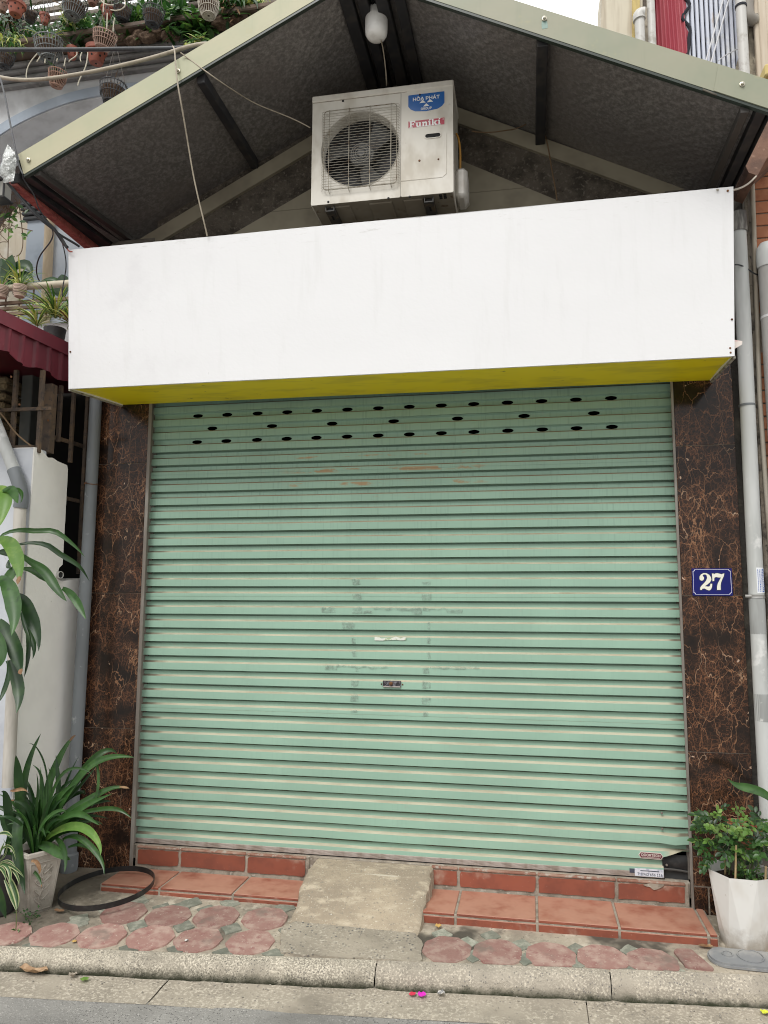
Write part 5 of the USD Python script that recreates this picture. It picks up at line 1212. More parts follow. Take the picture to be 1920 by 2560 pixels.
for p in ring:
    o = p-ctr; o[2] = 0; o /= np.linalg.norm(o)
    for dr, dz in ((-.0015, 0), (.0015, 0), (.0022, .025), (-.0008, .025)): V.append(p+o*dr+np.array([0, 0, dz]))
for i in range(N-1):
    for k in range(4):
        a, b = i*4+k, i*4+(k+1) % 4; F += [(a, b+4, b), (a, a+4, b+4)]
F += [(0, 1, 2), (0, 2, 3)]; e_ = (N-1)*4; F += [(e_, e_+2, e_+1), (e_, e_+3, e_+2)]
obj('strap', trimesh.Trimesh(np.array(V), F, process=False), black_p, hp, smooth=40)

# ------------------------------------------------------------------ plants
leaf_dk = worn('leaf_dark', (.012, .040, .009), [((.026, .068, .014), 12., .45, .65)], .38, leaf=True, rand=.25, spec=.5)
leaf_md = worn('leaf_mid', (.030, .085, .016), [((.050, .125, .026), 10., .45, .66), ((.020, .058, .012), 26., .5, .7)], .38, leaf=True, rand=.22, spec=.5)
leaf_lt = worn('leaf_light', (.10, .20, .035), [((.17, .27, .06), 14., .45, .65)], .42, leaf=True, rand=.18, spec=.45)
leaf_yl = worn('leaf_yellow_green', (.36, .40, .075), [((.52, .53, .20), 22., .48, .62)], .45, leaf=True, rand=.15)
leaf_br = worn('leaf_brown', (.16, .085, .04), [((.26, .16, .08), 20., .45, .65)], .8, rand=.2)
def striped(name, a, b, sc):
    g = G(); p = g.pos(); n = g.noise(g.scale(p, sc), 1.0, 2)
    c = g.mix(g.step(n, .46, .54), a, b)
    bs = g('principled_bsdf', base_color=c, roughness=.42, specular_ior_level=.45); t = g('translucent_bsdf', color=c)
    mx = g('mix_closure', fac=.2, closure1=S(bs+'.BSDF'), closure2=S(t+'.BSDF'))
    return usdkit.material(stage, '/World/Looks/'+name, g.n, g.l, surface=mx+'.closure')
leaf_cream = worn('leaf_cream_edge', (.44, .46, .24), [((.33, .38, .17), 20., .45, .66)], .42, leaf=True, rand=.1)
stem_g = worn('stem_green', (.10, .13, .045), [((.16, .12, .06), 20., .5, .7)], .7)
stem_b = worn('stem_brown', (.13, .085, .05), [((.20, .15, .10), 25., .5, .7)], .85)
soil = worn('soil', (.035, .026, .020), [((.08, .06, .045), 60., .5, .7)], .95, (70, 1.0, .01), spec=.1)
vary = [0]
def leaf_px(conv, pts, Ys, w, mat, parent, hint=(0, -1, .45), n=14, fold=.3, mid=True, shape='strap'):
    ys = np.interp(np.linspace(0, 1, len(pts)), np.linspace(0, 1, len(Ys)), Ys)
    P = [at(*conv(x, y), Y=yy) for (x, y), yy in zip(pts, ys)]
    sc = w*(.92 if parent.GetName().startswith('lily') else 1.25)
    vary[0] += 1
    h = np.array(hint)+np.array([.25*math.sin(vary[0]*2.1), 0, .2*math.sin(vary[0]*1.3)])
    m = blade(P, sc, h, n, fold, shape)
    if n >= 14 and vary[0] % 6 == 0: obj('leaf_tip', blade(spline(P, 30)[26:]+np.array([0, -.0012, .0008]), sc*.34, h, 5, fold), leaf_br, parent, smooth=True)
    return obj('leaf', m, mat, parent, smooth=True)
W1 = lambda s, Y: (abs(Y-EYE[1])/FOC)/s*1.02   # metres per crop pixel at about that depth

# dracaena at the left edge
cA, cB = CC(0, 900, 3.687), CC(0, 1160, 3.456)
dr = thing('dracaena', 'corn plant with long drooping strap leaves in front of the white yard wall', 'plant', base=(-.62, -.72, -.26))
kA, kB = W1(3.687, -.8), W1(3.456, -.8)
D_ = [(cA, [(-60, 1190), (30, 1205), (60, 1290), (30, 1430), (-10, 1540)], (-.70, -.85), 105, leaf_lt), (cA, [(20, 1215), (110, 1200), (150, 1260), (165, 1320)], (-.74, -.82), 75, leaf_md), (cA, [(90, 1200), (150, 1192), (195, 1220), (205, 1270), (188, 1322)], (-.73, -.8), 34, leaf_md),
      (cA, [(-10, 1650), (60, 1595), (200, 1570), (350, 1578), (490, 1578), (600, 1640), (700, 1725), (780, 1815)], (-.72, -.62), 46, leaf_md), (cA, [(110, 1720), (250, 1690), (340, 1690), (450, 1715), (540, 1780), (640, 1840), (730, 1900), (780, 1960), (825, 2040)], (-.74, -.6), 44, leaf_dk),
      (cA, [(-30, 1660), (60, 1672), (125, 1740), (165, 1840), (185, 1940), (165, 2072)], (-.75, -.92), 118, leaf_lt), (cA, [(200, 1800), (330, 1890), (420, 1960), (490, 2060), (560, 2160), (615, 2225)], (-.74, -.85), 78, leaf_md), (cA, [(215, 1925), (330, 1950), (400, 2000), (470, 2060)], (-.70, -.76), 60, leaf_md),
      (cB, [(540, 1075), (620, 1130), (690, 1230), (742, 1342)], (-.72, -.80), 60, leaf_md), (cB, [(-10, 990), (70, 1050), (115, 1180), (130, 1330), (98, 1485)], (-.78, -.95), 118, leaf_md), (cB, [(100, 1140), (210, 1190), (275, 1310), (325, 1450), (335, 1620)], (-.76, -.86), 100, leaf_dk),
      (cB, [(-10, 1360), (70, 1460), (135, 1600), (170, 1720), (182, 1820)], (-.76, -.9), 112, leaf_dk), (cB, [(190, 1280), (240, 1430), (292, 1560), (282, 1685)], (-.70, -.75), 50, leaf_dk), (cB, [(215, 1400), (250, 1520), (245, 1690), (208, 1845)], (-.71, -.76), 46, leaf_dk),
      (cB, [(90, 1690), (145, 1840), (172, 2000), (140, 2155)], (-.78, -.9), 92, leaf_dk), (cB, [(60, 1700), (72, 1850), (20, 2000), (-10, 2060)], (-.76, -.84), 40, leaf_dk), (cB, [(-20, 1450), (20, 1560), (35, 1680), (-10, 1760)], (-.8, -.95), 80, leaf_md),
      (cB, [(-10, 770), (60, 765), (130, 800), (100, 830)], (-.7, -.74), 60, leaf_dk), (cB, [(130, 880), (110, 940), (60, 1000), (25, 1010)], (-.72, -.76), 85, leaf_md), (cB, [(80, 830), (75, 880), (100, 900)], (-.72, -.74), 40, leaf_dk)]
for cv, pts, Ys, w, mt in D_: leaf_px(cv, pts, Ys, w*(kA if cv is cA else kB), mt, dr)
obj('stem', tube([(-.66, -.72, -.26), (-.68, -.73, .4), (-.69, -.73, .95)], .016, 10), stem_b, dr, smooth=True)

# crinum in a carved square pot
cD = CC(0, 1780, 3.456); cC = CC(0, 2000, 4.1475)
pc = on_pave(*cC(285, 1205))
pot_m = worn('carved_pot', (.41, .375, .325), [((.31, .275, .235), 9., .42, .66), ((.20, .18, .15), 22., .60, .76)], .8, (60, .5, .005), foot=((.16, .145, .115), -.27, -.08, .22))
cr = thing('carved_pot', 'square tapered cream pot with a carved vine, holding a big lily clump', 'plant pot', base=tuple(pc))
u1 = np.array([math.cos(math.radians(60)), math.sin(math.radians(60)), 0]); sb_ = .112
u2 = np.array([-u1[1], u1[0], 0])
ht = .285; st = .172
def pq(a, b, z):
    k = z/ht; S_ = sb_+(st-sb_)*k; cen = pc+(u1+u2)*sb_/2
    return cen+(u1*(a-.5)+u2*(b-.5))*S_+np.array([0, 0, z])
def potface(a0, b0, a1, b1, inner=0):
    return quadgrid(lambda u, v: (lambda p: p)(pq(a0+(a1-a0)*u, b0+(b1-b0)*u, v*ht)), np.linspace(0, 1, 6), np.linspace(0, 1, 6))
mb = MB()
for e in (((0, 0), (1, 0)), ((1, 0), (1, 1)), ((1, 1), (0, 1)), ((0, 1), (0, 0))): mb.add(potface(*e[0], *e[1]))
t_in = .06
R_o = [pq(a, b, ht) for a, b in ((0, 0), (1, 0), (1, 1), (0, 1))]; R_i = [pq(a, b, ht) for a, b in ((t_in, t_in), (1-t_in, t_in), (1-t_in, 1-t_in), (t_in, 1-t_in))]; R_d = [p-np.array([0, 0, .06]) for p in R_i]
mb.add(np.array(R_o+R_i+R_d), np.array([(i, (i+1) % 4, 4+(i+1) % 4) for i in range(4)]+[(i, 4+(i+1) % 4, 4+i) for i in range(4)]+[(4+i, 4+(i+1) % 4, 8+(i+1) % 4) for i in range(4)]+[(4+i, 8+(i+1) % 4, 8+i) for i in range(4)]))
mb.add(np.array([pq(a, b, 0) for a, b in ((0, 0), (1, 0), (1, 1), (0, 1))]), np.array([(0, 2, 1), (0, 3, 2)]))
obj('body', mb, pot_m, cr)
rim = MB()
for i in range(4):
    a, b = R_o[i], R_o[(i+1) % 4]; rim.add(bar(a+(0, 0, -.010), b+(0, 0, -.010), .010, .022, c=.003))
obj('rim', rim, pot_m, cr)
obj('soil', trimesh.Trimesh(np.array(R_d)+[0, 0, .035], [(0, 1, 2), (0, 2, 3)], process=False), soil, cr)
carve = MB(); nrm = -u2
def fp_(a, z): return pq(a, 0, z)+nrm*.0015
carve.add(tube(spline([fp_(.5, .03), fp_(.42, .08), fp_(.55, .13), fp_(.45, .18), fp_(.55, .22)], 24), .004, 6))
for k in range(9):
    z = .04+k*.02; s_ = 1 if k % 2 else -1; a0 = .5
    carve.add(tube(spline([fp_(a0, z), fp_(a0+s_*.14, z+.012), fp_(a0+s_*.26, z+.03), fp_(a0+s_*.20, z+.036)], 10), np.linspace(.0045, .002, 10), 6))
for a in (.08, .92): carve.add(tube([fp_(a, .015), fp_(a, .235)], .003, 6))
for z in (.015, .235): carve.add(tube([fp_(.08, z), fp_(.92, z)], .003, 6))
obj('carving', carve, pot_m, cr, smooth=True)
cp = thing('lily_plant', 'dark green lily clump with many arching strap leaves growing from the carved pot', 'plant', base=tuple(pc+(u1+u2)*sb_/2+np.array([0, 0, ht-.03])))
kD = W1(3.456, -.68); YL = pc[1]+.06
L_ = [([(240, 1060), (205, 850), (225, 560), (290, 330), (355, 185)], (0, .02), 78, leaf_dk), ([(230, 1060), (185, 850), (165, 560), (150, 430), (138, 372)], (0, -.08), 98, leaf_dk), ([(400, 1000), (415, 640), (385, 440), (340, 340), (300, 290), (248, 270)], (0, -.02), 24, leaf_dk), ([(360, 1050), (400, 820), (425, 640), (500, 440), (580, 285), (655, 200)], (0, .06), 88, leaf_md), ([(430, 1000), (505, 720), (500, 520), (484, 372)], (0, .02), 52, leaf_dk),
      ([(330, 1100), (325, 850), (335, 690), (318, 532)], (0, -.12), 62, leaf_dk), ([(330, 1120), (440, 740), (560, 520), (700, 488), (795, 540)], (0, -.05), 36, leaf_md), ([(380, 1100), (560, 750), (750, 480), (880, 350), (960, 328), (1012, 362)], (0, .10), 84, leaf_md), ([(400, 1100), (620, 660), (820, 445), (1000, 385), (1165, 392)], (0, .02), 78, leaf_md), ([(390, 1120), (600, 860), (800, 740), (950, 665), (1118, 660)], (0, .04), 72, leaf_md),
      ([(400, 1120), (600, 905), (760, 800), (965, 708)], (0, -.06), 70, leaf_md), ([(370, 1130), (520, 930), (680, 880), (780, 920), (862, 978)], (0, -.12), 62, leaf_md), ([(540, 930), (800, 850), (1000, 838), (1080, 870), (1140, 920)], (.02, .0), 44, leaf_md), ([(370, 1130), (550, 1005), (700, 995), (800, 1055), (860, 1150), (868, 1240)], (0, -.16), 84, leaf_lt), ([(540, 1105), (680, 1085), (800, 1175), (880, 1290), (900, 1405)], (0, -.12), 60, leaf_md),
      ([(590, 1170), (740, 1155), (820, 1205), (872, 1252)], (0, -.05), 42, leaf_dk), ([(290, 1150), (420, 1165), (530, 1230), (610, 1275)], (0, -.10), 96, leaf_md), ([(480, 1080), (540, 1150), (572, 1250), (558, 1385)], (0, -.14), 66, leaf_md), ([(230, 1100), (185, 900), (160, 1000), (158, 1200), (190, 1420), (215, 1575)], (0, -.14), 112, leaf_dk), ([(180, 1080), (100, 980), (70, 800), (40, 700), (10, 690)], (0, -.06), 92, leaf_dk), ([(150, 1080), (70, 1020), (30, 930), (-20, 890)], (0, -.02), 80, leaf_dk),
      ([(300, 1050), (270, 900), (220, 800), (150, 768), (95, 762)], (0, -.06), 52, leaf_dk), ([(826, 418), (850, 530), (842, 690), (790, 822)], (.04, .0), 30, leaf_md), ([(400, 900), (372, 620), (345, 520), (280, 455)], (.02, .0), 36, leaf_dk), ([(420, 1090), (640, 965), (820, 945), (885, 972)], (.03, .05), 38, leaf_dk), ([(330, 1120), (290, 960), (240, 860), (220, 590)], (.03, .06), 66, leaf_dk), ([(520, 900), (640, 720), (730, 690), (720, 720)], (.05, .1), 40, leaf_dk),
      ([(240, 1330), (310, 1395), (345, 1450), (362, 1515)], (-.05, -.1), 32, leaf_md), ([(360, 1100), (450, 960), (520, 760), (680, 384)], (.05, .08), 40, leaf_dk), ([(380, 1100), (480, 880), (640, 700), (860, 420)], (.03, .08), 60, leaf_dk), ([(330, 1100), (380, 850), (440, 650), (420, 480)], (.04, .06), 60, leaf_dk), ([(440, 1040), (660, 840), (900, 770), (960, 772)], (.04, .08), 46, leaf_dk), ([(330, 1100), (400, 930), (520, 850), (570, 868)], (-.06, -.14), 40, leaf_md), ([(300, 1090), (300, 900), (270, 700), (215, 570)], (.0, .05), 60, leaf_dk)]
for pts, Ys, w, mt in L_: leaf_px(cD, pts, [YL+y for y in Ys], w*kD, mt, cp, n=18, fold=.35)
lr = random.Random(17); o_ = pc+(u1+u2)*sb_/2+np.array([0, 0, ht-.04])
for k in range(62):
    a = lr.uniform(0, 2*PI); l = lr.uniform(.26, .46); rr_ = lr.uniform(.25, .9)
    e = o_+np.array([math.cos(a)*rr_*l*.9+.05, min(math.sin(a)*rr_*l*.6, .1), l*lr.uniform(.35, .95)]); m_ = o_*.45+e*.55+np.array([-.02*math.cos(a), 0, l*.16])
    obj('leaf', blade([o_+np.array([.02*math.cos(a), .02*math.sin(a), 0]), m_, e], lr.uniform(.014, .030), (math.cos(a)*.4, -.8, .5), 14, .35), [leaf_dk, leaf_dk, leaf_md][k % 3], cp, smooth=True)
obj('dry_leaf', blade([at(*cD(x, y), Y=YL-.1) for x, y in ((270, 1290), (320, 1300), (345, 1360), (335, 1400))], .02, (0, -1, .3), 8), leaf_br, cp, smooth=True)
obj('dry_leaf', blade([at(*cD(x, y), Y=YL-.06) for x, y in ((90, 680), (150, 675), (200, 668), (240, 690))], .016, (0, -1, .3), 8, .8), leaf_br, cp, smooth=True)
# striped spider plant and its pot at the left edge
c0_ = on_pave(*cC(20, 1160)); c0_[0] -= .03
sp = thing('dark_pot', 'dark plastic pot half out of the picture at the lower left corner', 'plant pot', base=tuple(c0_))
obj('body', lathe([(0, 0), (.075, 0), (.10, .21), (.108, .215), (.108, .225), (.094, .225), (.090, .18), (0, .18)], 26, c0_), worn('pot_black', (.025, .025, .025), [((.06, .055, .05), 9., .5, .7)], .5), sp, smooth=40)
sv = thing('spider_plant', 'striped spider plant trailing a runner down to the pavement beside the carved pot', 'plant', base=tuple(c0_+np.array([0, 0, .18])))
for pts, w in (([(-20, 1290), (10, 1200), (40, 1120)], 26), ([(-10, 1260), (50, 1160), (105, 1180), (135, 1285)], 24), ([(-10, 1300), (120, 1345), (210, 1432)], 24), ([(-10, 1330), (60, 1335), (90, 1420), (75, 1505)], 32), ([(70, 1330), (150, 1420), (165, 1500)], 24), ([(60, 1400), (120, 1520), (150, 1640), (140, 1715)], 48), ([(40, 1450), (95, 1580), (140, 1720)], 34), ([(-10, 1290), (60, 1190), (30, 1100)], 22), ([(-20, 1340), (30, 1370), (50, 1450)], 30), ([(-20, 1060), (50, 1045), (110, 1085)], 30), ([(-10, 1310), (80, 1290), (140, 1350)], 20)):
    leaf_px(cD, pts, (YL-.12, YL-.17), w*kD*.85, leaf_cream, sv, n=12, fold=.2); vary[0] -= 1
    leaf_px(cD, pts, (YL-.1215, YL-.1715), w*kD*.48, leaf_md, sv, n=12, fold=.2)
obj('runner', tube(spline([at(*cD(x, y), Y=YL-.19) for x, y in ((140, 1710), (142, 1800), (134, 1900))], 8), .0022, 6), stem_g, sv)
for pts, w in (([(134, 1895), (118, 1878), (95, 1884)], 14), ([(136, 1900), (150, 1930), (120, 1985), (104, 2020)], 26), ([(140, 1910), (165, 1960), (188, 2022)], 18), ([(138, 1900), (165, 1885), (150, 1920)], 14)):
    leaf_px(cD, pts, (YL-.19, YL-.21), w*kD, leaf_cream, sv, n=8, fold=.2); vary[0] -= 1
    leaf_px(cD, pts, (YL-.1912, YL-.2112), w*kD*.55, leaf_md, sv, n=8, fold=.2)
dl = thing('dark_strap_plant', 'dark strap leaved plant at the left edge behind the spider plant', 'plant', base=tuple(c0_+np.array([-.06, .10, .15])))
o_ = c0_+np.array([-.05, .12, .12])
for k in range(26):
    a = lr.uniform(-.9, 2.6); l = lr.uniform(.22, .42); r2_ = lr.uniform(.2, .9)
    e = o_+np.array([math.cos(a)*r2_*l*.8, math.sin(a)*r2_*l*.4-.03, l*lr.uniform(.4, .95)])
    obj('leaf', blade([o_, o_*.4+e*.6+np.array([0, 0, l*.18]), e], lr.uniform(.026, .046), (math.cos(a)*.3, -.8, .5), 12, .35), [leaf_dk, leaf_dk, leaf_md][k % 3], dl, smooth=True)
obj('broad_leaf', blade([at(*cD(x, y), Y=YL-.2) for x, y in ((-20, 1480), (10, 1600), (30, 1690), (52, 1785))], 74*kD, (0, -1, .3), 12), leaf_dk, sv, smooth=True)
# small weed
wd = on_pave(*cD(270, 1810))
we = thing('weed', 'small leafy weed growing at the foot of the carved pot', 'plant', base=tuple(wd))
wr = random.Random(3)
for k in range(46):
    p = on_pave(*cD(wr.gauss(270, 55), wr.gauss(1815, 28)))+np.array([0, 0, abs(wr.gauss(.0, .018))+.006])
    v, f = leaflet(p, (wr.uniform(-1, 1), wr.uniform(-1, .3), wr.uniform(.1, .9)), (0, -.3, 1), wr.uniform(.010, .017), wr.uniform(.008, .012))
    obj('leaf', trimesh.Trimesh(v, f, process=False), leaf_md if k % 3 else leaf_dk, we)

# white faceted pot with a small rose bush
fc = on_pave(1640, 2060); pot_c = np.array([at(1612, 2040, Y=fc[1]+.05)[0], fc[1]+.075, pz(fc[1])-.006])
wp = thing('faceted_pot', 'white faceted plastic pot holding a small rose bush, right of the red step', 'plant pot', base=tuple(pot_c))
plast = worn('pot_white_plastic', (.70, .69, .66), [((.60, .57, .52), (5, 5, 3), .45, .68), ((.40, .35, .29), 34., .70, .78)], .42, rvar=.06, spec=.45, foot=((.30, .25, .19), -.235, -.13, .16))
n8 = 8; rB, rT, hP = .092, .142, .315
a = np.arange(n8)*2*PI/n8+.2
Bv = [(rB*math.cos(t+PI/n8), rB*math.sin(t+PI/n8), 0) for t in a]; Tv = [(rT*math.cos(t), rT*math.sin(t), hP-.004*(k % 2)) for k, t in enumerate(a)]; Iv = [(x*.95, y*.95, z-.001) for x, y, z in Tv]; Dv = [(x*.90, y*.90, hP-.05) for x, y, z in Tv]
V = np.array(Bv+Tv+Iv+Dv+[(0, 0, 0)])+pot_c; F = []
for i in range(n8):
    j = (i+1) % n8
    F += [(i, n8+j, n8+i), (i, j, n8+j), (n8+i, n8+j, 2*n8+j), (n8+i, 2*n8+j, 2*n8+i), (2*n8+i, 2*n8+j, 3*n8+j), (2*n8+i, 3*n8+j, 3*n8+i), (4*n8, j, i)]
obj('body', trimesh.Trimesh(V, F, process=False), plast, wp)
obj('soil', lathe([(0, hP-.030), (.06, hP-.035), (rT*.84, hP-.042)], 20, pot_c), soil, wp, smooth=True)
rs = thing('rose_bush', 'small leafy rose bush tied to thin bamboo stakes in the white faceted pot', 'plant', base=tuple(pot_c+(0, 0, hP-.04)))
bamb = worn('bamboo', (.36, .25, .12), [((.46, .34, .18), (20, 20, 4), .45, .66)], .6)
c8 = CC(1440, 1780, 3.456)
for (x0, y0, x1, y1, dy) in ((1375, 1545, 1383, 1150, -.09), (1290, 1420, 1284, 1160, .03), (1632, 1590, 1640, 1330, -.10)):
    obj('stake', tube([at(*c8(x0, y0), Y=pot_c[1]+dy), at(*c8(x1, y1), Y=pot_c[1]+dy)], .0042, 8), bamb, rs, smooth=True)
br = random.Random(11)
def oval_leaf(base, d, up, L, W):
    d = np.array(d, float)/np.linalg.norm(d); s_ = np.cross(d, up); s_ /= max(np.linalg.norm(s_), 1e-6); u = np.cross(s_, d); b = np.array(base, float)
    V = [b]; prof = ((.18, .62), (.42, 1.0), (.68, .84), (.88, .42))
    for t, w in prof: V += [b+d*L*t-s_*W*w*.5+u*W*.13*w-u*L*.10*t*t, b+d*L*t-u*L*.10*t*t, b+d*L*t+s_*W*w*.5+u*W*.13*w-u*L*.10*t*t]
    V.append(b+d*L-u*L*.12); F = [(0, 2, 1), (0, 3, 2)]
    for k in range(3):
        a = 1+k*3; F += [(a, a+1, a+4), (a, a+4, a+3), (a+1, a+2, a+5), (a+1, a+5, a+4)]
    F += [(10, 11, 13), (11, 12, 13)]
    return np.array(V), np.array(F)
def compound(parent, base_p, d, L, mt, n=5):
    d = np.array(d, float)/np.linalg.norm(d); mb = MB(); up = np.array([br.uniform(-.3, .3), -.6, .8])
    side = np.cross(d, up); side /= np.linalg.norm(side)
    L = L*1.5
    for i in range((n-1)//2):
        for s_ in (-1, 1):
            b = base_p+d*L*(.42+.34*i)+side*s_*L*.03; v, f = oval_leaf(b, d*.5+side*s_*.9+np.array([0, 0, br.uniform(-.25, .15)]), up+np.array([br.uniform(-.3, .3), 0, 0]), L*br.uniform(.40, .50), L*br.uniform(.24, .30)); mb.add(v, f)
    v, f = oval_leaf(base_p+d*L*(.46+.34*((n-1)//2-1)+.12), d, up, L*.52, L*.32); mb.add(v, f)
    mb.add(tube([base_p, base_p+d*L*.9], .0009, 4))
    return obj('leaf', mb, mt, parent, smooth=True)
top0 = pot_c+np.array([0, 0, hP-.03])
fcen = at(*c8(1420, 1060), Y=pot_c[1]-.02)
stems = []
for k in range(9):
    e = fcen+np.array([br.uniform(-.20, .22), br.uniform(-.12, .12), br.uniform(-.06, .15)])
    s0 = top0+np.array([br.uniform(-.05, .06), br.uniform(-.04, .05), 0]); mid = s0*.45+e*.55+np.array([br.uniform(-.03, .03), 0, .02])
    P = spline([s0, mid, e], 14); stems.append(P); obj('stem', tube(P, np.linspace(.0034, .0015, 14), 6), stem_g, rs, smooth=True)
env = [(1000, 1060), (1110, 950), (1160, 850), (1300, 840), (1350, 880), (1480, 880), (1600, 920), (1700, 960), (1720, 1250), (1600, 1300), (1480, 1230), (1330, 1240), (1250, 1180), (1120, 1240), (1090, 1120)]
envp = Polygon(env); cnt = 0
while cnt < 135:
    x, y = br.uniform(990, 1720), br.uniform(830, 1310)
    if not envp.contains(Point(x, y)): continue
    if br.random() < .25 and y > 1180: continue
    yy = pot_c[1]+br.uniform(-.14, .09); p = at(*c8(x, y), Y=yy)
    if p[2] < pot_c[2]+hP+.02: continue
    d = np.array([br.uniform(-1, 1)+(x-1400)/600, br.uniform(-1, .4), br.uniform(-.35, .55)])
    lt = (y < 1120 and br.random() < .30) or br.random() < .10
    compound(rs, p, d, br.uniform(.028, .046), leaf_lt if lt else (leaf_md if br.random() < .6 else leaf_dk), 5 if br.random() < .8 else 3); cnt += 1
for k in range(22):
    x, y = br.gauss(1470, 60), br.gauss(1410, 40); p = at(*c8(x, min(y, 1470)), Y=pot_c[1]-.05+br.uniform(-.03, .03))
    compound(rs, p, (br.uniform(-1, 1), br.uniform(-1, .2), br.uniform(-.2, .7)), br.uniform(.018, .026), leaf_lt if br.random() < .55 else leaf_md)
for x, y in ((1100, 1250), (1140, 1275), (1150, 1240), (1230, 1230)): compound(rs, at(*c8(x, y), Y=pot_c[1]-.03), (br.uniform(-1, 0), -.3, -.6), .034, leaf_md)
obj('bud', trimesh.creation.icosphere(2, .007).apply_translation(at(*c8(1120, 1325), Y=pot_c[1]-.04)), leaf_yl, rs, smooth=True)
for k, x in enumerate((1480, 1500, 1530)): obj('stem', tube(spline([at(*c8(x, 1540), Y=pot_c[1]-.04), at(*c8(x+20*(k-1), 1400), Y=pot_c[1]-.05), at(*c8(x+50*(k-1), 1300), Y=pot_c[1]-.06)], 8), .002, 6), stem_g, rs)
# clay pot on a grey block behind the rose bush
cb = thing('clay_pot', 'red clay pot on a grey block behind the rose bush', 'plant pot', base=(3.08, -.16, -.3))
a, b = at(1571, 1850, Y=-.16), at(1660, 1850, Y=-.16)
obj('block', cbox((a[0], -.19, -.30), (b[0]+.06, -.06, float(at(1571, 1832, Y=-.16)[2])), .006), render_grey, cb)
zc = float(at(1571, 1830, Y=-.16)[2])
obj('body', lathe([(0, 0), (.055, 0), (.070, .075), (.078, .078), (.078, .10), (.066, .10), (.060, .03), (0, .03)], 24, ((a[0]+b[0])/2, -.125, zc)), worn('clay_red', (.30, .095, .05), [((.22, .07, .04), 9., .45, .66)], .7), cb, smooth=40)
# long leaf reaching in from the right
ll = thing('long_leaf_plant', 'plant standing out of frame, one long strap leaf reaching in over the marble', 'plant', base=(3.50, -.35, -.27))
obj('leaf', blade([at(*c8(x, y), Y=-.33) for x, y in ((1760, 830), (1659, 735), (1560, 680), (1440, 650), (1380, 630), (1310, 578)) ], .038, (0, -1, .5), 18, .35), leaf_md, ll, smooth=True)
obj('stem', tube(spline([at(*c8(1760, 830), Y=-.33), (3.50, -.34, .15), (3.50, -.35, -.27)], 10), .008, 8), stem_g, ll, smooth=True)

# ------------------------------------------------------------------ water meter lid and litter
c5 = CC(1440, 2260, 3.456)
e0, e1 = on_pave(*c5(1290, 478)), on_pave(*c5(1800, 530))
md = thing('meter_lid', 'grey oval plastic meter lid with two round caps set in the pavement', 'lid', base=tuple((e0+e1)/2))
lid_m = worn('lid_grey', (.20, .205, .21), [((.30, .295, .28), 8., .45, .66)], .6, (70, .2, .002))
def on_tilt(m, dz=0): v = m.vertices.copy(); v[:, 2] += np.array([pz(y) for y in v[:, 1]]); m.vertices = v; return m
hw = .068
shape = LineString([e0[:2], e1[:2]]).buffer(hw)
obj('lid', on_tilt(trimesh.creation.extrude_polygon(shape.buffer(-.006), .016, engine='earcut')), lid_m, md)
obj('rim', on_tilt(trimesh.creation.extrude_polygon(shape.difference(shape.buffer(-.005)), .009, engine='earcut')), lid_m, md)
for x, y, r_ in ((1310, 470, .022), (1510, 490, .052)):
    c = on_pave(*c5(x, y)); q = Point(c[0], c[1]).buffer(r_)
    m = trimesh.creation.extrude_polygon(q.difference(q.buffer(-.004)), .006, engine='earcut'); m.apply_translation((0, 0, .0145)); obj('cap', on_tilt(m), lid_m, md)
    m = trimesh.creation.extrude_polygon(q.buffer(-.007), .003, engine='earcut'); m.apply_translation((0, 0, .0155)); obj('cap_face', on_tilt(m), lid_m, md)
def on_gut(x, y): return at(x, y, Z=ROADZ+.004)
def litter(name, label, cat, p, size, mt, seed, curl=.6, stretch=(1, 1)):
    r_ = random.Random(seed); N_ = 9
    m = quadgrid(lambda u, v: (p[0]+size*stretch[0]*(u-.5)*(1-.6*abs(v-.5)), p[1]+size*stretch[1]*(v-.5)*(1-1.2*(u-.5)**2), p[2]+.003+size*curl*(.5*((u-.5)**2+(v-.5)**2)+.5*meshkit.noise(np.array([u*3.1+seed, v*3.3, seed*.7])))), np.linspace(0, 1, N_), np.linspace(0, 1, N_))
    return obj(name, m, mt, smooth=True, label=label, cat=cat)
pink_m = worn('petal_pink', (.62, .02, .45), [], .5); redm = worn('petal_red', (.55, .03, .07), [], .5); whitem = worn('scrap_white', (.60, .58, .55), [((.2, .2, .2), 60., .5, .6)], .7)
litter('litter_scrap', 'crumpled magenta scrap on the gutter below the kerb', 'litter', on_gut(911, 2154), .036, pink_m, 1)
litter('litter_scrap', 'crumpled red scrap beside the magenta one', 'litter', on_gut(891, 2152), .028, redm, 2)
litter('litter_scrap', 'crumpled grey white scrap on the gutter right of the magenta one', 'litter', on_gut(953, 2153), .034, whitem, 3, .9)
litter('dry_leaf', 'curled brown dry leaf against the kerb at lower left', 'leaf', on_gut(72, 2105), .10, worn('leaf_dry', (.28, .17, .09), [((.40, .27, .16), 30., .45, .62)], .7), 4, .5, (1.4, .5))
litter('green_leaf', 'small bright green leaf lying in the gutter', 'leaf', on_gut(182, 2120), .035, leaf_lt, 5)
litter('litter_scrap', 'small grey scrap in the gutter between the dry leaf and the green leaf', 'litter', on_gut(157, 2112), .035, grout, 6, .9)
litter('litter_scrap', 'bright yellow scrap at the lower right corner', 'litter', on_gut(1653, 2192), .035, worn('scrap_yellow', (.62, .66, .05), [], .5), 7)
litter('dry_leaf', 'small brown leaf on the pavement by the corner of the right step', 'leaf', on_pave(1524, 2048), .04, leaf_br, 8, .5, (1.5, .6))
litter('dry_leaf', 'tan leaf lying where the ramp meets the right step', 'leaf', on_pave(947, 2004), .03, worn('leaf_tan', (.50, .32, .10), [], .7), 9)
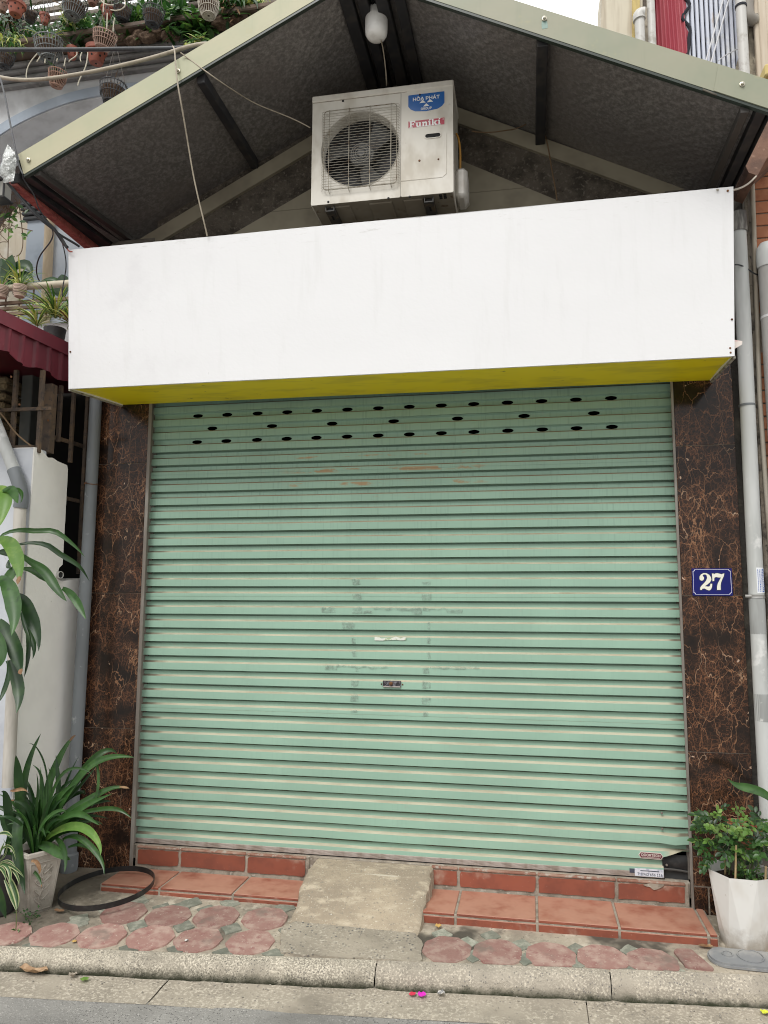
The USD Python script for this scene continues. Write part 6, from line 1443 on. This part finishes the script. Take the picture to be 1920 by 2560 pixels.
litter('dry_leaf', 'little yellowish leaf beside the weed', 'leaf', on_pave(160, 2040-4), .022, worn('leaf_tan', ()), 10)
litter('dry_leaf', 'curled pale brown leaf right of the carved pot', 'leaf', on_pave(*[v for v in cD(510, 1735)]), .035, leaf_br, 11, .6, (1.5, .7))
litter('white_scrap', 'white crumb on the third red paver from the left', 'litter', on_pave(402, 2036), .018, whitem, 12, 1.0)
litter('white_scrap', 'white crumb on the grey paver inside the hoop', 'litter', on_pave(*cD(1190, 1560)), .014, whitem, 13, 1.0)
pebs = MB(); pr = random.Random(5)
for k in range(300):
    x = pr.uniform(-.8, 3.6); y = kfront(x)-abs(pr.gauss(0, .05)) if pr.random() < .7 else pr.uniform(kback(x)+.02, -.42)
    if y < kfront(x)+.001: z = ROADZ+.004
    elif y > kback(x): z = pz(y)
    else: continue
    m = trimesh.creation.icosphere(0, pr.uniform(.0015, .0042)); m.vertices *= [1.3, 1, .6]; m.apply_translation((x, y, z+.001)); pebs.add(m)
obj('grit', pebs, worn('grit', (.34, .31, .26), [((.13, .12, .10), 300., .45, .6)], .9), kind='stuff', label='scattered grit and crumbs along the kerb and pavers')
#==PART8==
# ------------------------------------------------------------------ hanging baskets, pots and plants of the left house
bk_black = worn('basket_black', (.030, .032, .036), [((.075, .075, .075), 40., .45, .66)], .5)
bk_grey = worn('basket_grey', (.13, .145, .145), [((.26, .27, .26), 40., .45, .66)], .55)
bk_pink = worn('basket_faded_pink', (.42, .27, .21), [((.52, .38, .31), 40., .45, .66)], .6)
bk_brown = worn('basket_brown_pink', (.34, .19, .135), [((.46, .30, .23), 40., .45, .66)], .6)
bk_white = worn('basket_cream', (.48, .44, .36), [((.58, .54, .46), 40., .45, .66)], .6)
terra = worn('pot_terracotta', (.30, .085, .05), [((.22, .065, .04), 12., .42, .65), ((.42, .20, .14), 30., .62, .74)], .6, rand=.1)
terra_br = worn('pot_brown_clay', (.19, .10, .07), [((.28, .18, .13), 20., .45, .66)], .7)
root_w = worn('orchid_root', (.52, .48, .38), [((.38, .34, .26), 60., .5, .65)], .7)
husk = worn('husk', (.075, .045, .028), [((.15, .10, .065), 50., .45, .65)], .95, (60, 1.0, .01))
wire_d = worn('hanger_wire', (.10, .085, .07), [], .6)
cq = lambda x, y: (x/5.647, y/5.647)
pr_ = random.Random(21)
def scale_at(Y, x, y):
    p = at(x, y, Y=Y); return ((p-EYE)@FWD)/FOC      # metres per photograph pixel at p
def rosette(parent, o, n, L, w, mats, spread=1.0, up=.6, rnd=pr_, nm='leaf'):
    for k in range(n):
        a = rnd.uniform(0, 2*PI); r_ = rnd.uniform(.35, 1.0)*spread; l = L*rnd.uniform(.6, 1.1)
        d = np.array([math.cos(a)*r_, math.sin(a)*r_, up*rnd.uniform(.6, 1.3)]); d /= np.linalg.norm(d)
        e = o+d*l+np.array([math.cos(a), math.sin(a), -.9])*l*.35*rnd.uniform(.2, 1)
        obj(nm, blade([o, o+d*l*.55, e], w*rnd.uniform(.7, 1.2), (math.cos(a)*.2, -.5, .8), 7, .3), mats[rnd.randrange(len(mats))], parent, smooth=True)
def hanger(parent, o, r, top):
    for k in range(3):
        a = k*2*PI/3+.4; obj('hanger', tube([o+np.array([r*math.cos(a), r*math.sin(a), 0]), o+np.array([0, 0, top])], .0022, 4), wire_d, parent)
def basket(x, y, wpx, hpx, mt, label, Y, tilt=(0, 0), plant=None, hang=True, ribs=26):
    k = scale_at(Y, *cq(x, y)); r = wpx/4.879*k/2; h = max(hpx/4.879*k*1.15, r*.9); o = at(*cq(x, y), Y=Y)
    M = trimesh.transformations.euler_matrix(tilt[1], tilt[0], 0); M[:3, 3] = o
    T = lambda v: (np.c_[v, np.ones(len(v))]@M.T)[:, :3]
    t = thing('hanging_basket', label, 'basket', base=tuple(o), group='hanging baskets and pots of the left house')
    mb = MB(); rb = r*.62
    for i in range(ribs):
        a = i*2*PI/ribs; ca, sa = math.cos(a), math.sin(a)
        v = T(np.array([[ca*rr, sa*rr, zz] for rr, zz in ((r*1.04, h*.06), (r, 0), (r*.93, -h*.45), (rb, -h), (rb*.2, -h))])); mb.add(tube(v, r*.030, 4))
    for rr, zz, w in ((r, -.0, .045), (r*.96, -h*.28, .03), (r*.90, -h*.58, .03), (rb, -h, .045), (rb*.72, -h, .03), (rb*.45, -h, .03)):
        v = T(np.array([[rr*math.cos(a), rr*math.sin(a), zz] for a in np.linspace(0, 2*PI, 30)])); mb.add(tube(v, r*w, 5, caps=False))
    obj('wickerwork', mb, mt, t, kind='stuff')
    f = lathe([(0, -h*.93), (rb*.9, -h*.9), (r*.86, -h*.3), (r*.80, -h*.15), (0, -h*.10)], 16); f.vertices = T(f.vertices*(1+.12*(meshkit.noise(f.vertices*60)[:, None]-.5))); obj('husk_fill', f, husk, t, smooth=True)
    if hang: hanger(t, o, r*.9, h*2.6)
    if plant: rosette(t, T(np.array([[0, 0, -h*.1]]))[0], *plant)
    return t
def holed_pot(x, y, wpx, hpx, mt, label, Y, tilt=(0, 0), plant=None, hang=True):
    k = scale_at(Y, *cq(x, y)); r = wpx/4.879*k/2; h = hpx/4.879*k*1.2; o = at(*cq(x, y), Y=Y)
    M = trimesh.transformations.euler_matrix(tilt[1], tilt[0], 0); M[:3, 3] = o
    t = thing('clay_hanging_pot', label, 'plant pot', base=tuple(o), group='hanging baskets and pots of the left house')
    m = lathe([(0, -h), (r*.60, -h), (r*.66, -h*.92), (r*.90, -h*.30), (r*1.02, -h*.26), (r*1.03, 0), (r*.92, 0), (r*.80, -h*.4), (0, -h*.5)], 26); m.apply_transform(M); obj('body', m, mt, t, smooth=35)
    for row, zz in enumerate((-.42, -.68)):
        rr = r*(.90-.24*((-zz-.30)/.62))+.0008
        for i in range(6):
            a = i*PI/3+row*.5; hb = lathe([(0, 0), (r*.105, 0)], 10, (0, 0, 0), (math.cos(a), math.sin(a), -.35)); hb.apply_translation((rr*math.cos(a), rr*math.sin(a), zz*h)); hb.apply_transform(M); obj('hole', hb, wall_dark, t)
    hb = lathe([(0, 0), (r*.12, 0)], 10, (0, 0, -h-.0008), (0, 0, -1)); hb.apply_transform(M); obj('hole', hb, wall_dark, t)
    if hang: hanger(t, o, r*.9, h*2.4)
    if plant: rosette(t, o+np.array([0, 0, -h*.2]), *plant)
    return t
YB1, YB2 = YH-.42, YH-.20
B1 = basket(920, 30, 290, 170, bk_grey, 'big grey green slatted basket hanging second from the top left corner of the terrace', YB1, (.12, -.1), (10, .16, .012, [leaf_dk, leaf_md]))
B2 = basket(590, 500, 330, 190, bk_grey, 'wide grey black slatted basket behind the black cable with orchid roots below it', YB1, (-.06, .1), (14, .17, .016, [leaf_lt, leaf_yl]))
B3 = basket(1285, 420, 280, 140, bk_pink, 'faded pink slatted basket tilted above the black cable', YB1, (.22, .1), (8, .15, .010, [leaf_md, leaf_lt]))
B4 = basket(708, 885, 220, 150, bk_brown, 'pinkish brown slatted basket crossed by the beige cable below the cornice', YB1, (.12, .05), (9, .10, .012, [leaf_dk, leaf_md]))
B5 = basket(1385, 1050, 320, 190, bk_black, 'black slatted basket with dry stalks half hidden by the left fascia', YB1, (.05, .0), (9, .16, .006, [leaf_br, leaf_dk]))
B6 = basket(1500, 70, 220, 150, bk_black, 'black slatted basket with a white root loop above it at the top of the terrace', YB1+.1, (.1, .1), (8, .13, .010, [leaf_dk]))
B7 = basket(70, 660, 220, 140, bk_black, 'dark slatted basket behind the black cable at the left edge', YB1, (.1, 0), (16, .12, .010, [leaf_md, leaf_lt]))
def c2(x, y): return ((300+x/4.608)*4.879, y/4.608*4.879)
x_, y_ = c2(390, 120); B8 = basket(x_, y_, 255, 160, bk_black, 'charcoal slatted basket left of the bushy green plant on the ledge', YB1, (.1, .05), (8, .12, .010, [leaf_dk, leaf_md]))
x_, y_ = c2(1020, 25); B9 = basket(x_, y_, 255, 160, bk_white, 'cream slatted basket with a dark base above the bushy green plant', YB1, (-.05, .0), (6, .12, .010, [leaf_md]))
P1 = holed_pot(205, 40, 215, 130, terra, 'big red clay pot with round holes hanging at the top left corner', YB1-.03, (.08, 0), (8, .12, .012, [leaf_dk]))
P2 = holed_pot(545, 180, 120, 100, terra, 'small red clay pot with round holes hanging before the terrace rail', YB1, (-.05, 0), (8, .09, .012, [leaf_dk, leaf_md]))
P3 = holed_pot(45, 20, 130, 110, terra_br, 'brown clay pot half behind the big red one at the top left', YB1+.06, (.1, 0))
P4 = holed_pot(1130, -20, 140, 70, terra_br, 'brown clay pot cut by the top edge of the picture', YB1, (0, 0))
P5 = holed_pot(1305, 90, 150, 100, terra, 'red clay pot under white root loops beside the black basket', YB1+.05, (0, .1), (6, .1, .010, [leaf_dk]))
P6 = holed_pot(885, 590, 140, 110, terra, 'red clay pot resting at the ledge left of the largest ledge pot', YB2-.1, (0, 0), (10, .16, .014, [leaf_md, leaf_dk]), False)
P7 = holed_pot(1180, 585, 250, 160, terra, 'largest red clay pot on the ledge partly behind the faded pink basket', YB2-.1, (.05, .1), None, False)
P8 = basket(390, 130, 150, 120, bk_black, 'dark wooden slat basket beside the small red clay pot', YB1+.08, (.25, .1), (9, .12, .012, [leaf_dk, leaf_br]))
def roots(parent, lst):
    for pts in lst: obj('aerial_root', tube(spline([at(*cq(x, y), Y=YB1-.04) for x, y in pts], 14), .0042, 6), root_w, parent, smooth=True)
roots(B2, [[(455, 655), (370, 760), (330, 850), (322, 955)], [(490, 690), (450, 755)], [(552, 720), (547, 772)], [(800, 710), (780, 812)], [(700, 715), (692, 752)]])
roots(P6, [[(935, 630), (920, 690), (860, 730), (843, 757)], [(1000, 640), (980, 700), (988, 752)]])
roots(P7, [[(1070, 640), (1030, 850), (985, 940), (948, 1045)]])
roots(B1, [[(940, -20), (930, 70), (875, 100)], [(770, -20), (730, 60), (660, 68)]])
roots(B6, [[(1500, -20), (1525, 70), (1470, 118), (1350, 118)], [(1230, 0), (1290, 50), (1388, 60)]])
roots(P5, [[(1270, 0), (1262, 80), (1260, 150)], [(1310, 160), (1300, 380)]])
roots(B3, [[(1400, 220), (1385, 300), (1380, 390)]])
# bushy plants standing on the ledge
def bushy(label, pts, n, L, mats, Y0, seed, droop=.0, blades=0):
    """a leafy plant whose crown fills the outline pts"""
    rnd = random.Random(seed); q = Polygon([cq(*p) for p in pts]); b = q.bounds; o = at((b[0]+b[2])/2, b[3], Y=Y0)
    t = thing('terrace_plant', label, 'plant', base=tuple(o))
    mbs = [MB() for _ in mats]; c = 0; n = int(n*1.9); L = L*1.12
    while c < n:
        x, y = rnd.uniform(b[0], b[2]), rnd.uniform(b[1], b[3])
        if not q.contains(Point(x, y)): continue
        p = at(x, y, Y=Y0+rnd.uniform(-.16, .16)); a = rnd.uniform(0, 2*PI)
        if rnd.random() < blades:
            d = np.array([math.cos(a)*.6, math.sin(a)*.4, rnd.uniform(.2, 1)]); l = L*rnd.uniform(1.5, 2.6)
            m = blade([p, p+d*l*.6, p+d*l+np.array([0, 0, -.5*l])], L*.22, (0, -.5, .8), 6, .3); mbs[rnd.randrange(len(mats))].add(m)
        else:
            v, f = oval_leaf(p, (math.cos(a), math.sin(a), rnd.uniform(-.5-droop, .5)), (rnd.uniform(-.4, .4), -.7, .7), L*rnd.uniform(.7, 1.2), L*rnd.uniform(.30, .45)); mbs[rnd.randrange(len(mats))].add(v, f)
        c += 1
    for m, mt in zip(mbs, mats):
        if m.k: obj('foliage', m, mt, t, smooth=True, kind='stuff')
    for k in range(6):
        e = at(rnd.uniform(b[0], b[2]), rnd.uniform(b[1], (b[1]+b[3])/2), Y=Y0); obj('stem', tube(spline([o+np.array([rnd.uniform(-.05, .05), 0, 0]), (o+e)/2+np.array([rnd.uniform(-.04, .04), 0, .02]), e], 8), .005, 5), stem_b, t)
    return t
YP_ = YH-.1
bushy('dark ragged hanging foliage at the left edge under the big red clay pot', [(-30, 180), (200, 190), (260, 330), (240, 520), (-30, 560)], 150, .075, [leaf_dk, leaf_md, leaf_br, steel_dark], YP_, 1, .5, .35)
bushy('low yellow green orchid clump at the left edge on the black cable', [(-20, 520), (150, 480), (260, 560), (240, 600), (-20, 600)], 60, .07, [leaf_lt, leaf_md, leaf_yl], YP_-.2, 2, 0, .8)
bushy('feathery olive plant below the big grey green basket', [(760, 190), (840, 110), (980, 230), (900, 320), (800, 290)], 90, .05, [leaf_yl, leaf_md, stem_g], YP_-.15, 3, 0, .8)
bushy('fresh green leafy plant behind the ledge pots', [(800, 330), (930, 280), (1100, 290), (1160, 380), (1150, 520), (1030, 560), (840, 520)], 170, .085, [leaf_md, leaf_dk, leaf_md], YP_, 4, .3)
bushy('dull green plants filling the ledge behind the wide grey basket', [(300, 430), (450, 380), (800, 420), (860, 580), (330, 600)], 150, .07, [leaf_dk, leaf_md], YP_+.1, 5, .2, .25)
bushy('mixed green plants on the ledge right of the faded pink basket', [c2(40, 250), c2(200, 120), c2(330, 240), c2(420, 330), c2(330, 460), c2(40, 500), c2(-30, 400)], 190, .075, [leaf_md, leaf_dk, leaf_lt], YP_, 6, .3, .15)
bushy('dense bushy plant with long fresh leaves on the ledge by the fascia', [c2(500, 130), c2(700, 70), c2(880, 150), c2(900, 230), c2(1020, 230), c2(1060, 320), c2(930, 440), c2(760, 400), c2(560, 420), c2(470, 300)], 330, .095, [leaf_md, leaf_md, leaf_lt, leaf_dk], YP_-.05, 7, .5)
bushy('small bright sprig hanging below the ledge beside the fascia', [c2(760, 470), c2(900, 420), c2(980, 400), c2(960, 450), c2(830, 510), c2(770, 500)], 36, .07, [leaf_lt, leaf_yl, leaf_md], YP_-.2, 8, .6)
bushy('strappy orchid clump drooping at the top beside the fascia', [c2(1120, 20), c2(1300, 0), c2(1480, 20), c2(1540, 120), c2(1400, 200), c2(1250, 280), c2(1130, 200)], 130, .10, [leaf_md, leaf_dk, leaf_md, leaf_br], YP_-.05, 9, .6, .6)
bushy('bright narrow leaved plant at the top edge above the fascia', [c2(1440, 60), c2(1650, 0), c2(1640, 90), c2(1560, 130), c2(1480, 140)], 60, .085, [leaf_lt, leaf_yl, leaf_md], YP_, 10, .3, .5)
bushy('dark foliage behind the terrace baskets along the rail', [(300, 330), (700, 300), (1500, 150), (1700, 60), (2300, -20), (2300, 90), (1700, 300), (1000, 330), (400, 420)], 260, .08, [leaf_dk, leaf_dk, leaf_md], YH+.35, 11, .2, .2)
bushy('green plants between the black and charcoal baskets on the terrace', [(1380, 250), (1640, 130), (1760, 60), (1800, 180), (1640, 330), (1600, 520), (1440, 480)], 170, .075, [leaf_dk, leaf_md], YP_+.05, 12, .2, .2)
# stumps of orchid wood on the ledge
lg = thing('driftwood', 'gnarled stumps of orchid driftwood lying on the terrace ledge', 'driftwood', base=tuple(at(*cq(*c2(300, 440)), Y=YH-.25)))
for k, (xx, yy, r_) in enumerate(((150, 470, .045), (240, 400, .05), (330, 430, .055), (400, 380, .05), (580, 410, .05), (1180, 260, .06), (1300, 220, .05))):
    p = at(*cq(*c2(xx, yy)), Y=YH-.24); m = trimesh.creation.icosphere(3, 1.0); m.vertices = m.vertices*(1+.7*(meshkit.fbm(m.vertices*1.8+k*4, 3)[:, None]-.5))*[r_*1.5, r_*.8, r_*.8]+p; obj('stump', m, husk, lg, smooth=True)

# ------------------------------------------------------------------ plants of the loggia rail and the awning roof
c6 = CC(0, 340, 4.425)
YR2 = YR-.06
def rail_pot(x, y, label, pl_label, mats, n, L):
    o = at(*c6(x, y), Y=YR2); k = scale_at(YR2, *c6(x, y)); r = 72/4.425*k; h = 130/4.425*k
    t = thing('rail_pot', label, 'plant pot', base=tuple(o))
    m = lathe([(0, -h), (r*.72, -h), (r*.86, -h*.75), (r*1.0, -h*.45), (r*1.02, -.0), (r*.92, 0), (r*.85, -h*.25), (0, -h*.3)], 24); m.apply_translation(o); obj('body', m, worn('rail_pot_cream', (.58, .45, .36), [((.42, .27, .20), 14., .5, .68)], .7), t, smooth=40)
    for z_ in (-.12, -.24, -.36, -.48, -.62, -.76): obj('band', lathe([(r*1.0, -.002), (r*1.035, 0), (r*1.0, .002)], 24, o+(0, 0, h*z_)), husk, t, smooth=True)
    p = thing('spider_plant', pl_label, 'plant', base=tuple(o)); rosette(p, o-np.array([0, 0, h*.15]), n, L, .014, mats, 1.0, .8)
    return t
rail_pot(222, 1655, 'cream banded pot hung on the loggia handrail', 'bright yellow spider plant in the banded pot on the handrail', [leaf_yl, leaf_lt, leaf_yl], 26, .24)
rail_pot(20, 1665, 'banded pot at the left edge of the loggia handrail', 'straggly spider plant at the left edge of the handrail', [leaf_yl, leaf_lt, leaf_br], 16, .26)
so_ = at(*c6(610, 2090), Y=YH-.35)
s2 = thing('awning_plant', 'lush yellow green spider plant on the red awning roof beside the sign box', 'plant', base=tuple(so_))
rosette(s2, so_+np.array([0, 0, .05]), 120, .27, .013, [leaf_lt, leaf_yl, leaf_yl, leaf_md], 1.3, .8, random.Random(5)); rosette(s2, so_+np.array([.14, 0, -.02]), 60, .22, .012, [leaf_lt, leaf_yl, leaf_br, leaf_md], 1.2, .5, random.Random(6)); rosette(s2, so_+np.array([-.14, 0, .0]), 60, .22, .012, [leaf_lt, leaf_yl, leaf_yl], 1.2, .7, random.Random(8))
obj('pot', lathe([(0, -.16), (.06, -.16), (.075, -.03), (.07, -.03), (0, -.05)], 18, so_), steel_dark, s2, smooth=40)
db = thing('rubber_plant', 'dark broad leaved plant behind the loggia handrail', 'plant', base=tuple(at(*c6(60, 1660), Y=YR+.2)))
for pts, w in (([(60, 1640), (40, 1480), (10, 1350)], .11), ([(90, 1640), (110, 1480), (135, 1310)], .13), ([(110, 1640), (200, 1450), (300, 1440), (355, 1545)], .10), ([(120, 1660), (260, 1540), (330, 1580), (385, 1640)], .07), ([(40, 1640), (-20, 1500), (-40, 1440)], .12), ([(60, 1660), (20, 1560), (-10, 1540)], .12), ([(100, 1660), (150, 1560), (180, 1470)], .10)):
    obj('leaf', blade([at(*c6(x, y), Y=YR+.15) for x, y in pts], w, (0, -1, .4), 10, .3), leaf_dk, db, smooth=True)
d2 = thing('rubber_plant', 'dark glossy plant behind the handrail beside the sign box', 'plant', base=tuple(at(*c6(690, 1800), Y=YR+.1)))
for pts, w in (([(690, 1790), (620, 1610), (540, 1590), (440, 1615)], .05), ([(690, 1790), (700, 1640), (680, 1530)], .13), ([(680, 1790), (600, 1720), (490, 1745)], .06), ([(690, 1800), (730, 1640), (740, 1580)], .08), ([(680, 1780), (640, 1700), (560, 1690)], .06), ([(690, 1790), (740, 1700), (790, 1700)], .10)):
    obj('leaf', blade([at(*c6(x, y), Y=YR+.12) for x, y in pts], w, (0, -1, .4), 10, .3), leaf_dk, d2, smooth=True)
obj('stem', tube([at(*c6(690, 1830), Y=YR+.12), at(*c6(690, 1600), Y=YR+.12)], .008, 6), stem_g, d2)
# bare climbing twigs in front of the cream wall
tw = thing('bare_vine', 'bare brown climbing twigs with a few leaves before the stained cream wall', 'plant', base=tuple(at(*c6(80, 1400), Y=YH+.3)))
tr2 = random.Random(9)
for k in range(22):
    x, y = tr2.uniform(-20, 160), tr2.uniform(640, 1000); P = [(x, y)]
    for j in range(4): x += tr2.uniform(-70, 85); y += tr2.uniform(-60, 110); P.append((x, y))
    obj('twig', tube(spline([at(*c6(a, b), Y=YH+.3) for a, b in P], 16), .0032, 4), stem_b, tw)
for P in ([(110, 800), (95, 1100), (85, 1400)], [(215, 700), (235, 950), (245, 1250), (180, 1330)], [(130, 990), (200, 1010), (360, 1050)], [(-10, 1280), (60, 1360), (160, 1330)]):
    obj('twig', tube(spline([at(*c6(a, b), Y=YH+.3) for a, b in P], 16), .0042, 5), stem_b, tw)
for k in range(24):
    p = at(*c6(tr2.uniform(-10, 330), tr2.uniform(780, 1120)), Y=YH+.29); v, f = oval_leaf(p, (tr2.uniform(-1, 1), -.3, tr2.uniform(-1, .5)), (0, -1, .3), .055, .03); obj('leaf', trimesh.Trimesh(v, f, process=False), leaf_md if k % 2 else leaf_lt, tw)
# wall lantern
la = at(*c6(30, 590), Y=YH+.2)
ln = thing('wall_lantern', 'dark small lantern at the left edge under the red beam', 'lamp', base=tuple(la))
obj('glass', cbox(la+(-.05, -.05, -.09), la+(.05, .05, .05), .01), worn('lantern_glass', (.30, .29, .26), [], .15), ln)
for dx in (-.05, .05): obj('frame_bar', cbox(la+(dx-.006, -.057, -.10), la+(dx+.006, -.045, .06), .001), steel_dark, ln)
for dz in (-.105, .05): obj('frame', cbox(la+(-.062, -.062, dz), la+(.062, .062, dz+.017), .004), steel_dark, ln)

# ------------------------------------------------------------------ cables
c1 = CC(0, 0, 2.592)
cab_b = worn('cable_beige', (.36, .31, .235), [((.27, .23, .17), 20., .45, .66)], .55); cab_k = worn('cable_black', (.022, .024, .027), [((.05, .05, .05), 20., .5, .7)], .45); cab_br = worn('cable_brown', (.16, .10, .05), [], .6)
def cable(label, conv, pts, Ys, r, mt, n=40):
    ys = np.interp(np.linspace(0, 1, len(pts)), np.linspace(0, 1, len(Ys)), Ys)
    P = spline([at(*conv(x, y), Y=yy) for (x, y), yy in zip(pts, ys)], n)
    return obj('cable', tube(P, r, 8), mt, smooth=True, label=label, cat='cable')
cable('thick beige cable sagging from the left edge to the top of the left fascia', c1, [(-160, 440), (0, 500), (200, 518), (450, 490), (750, 432), (1050, 355), (1200, 308), (1290, 288), (1345, 284)], (-.55, -.66, -.76), .0098, cab_b)
cable('thick black cable running level from the left edge to the left fascia', c1, [(-160, 325), (0, 323), (400, 322), (800, 318), (1120, 313), (1250, 308), (1330, 312)], (-.45, -.6, -.74), .0105, cab_k)
cable('thin beige cord hanging from the cables down to the sign box', c1, [(1118, 300), (1132, 340), (1142, 470), (1170, 650), (1210, 880), (1260, 1170), (1320, 1430), (1342, 1530)], (-.80, -.83, -.83, -.7, -.6, -.56), .0038, cab_b)
cable('thin beige cord running from the left fascia under the roof to the air conditioner', c1, [(1168, 340), (1290, 430), (1400, 510), (1520, 590), (1659, 672), (1800, 730), (2010, 828)], (-.82, -.78, -.5, -.38), .0030, cab_b)
cable('thin dark cord from the beige cable down past the plastic wrapped beam', c1, [(0, 505), (35, 640), (70, 820), (100, 970), (120, 1060), (150, 1130)], (-.66, -.84, -.84), .0045, cab_k)
cable('bundle of black cables running beside the red beam to the sign corner', c6, [(-60, 380), (0, 420), (120, 560), (300, 760), (450, 900), (580, 1010), (660, 1120), (750, 1240)], (-.85, -.7, -.56), .0085, cab_k)
cable('second black cable hugging the bundle beside the red beam', c6, [(-60, 430), (60, 500), (200, 650), (350, 830), (470, 940), (560, 1010), (640, 1080), (740, 1235)], (-.86, -.72, -.57), .006, cab_k)
cable('black cable leaving the bundle towards the canopy corner', c6, [(560, 1000), (640, 1075), (760, 1150), (880, 1225)], (-.62, -.5), .006, cab_k)
cable('thin dark cord from the canopy corner across the red beam to the bundle', c6, [(250, 430), (300, 540), (380, 660), (430, 800), (520, 930), (560, 1000)], (-.84, -.6), .0032, cab_k)
cable('thin black loop hanging in front of the pale blue loggia wall', c6, [(575, 1020), (580, 1120), (520, 1220), (440, 1330), (405, 1450), (410, 1540), (435, 1600)], (-.3, .2), .0042, cab_k)
cable('thin cord dangling beside the left edge of the sign box', c6, [(690, 1190), (715, 1290), (730, 1400), (725, 1500), (700, 1640), (690, 1780)], (-.45, -.4), .0032, cab_k)
cable('reddish wire ends bent at the top left corner of the sign box', c6, [(690, 1190), (720, 1220), (745, 1250), (760, 1270), (800, 1280)], (-.56, -.565), .0035, worn('wire_red', (.30, .07, .05), [], .6))
cable('lamp wire dropping from the bulb to the air conditioner', lambda x, y: (x, y), [(823, 88), (828, 110), (833, 150), (835, 185)], (-.6, -.34), .0032, cab_b)
c3_ = CC(1280, 0, 2.592)
cable('thin wire from the air conditioner to the right rafter', c3_, [(-235, 855), (-130, 858), (0, 945) if 0 else (-90, 858), (0, 830) if 0 else (-20, 838), (60, 905) if 0 else (30, 815), (135, 862) if 0 else (120, 772)], (-.2, -.06), .0030, cab_br) if 0 else cable('thin wire from the air conditioner to the right rafter', c3_, [(-260, 850), (-200, 857), (-110, 855), (-40, 845), (0, 950 - 110), (60, 905 - 85), (135, 862 - 85)], (-.2, -.06), .0030, cab_br)
cable('brown cord dropping from the right rafter to the sign box', c3_, [(210, 870), (235, 960), (255, 1080), (275, 1190), (292, 1300)], (-.05, -.06), .0038, cab_br)
cable('pale wire hooked from the sign corner to the brick house', CC(1740, 180, 4.255), [(225, 1250), (300, 1262), (420, 1250), (530, 1205), (600, 1150), (640, 1110)], (-.56, -.3), .0045, worn('wire_pale', (.42, .38, .32), [], .6))
cable('brown cord slanting down behind the slanting pipe to the yard bars', CC(0, 900, 3.687), [(-20, 470), (60, 560), (140, 665), (220, 740), (285, 792)], (-.5, -.47), .0045, cab_br)
cable('black wire crossing behind the thin conduit right of the sign box', CC(1740, 180, 4.255), [(415, 2050), (480, 2058), (540, 2090), (600, 2130), (660, 2160)], (-.15, -.08), .0035, cab_k)
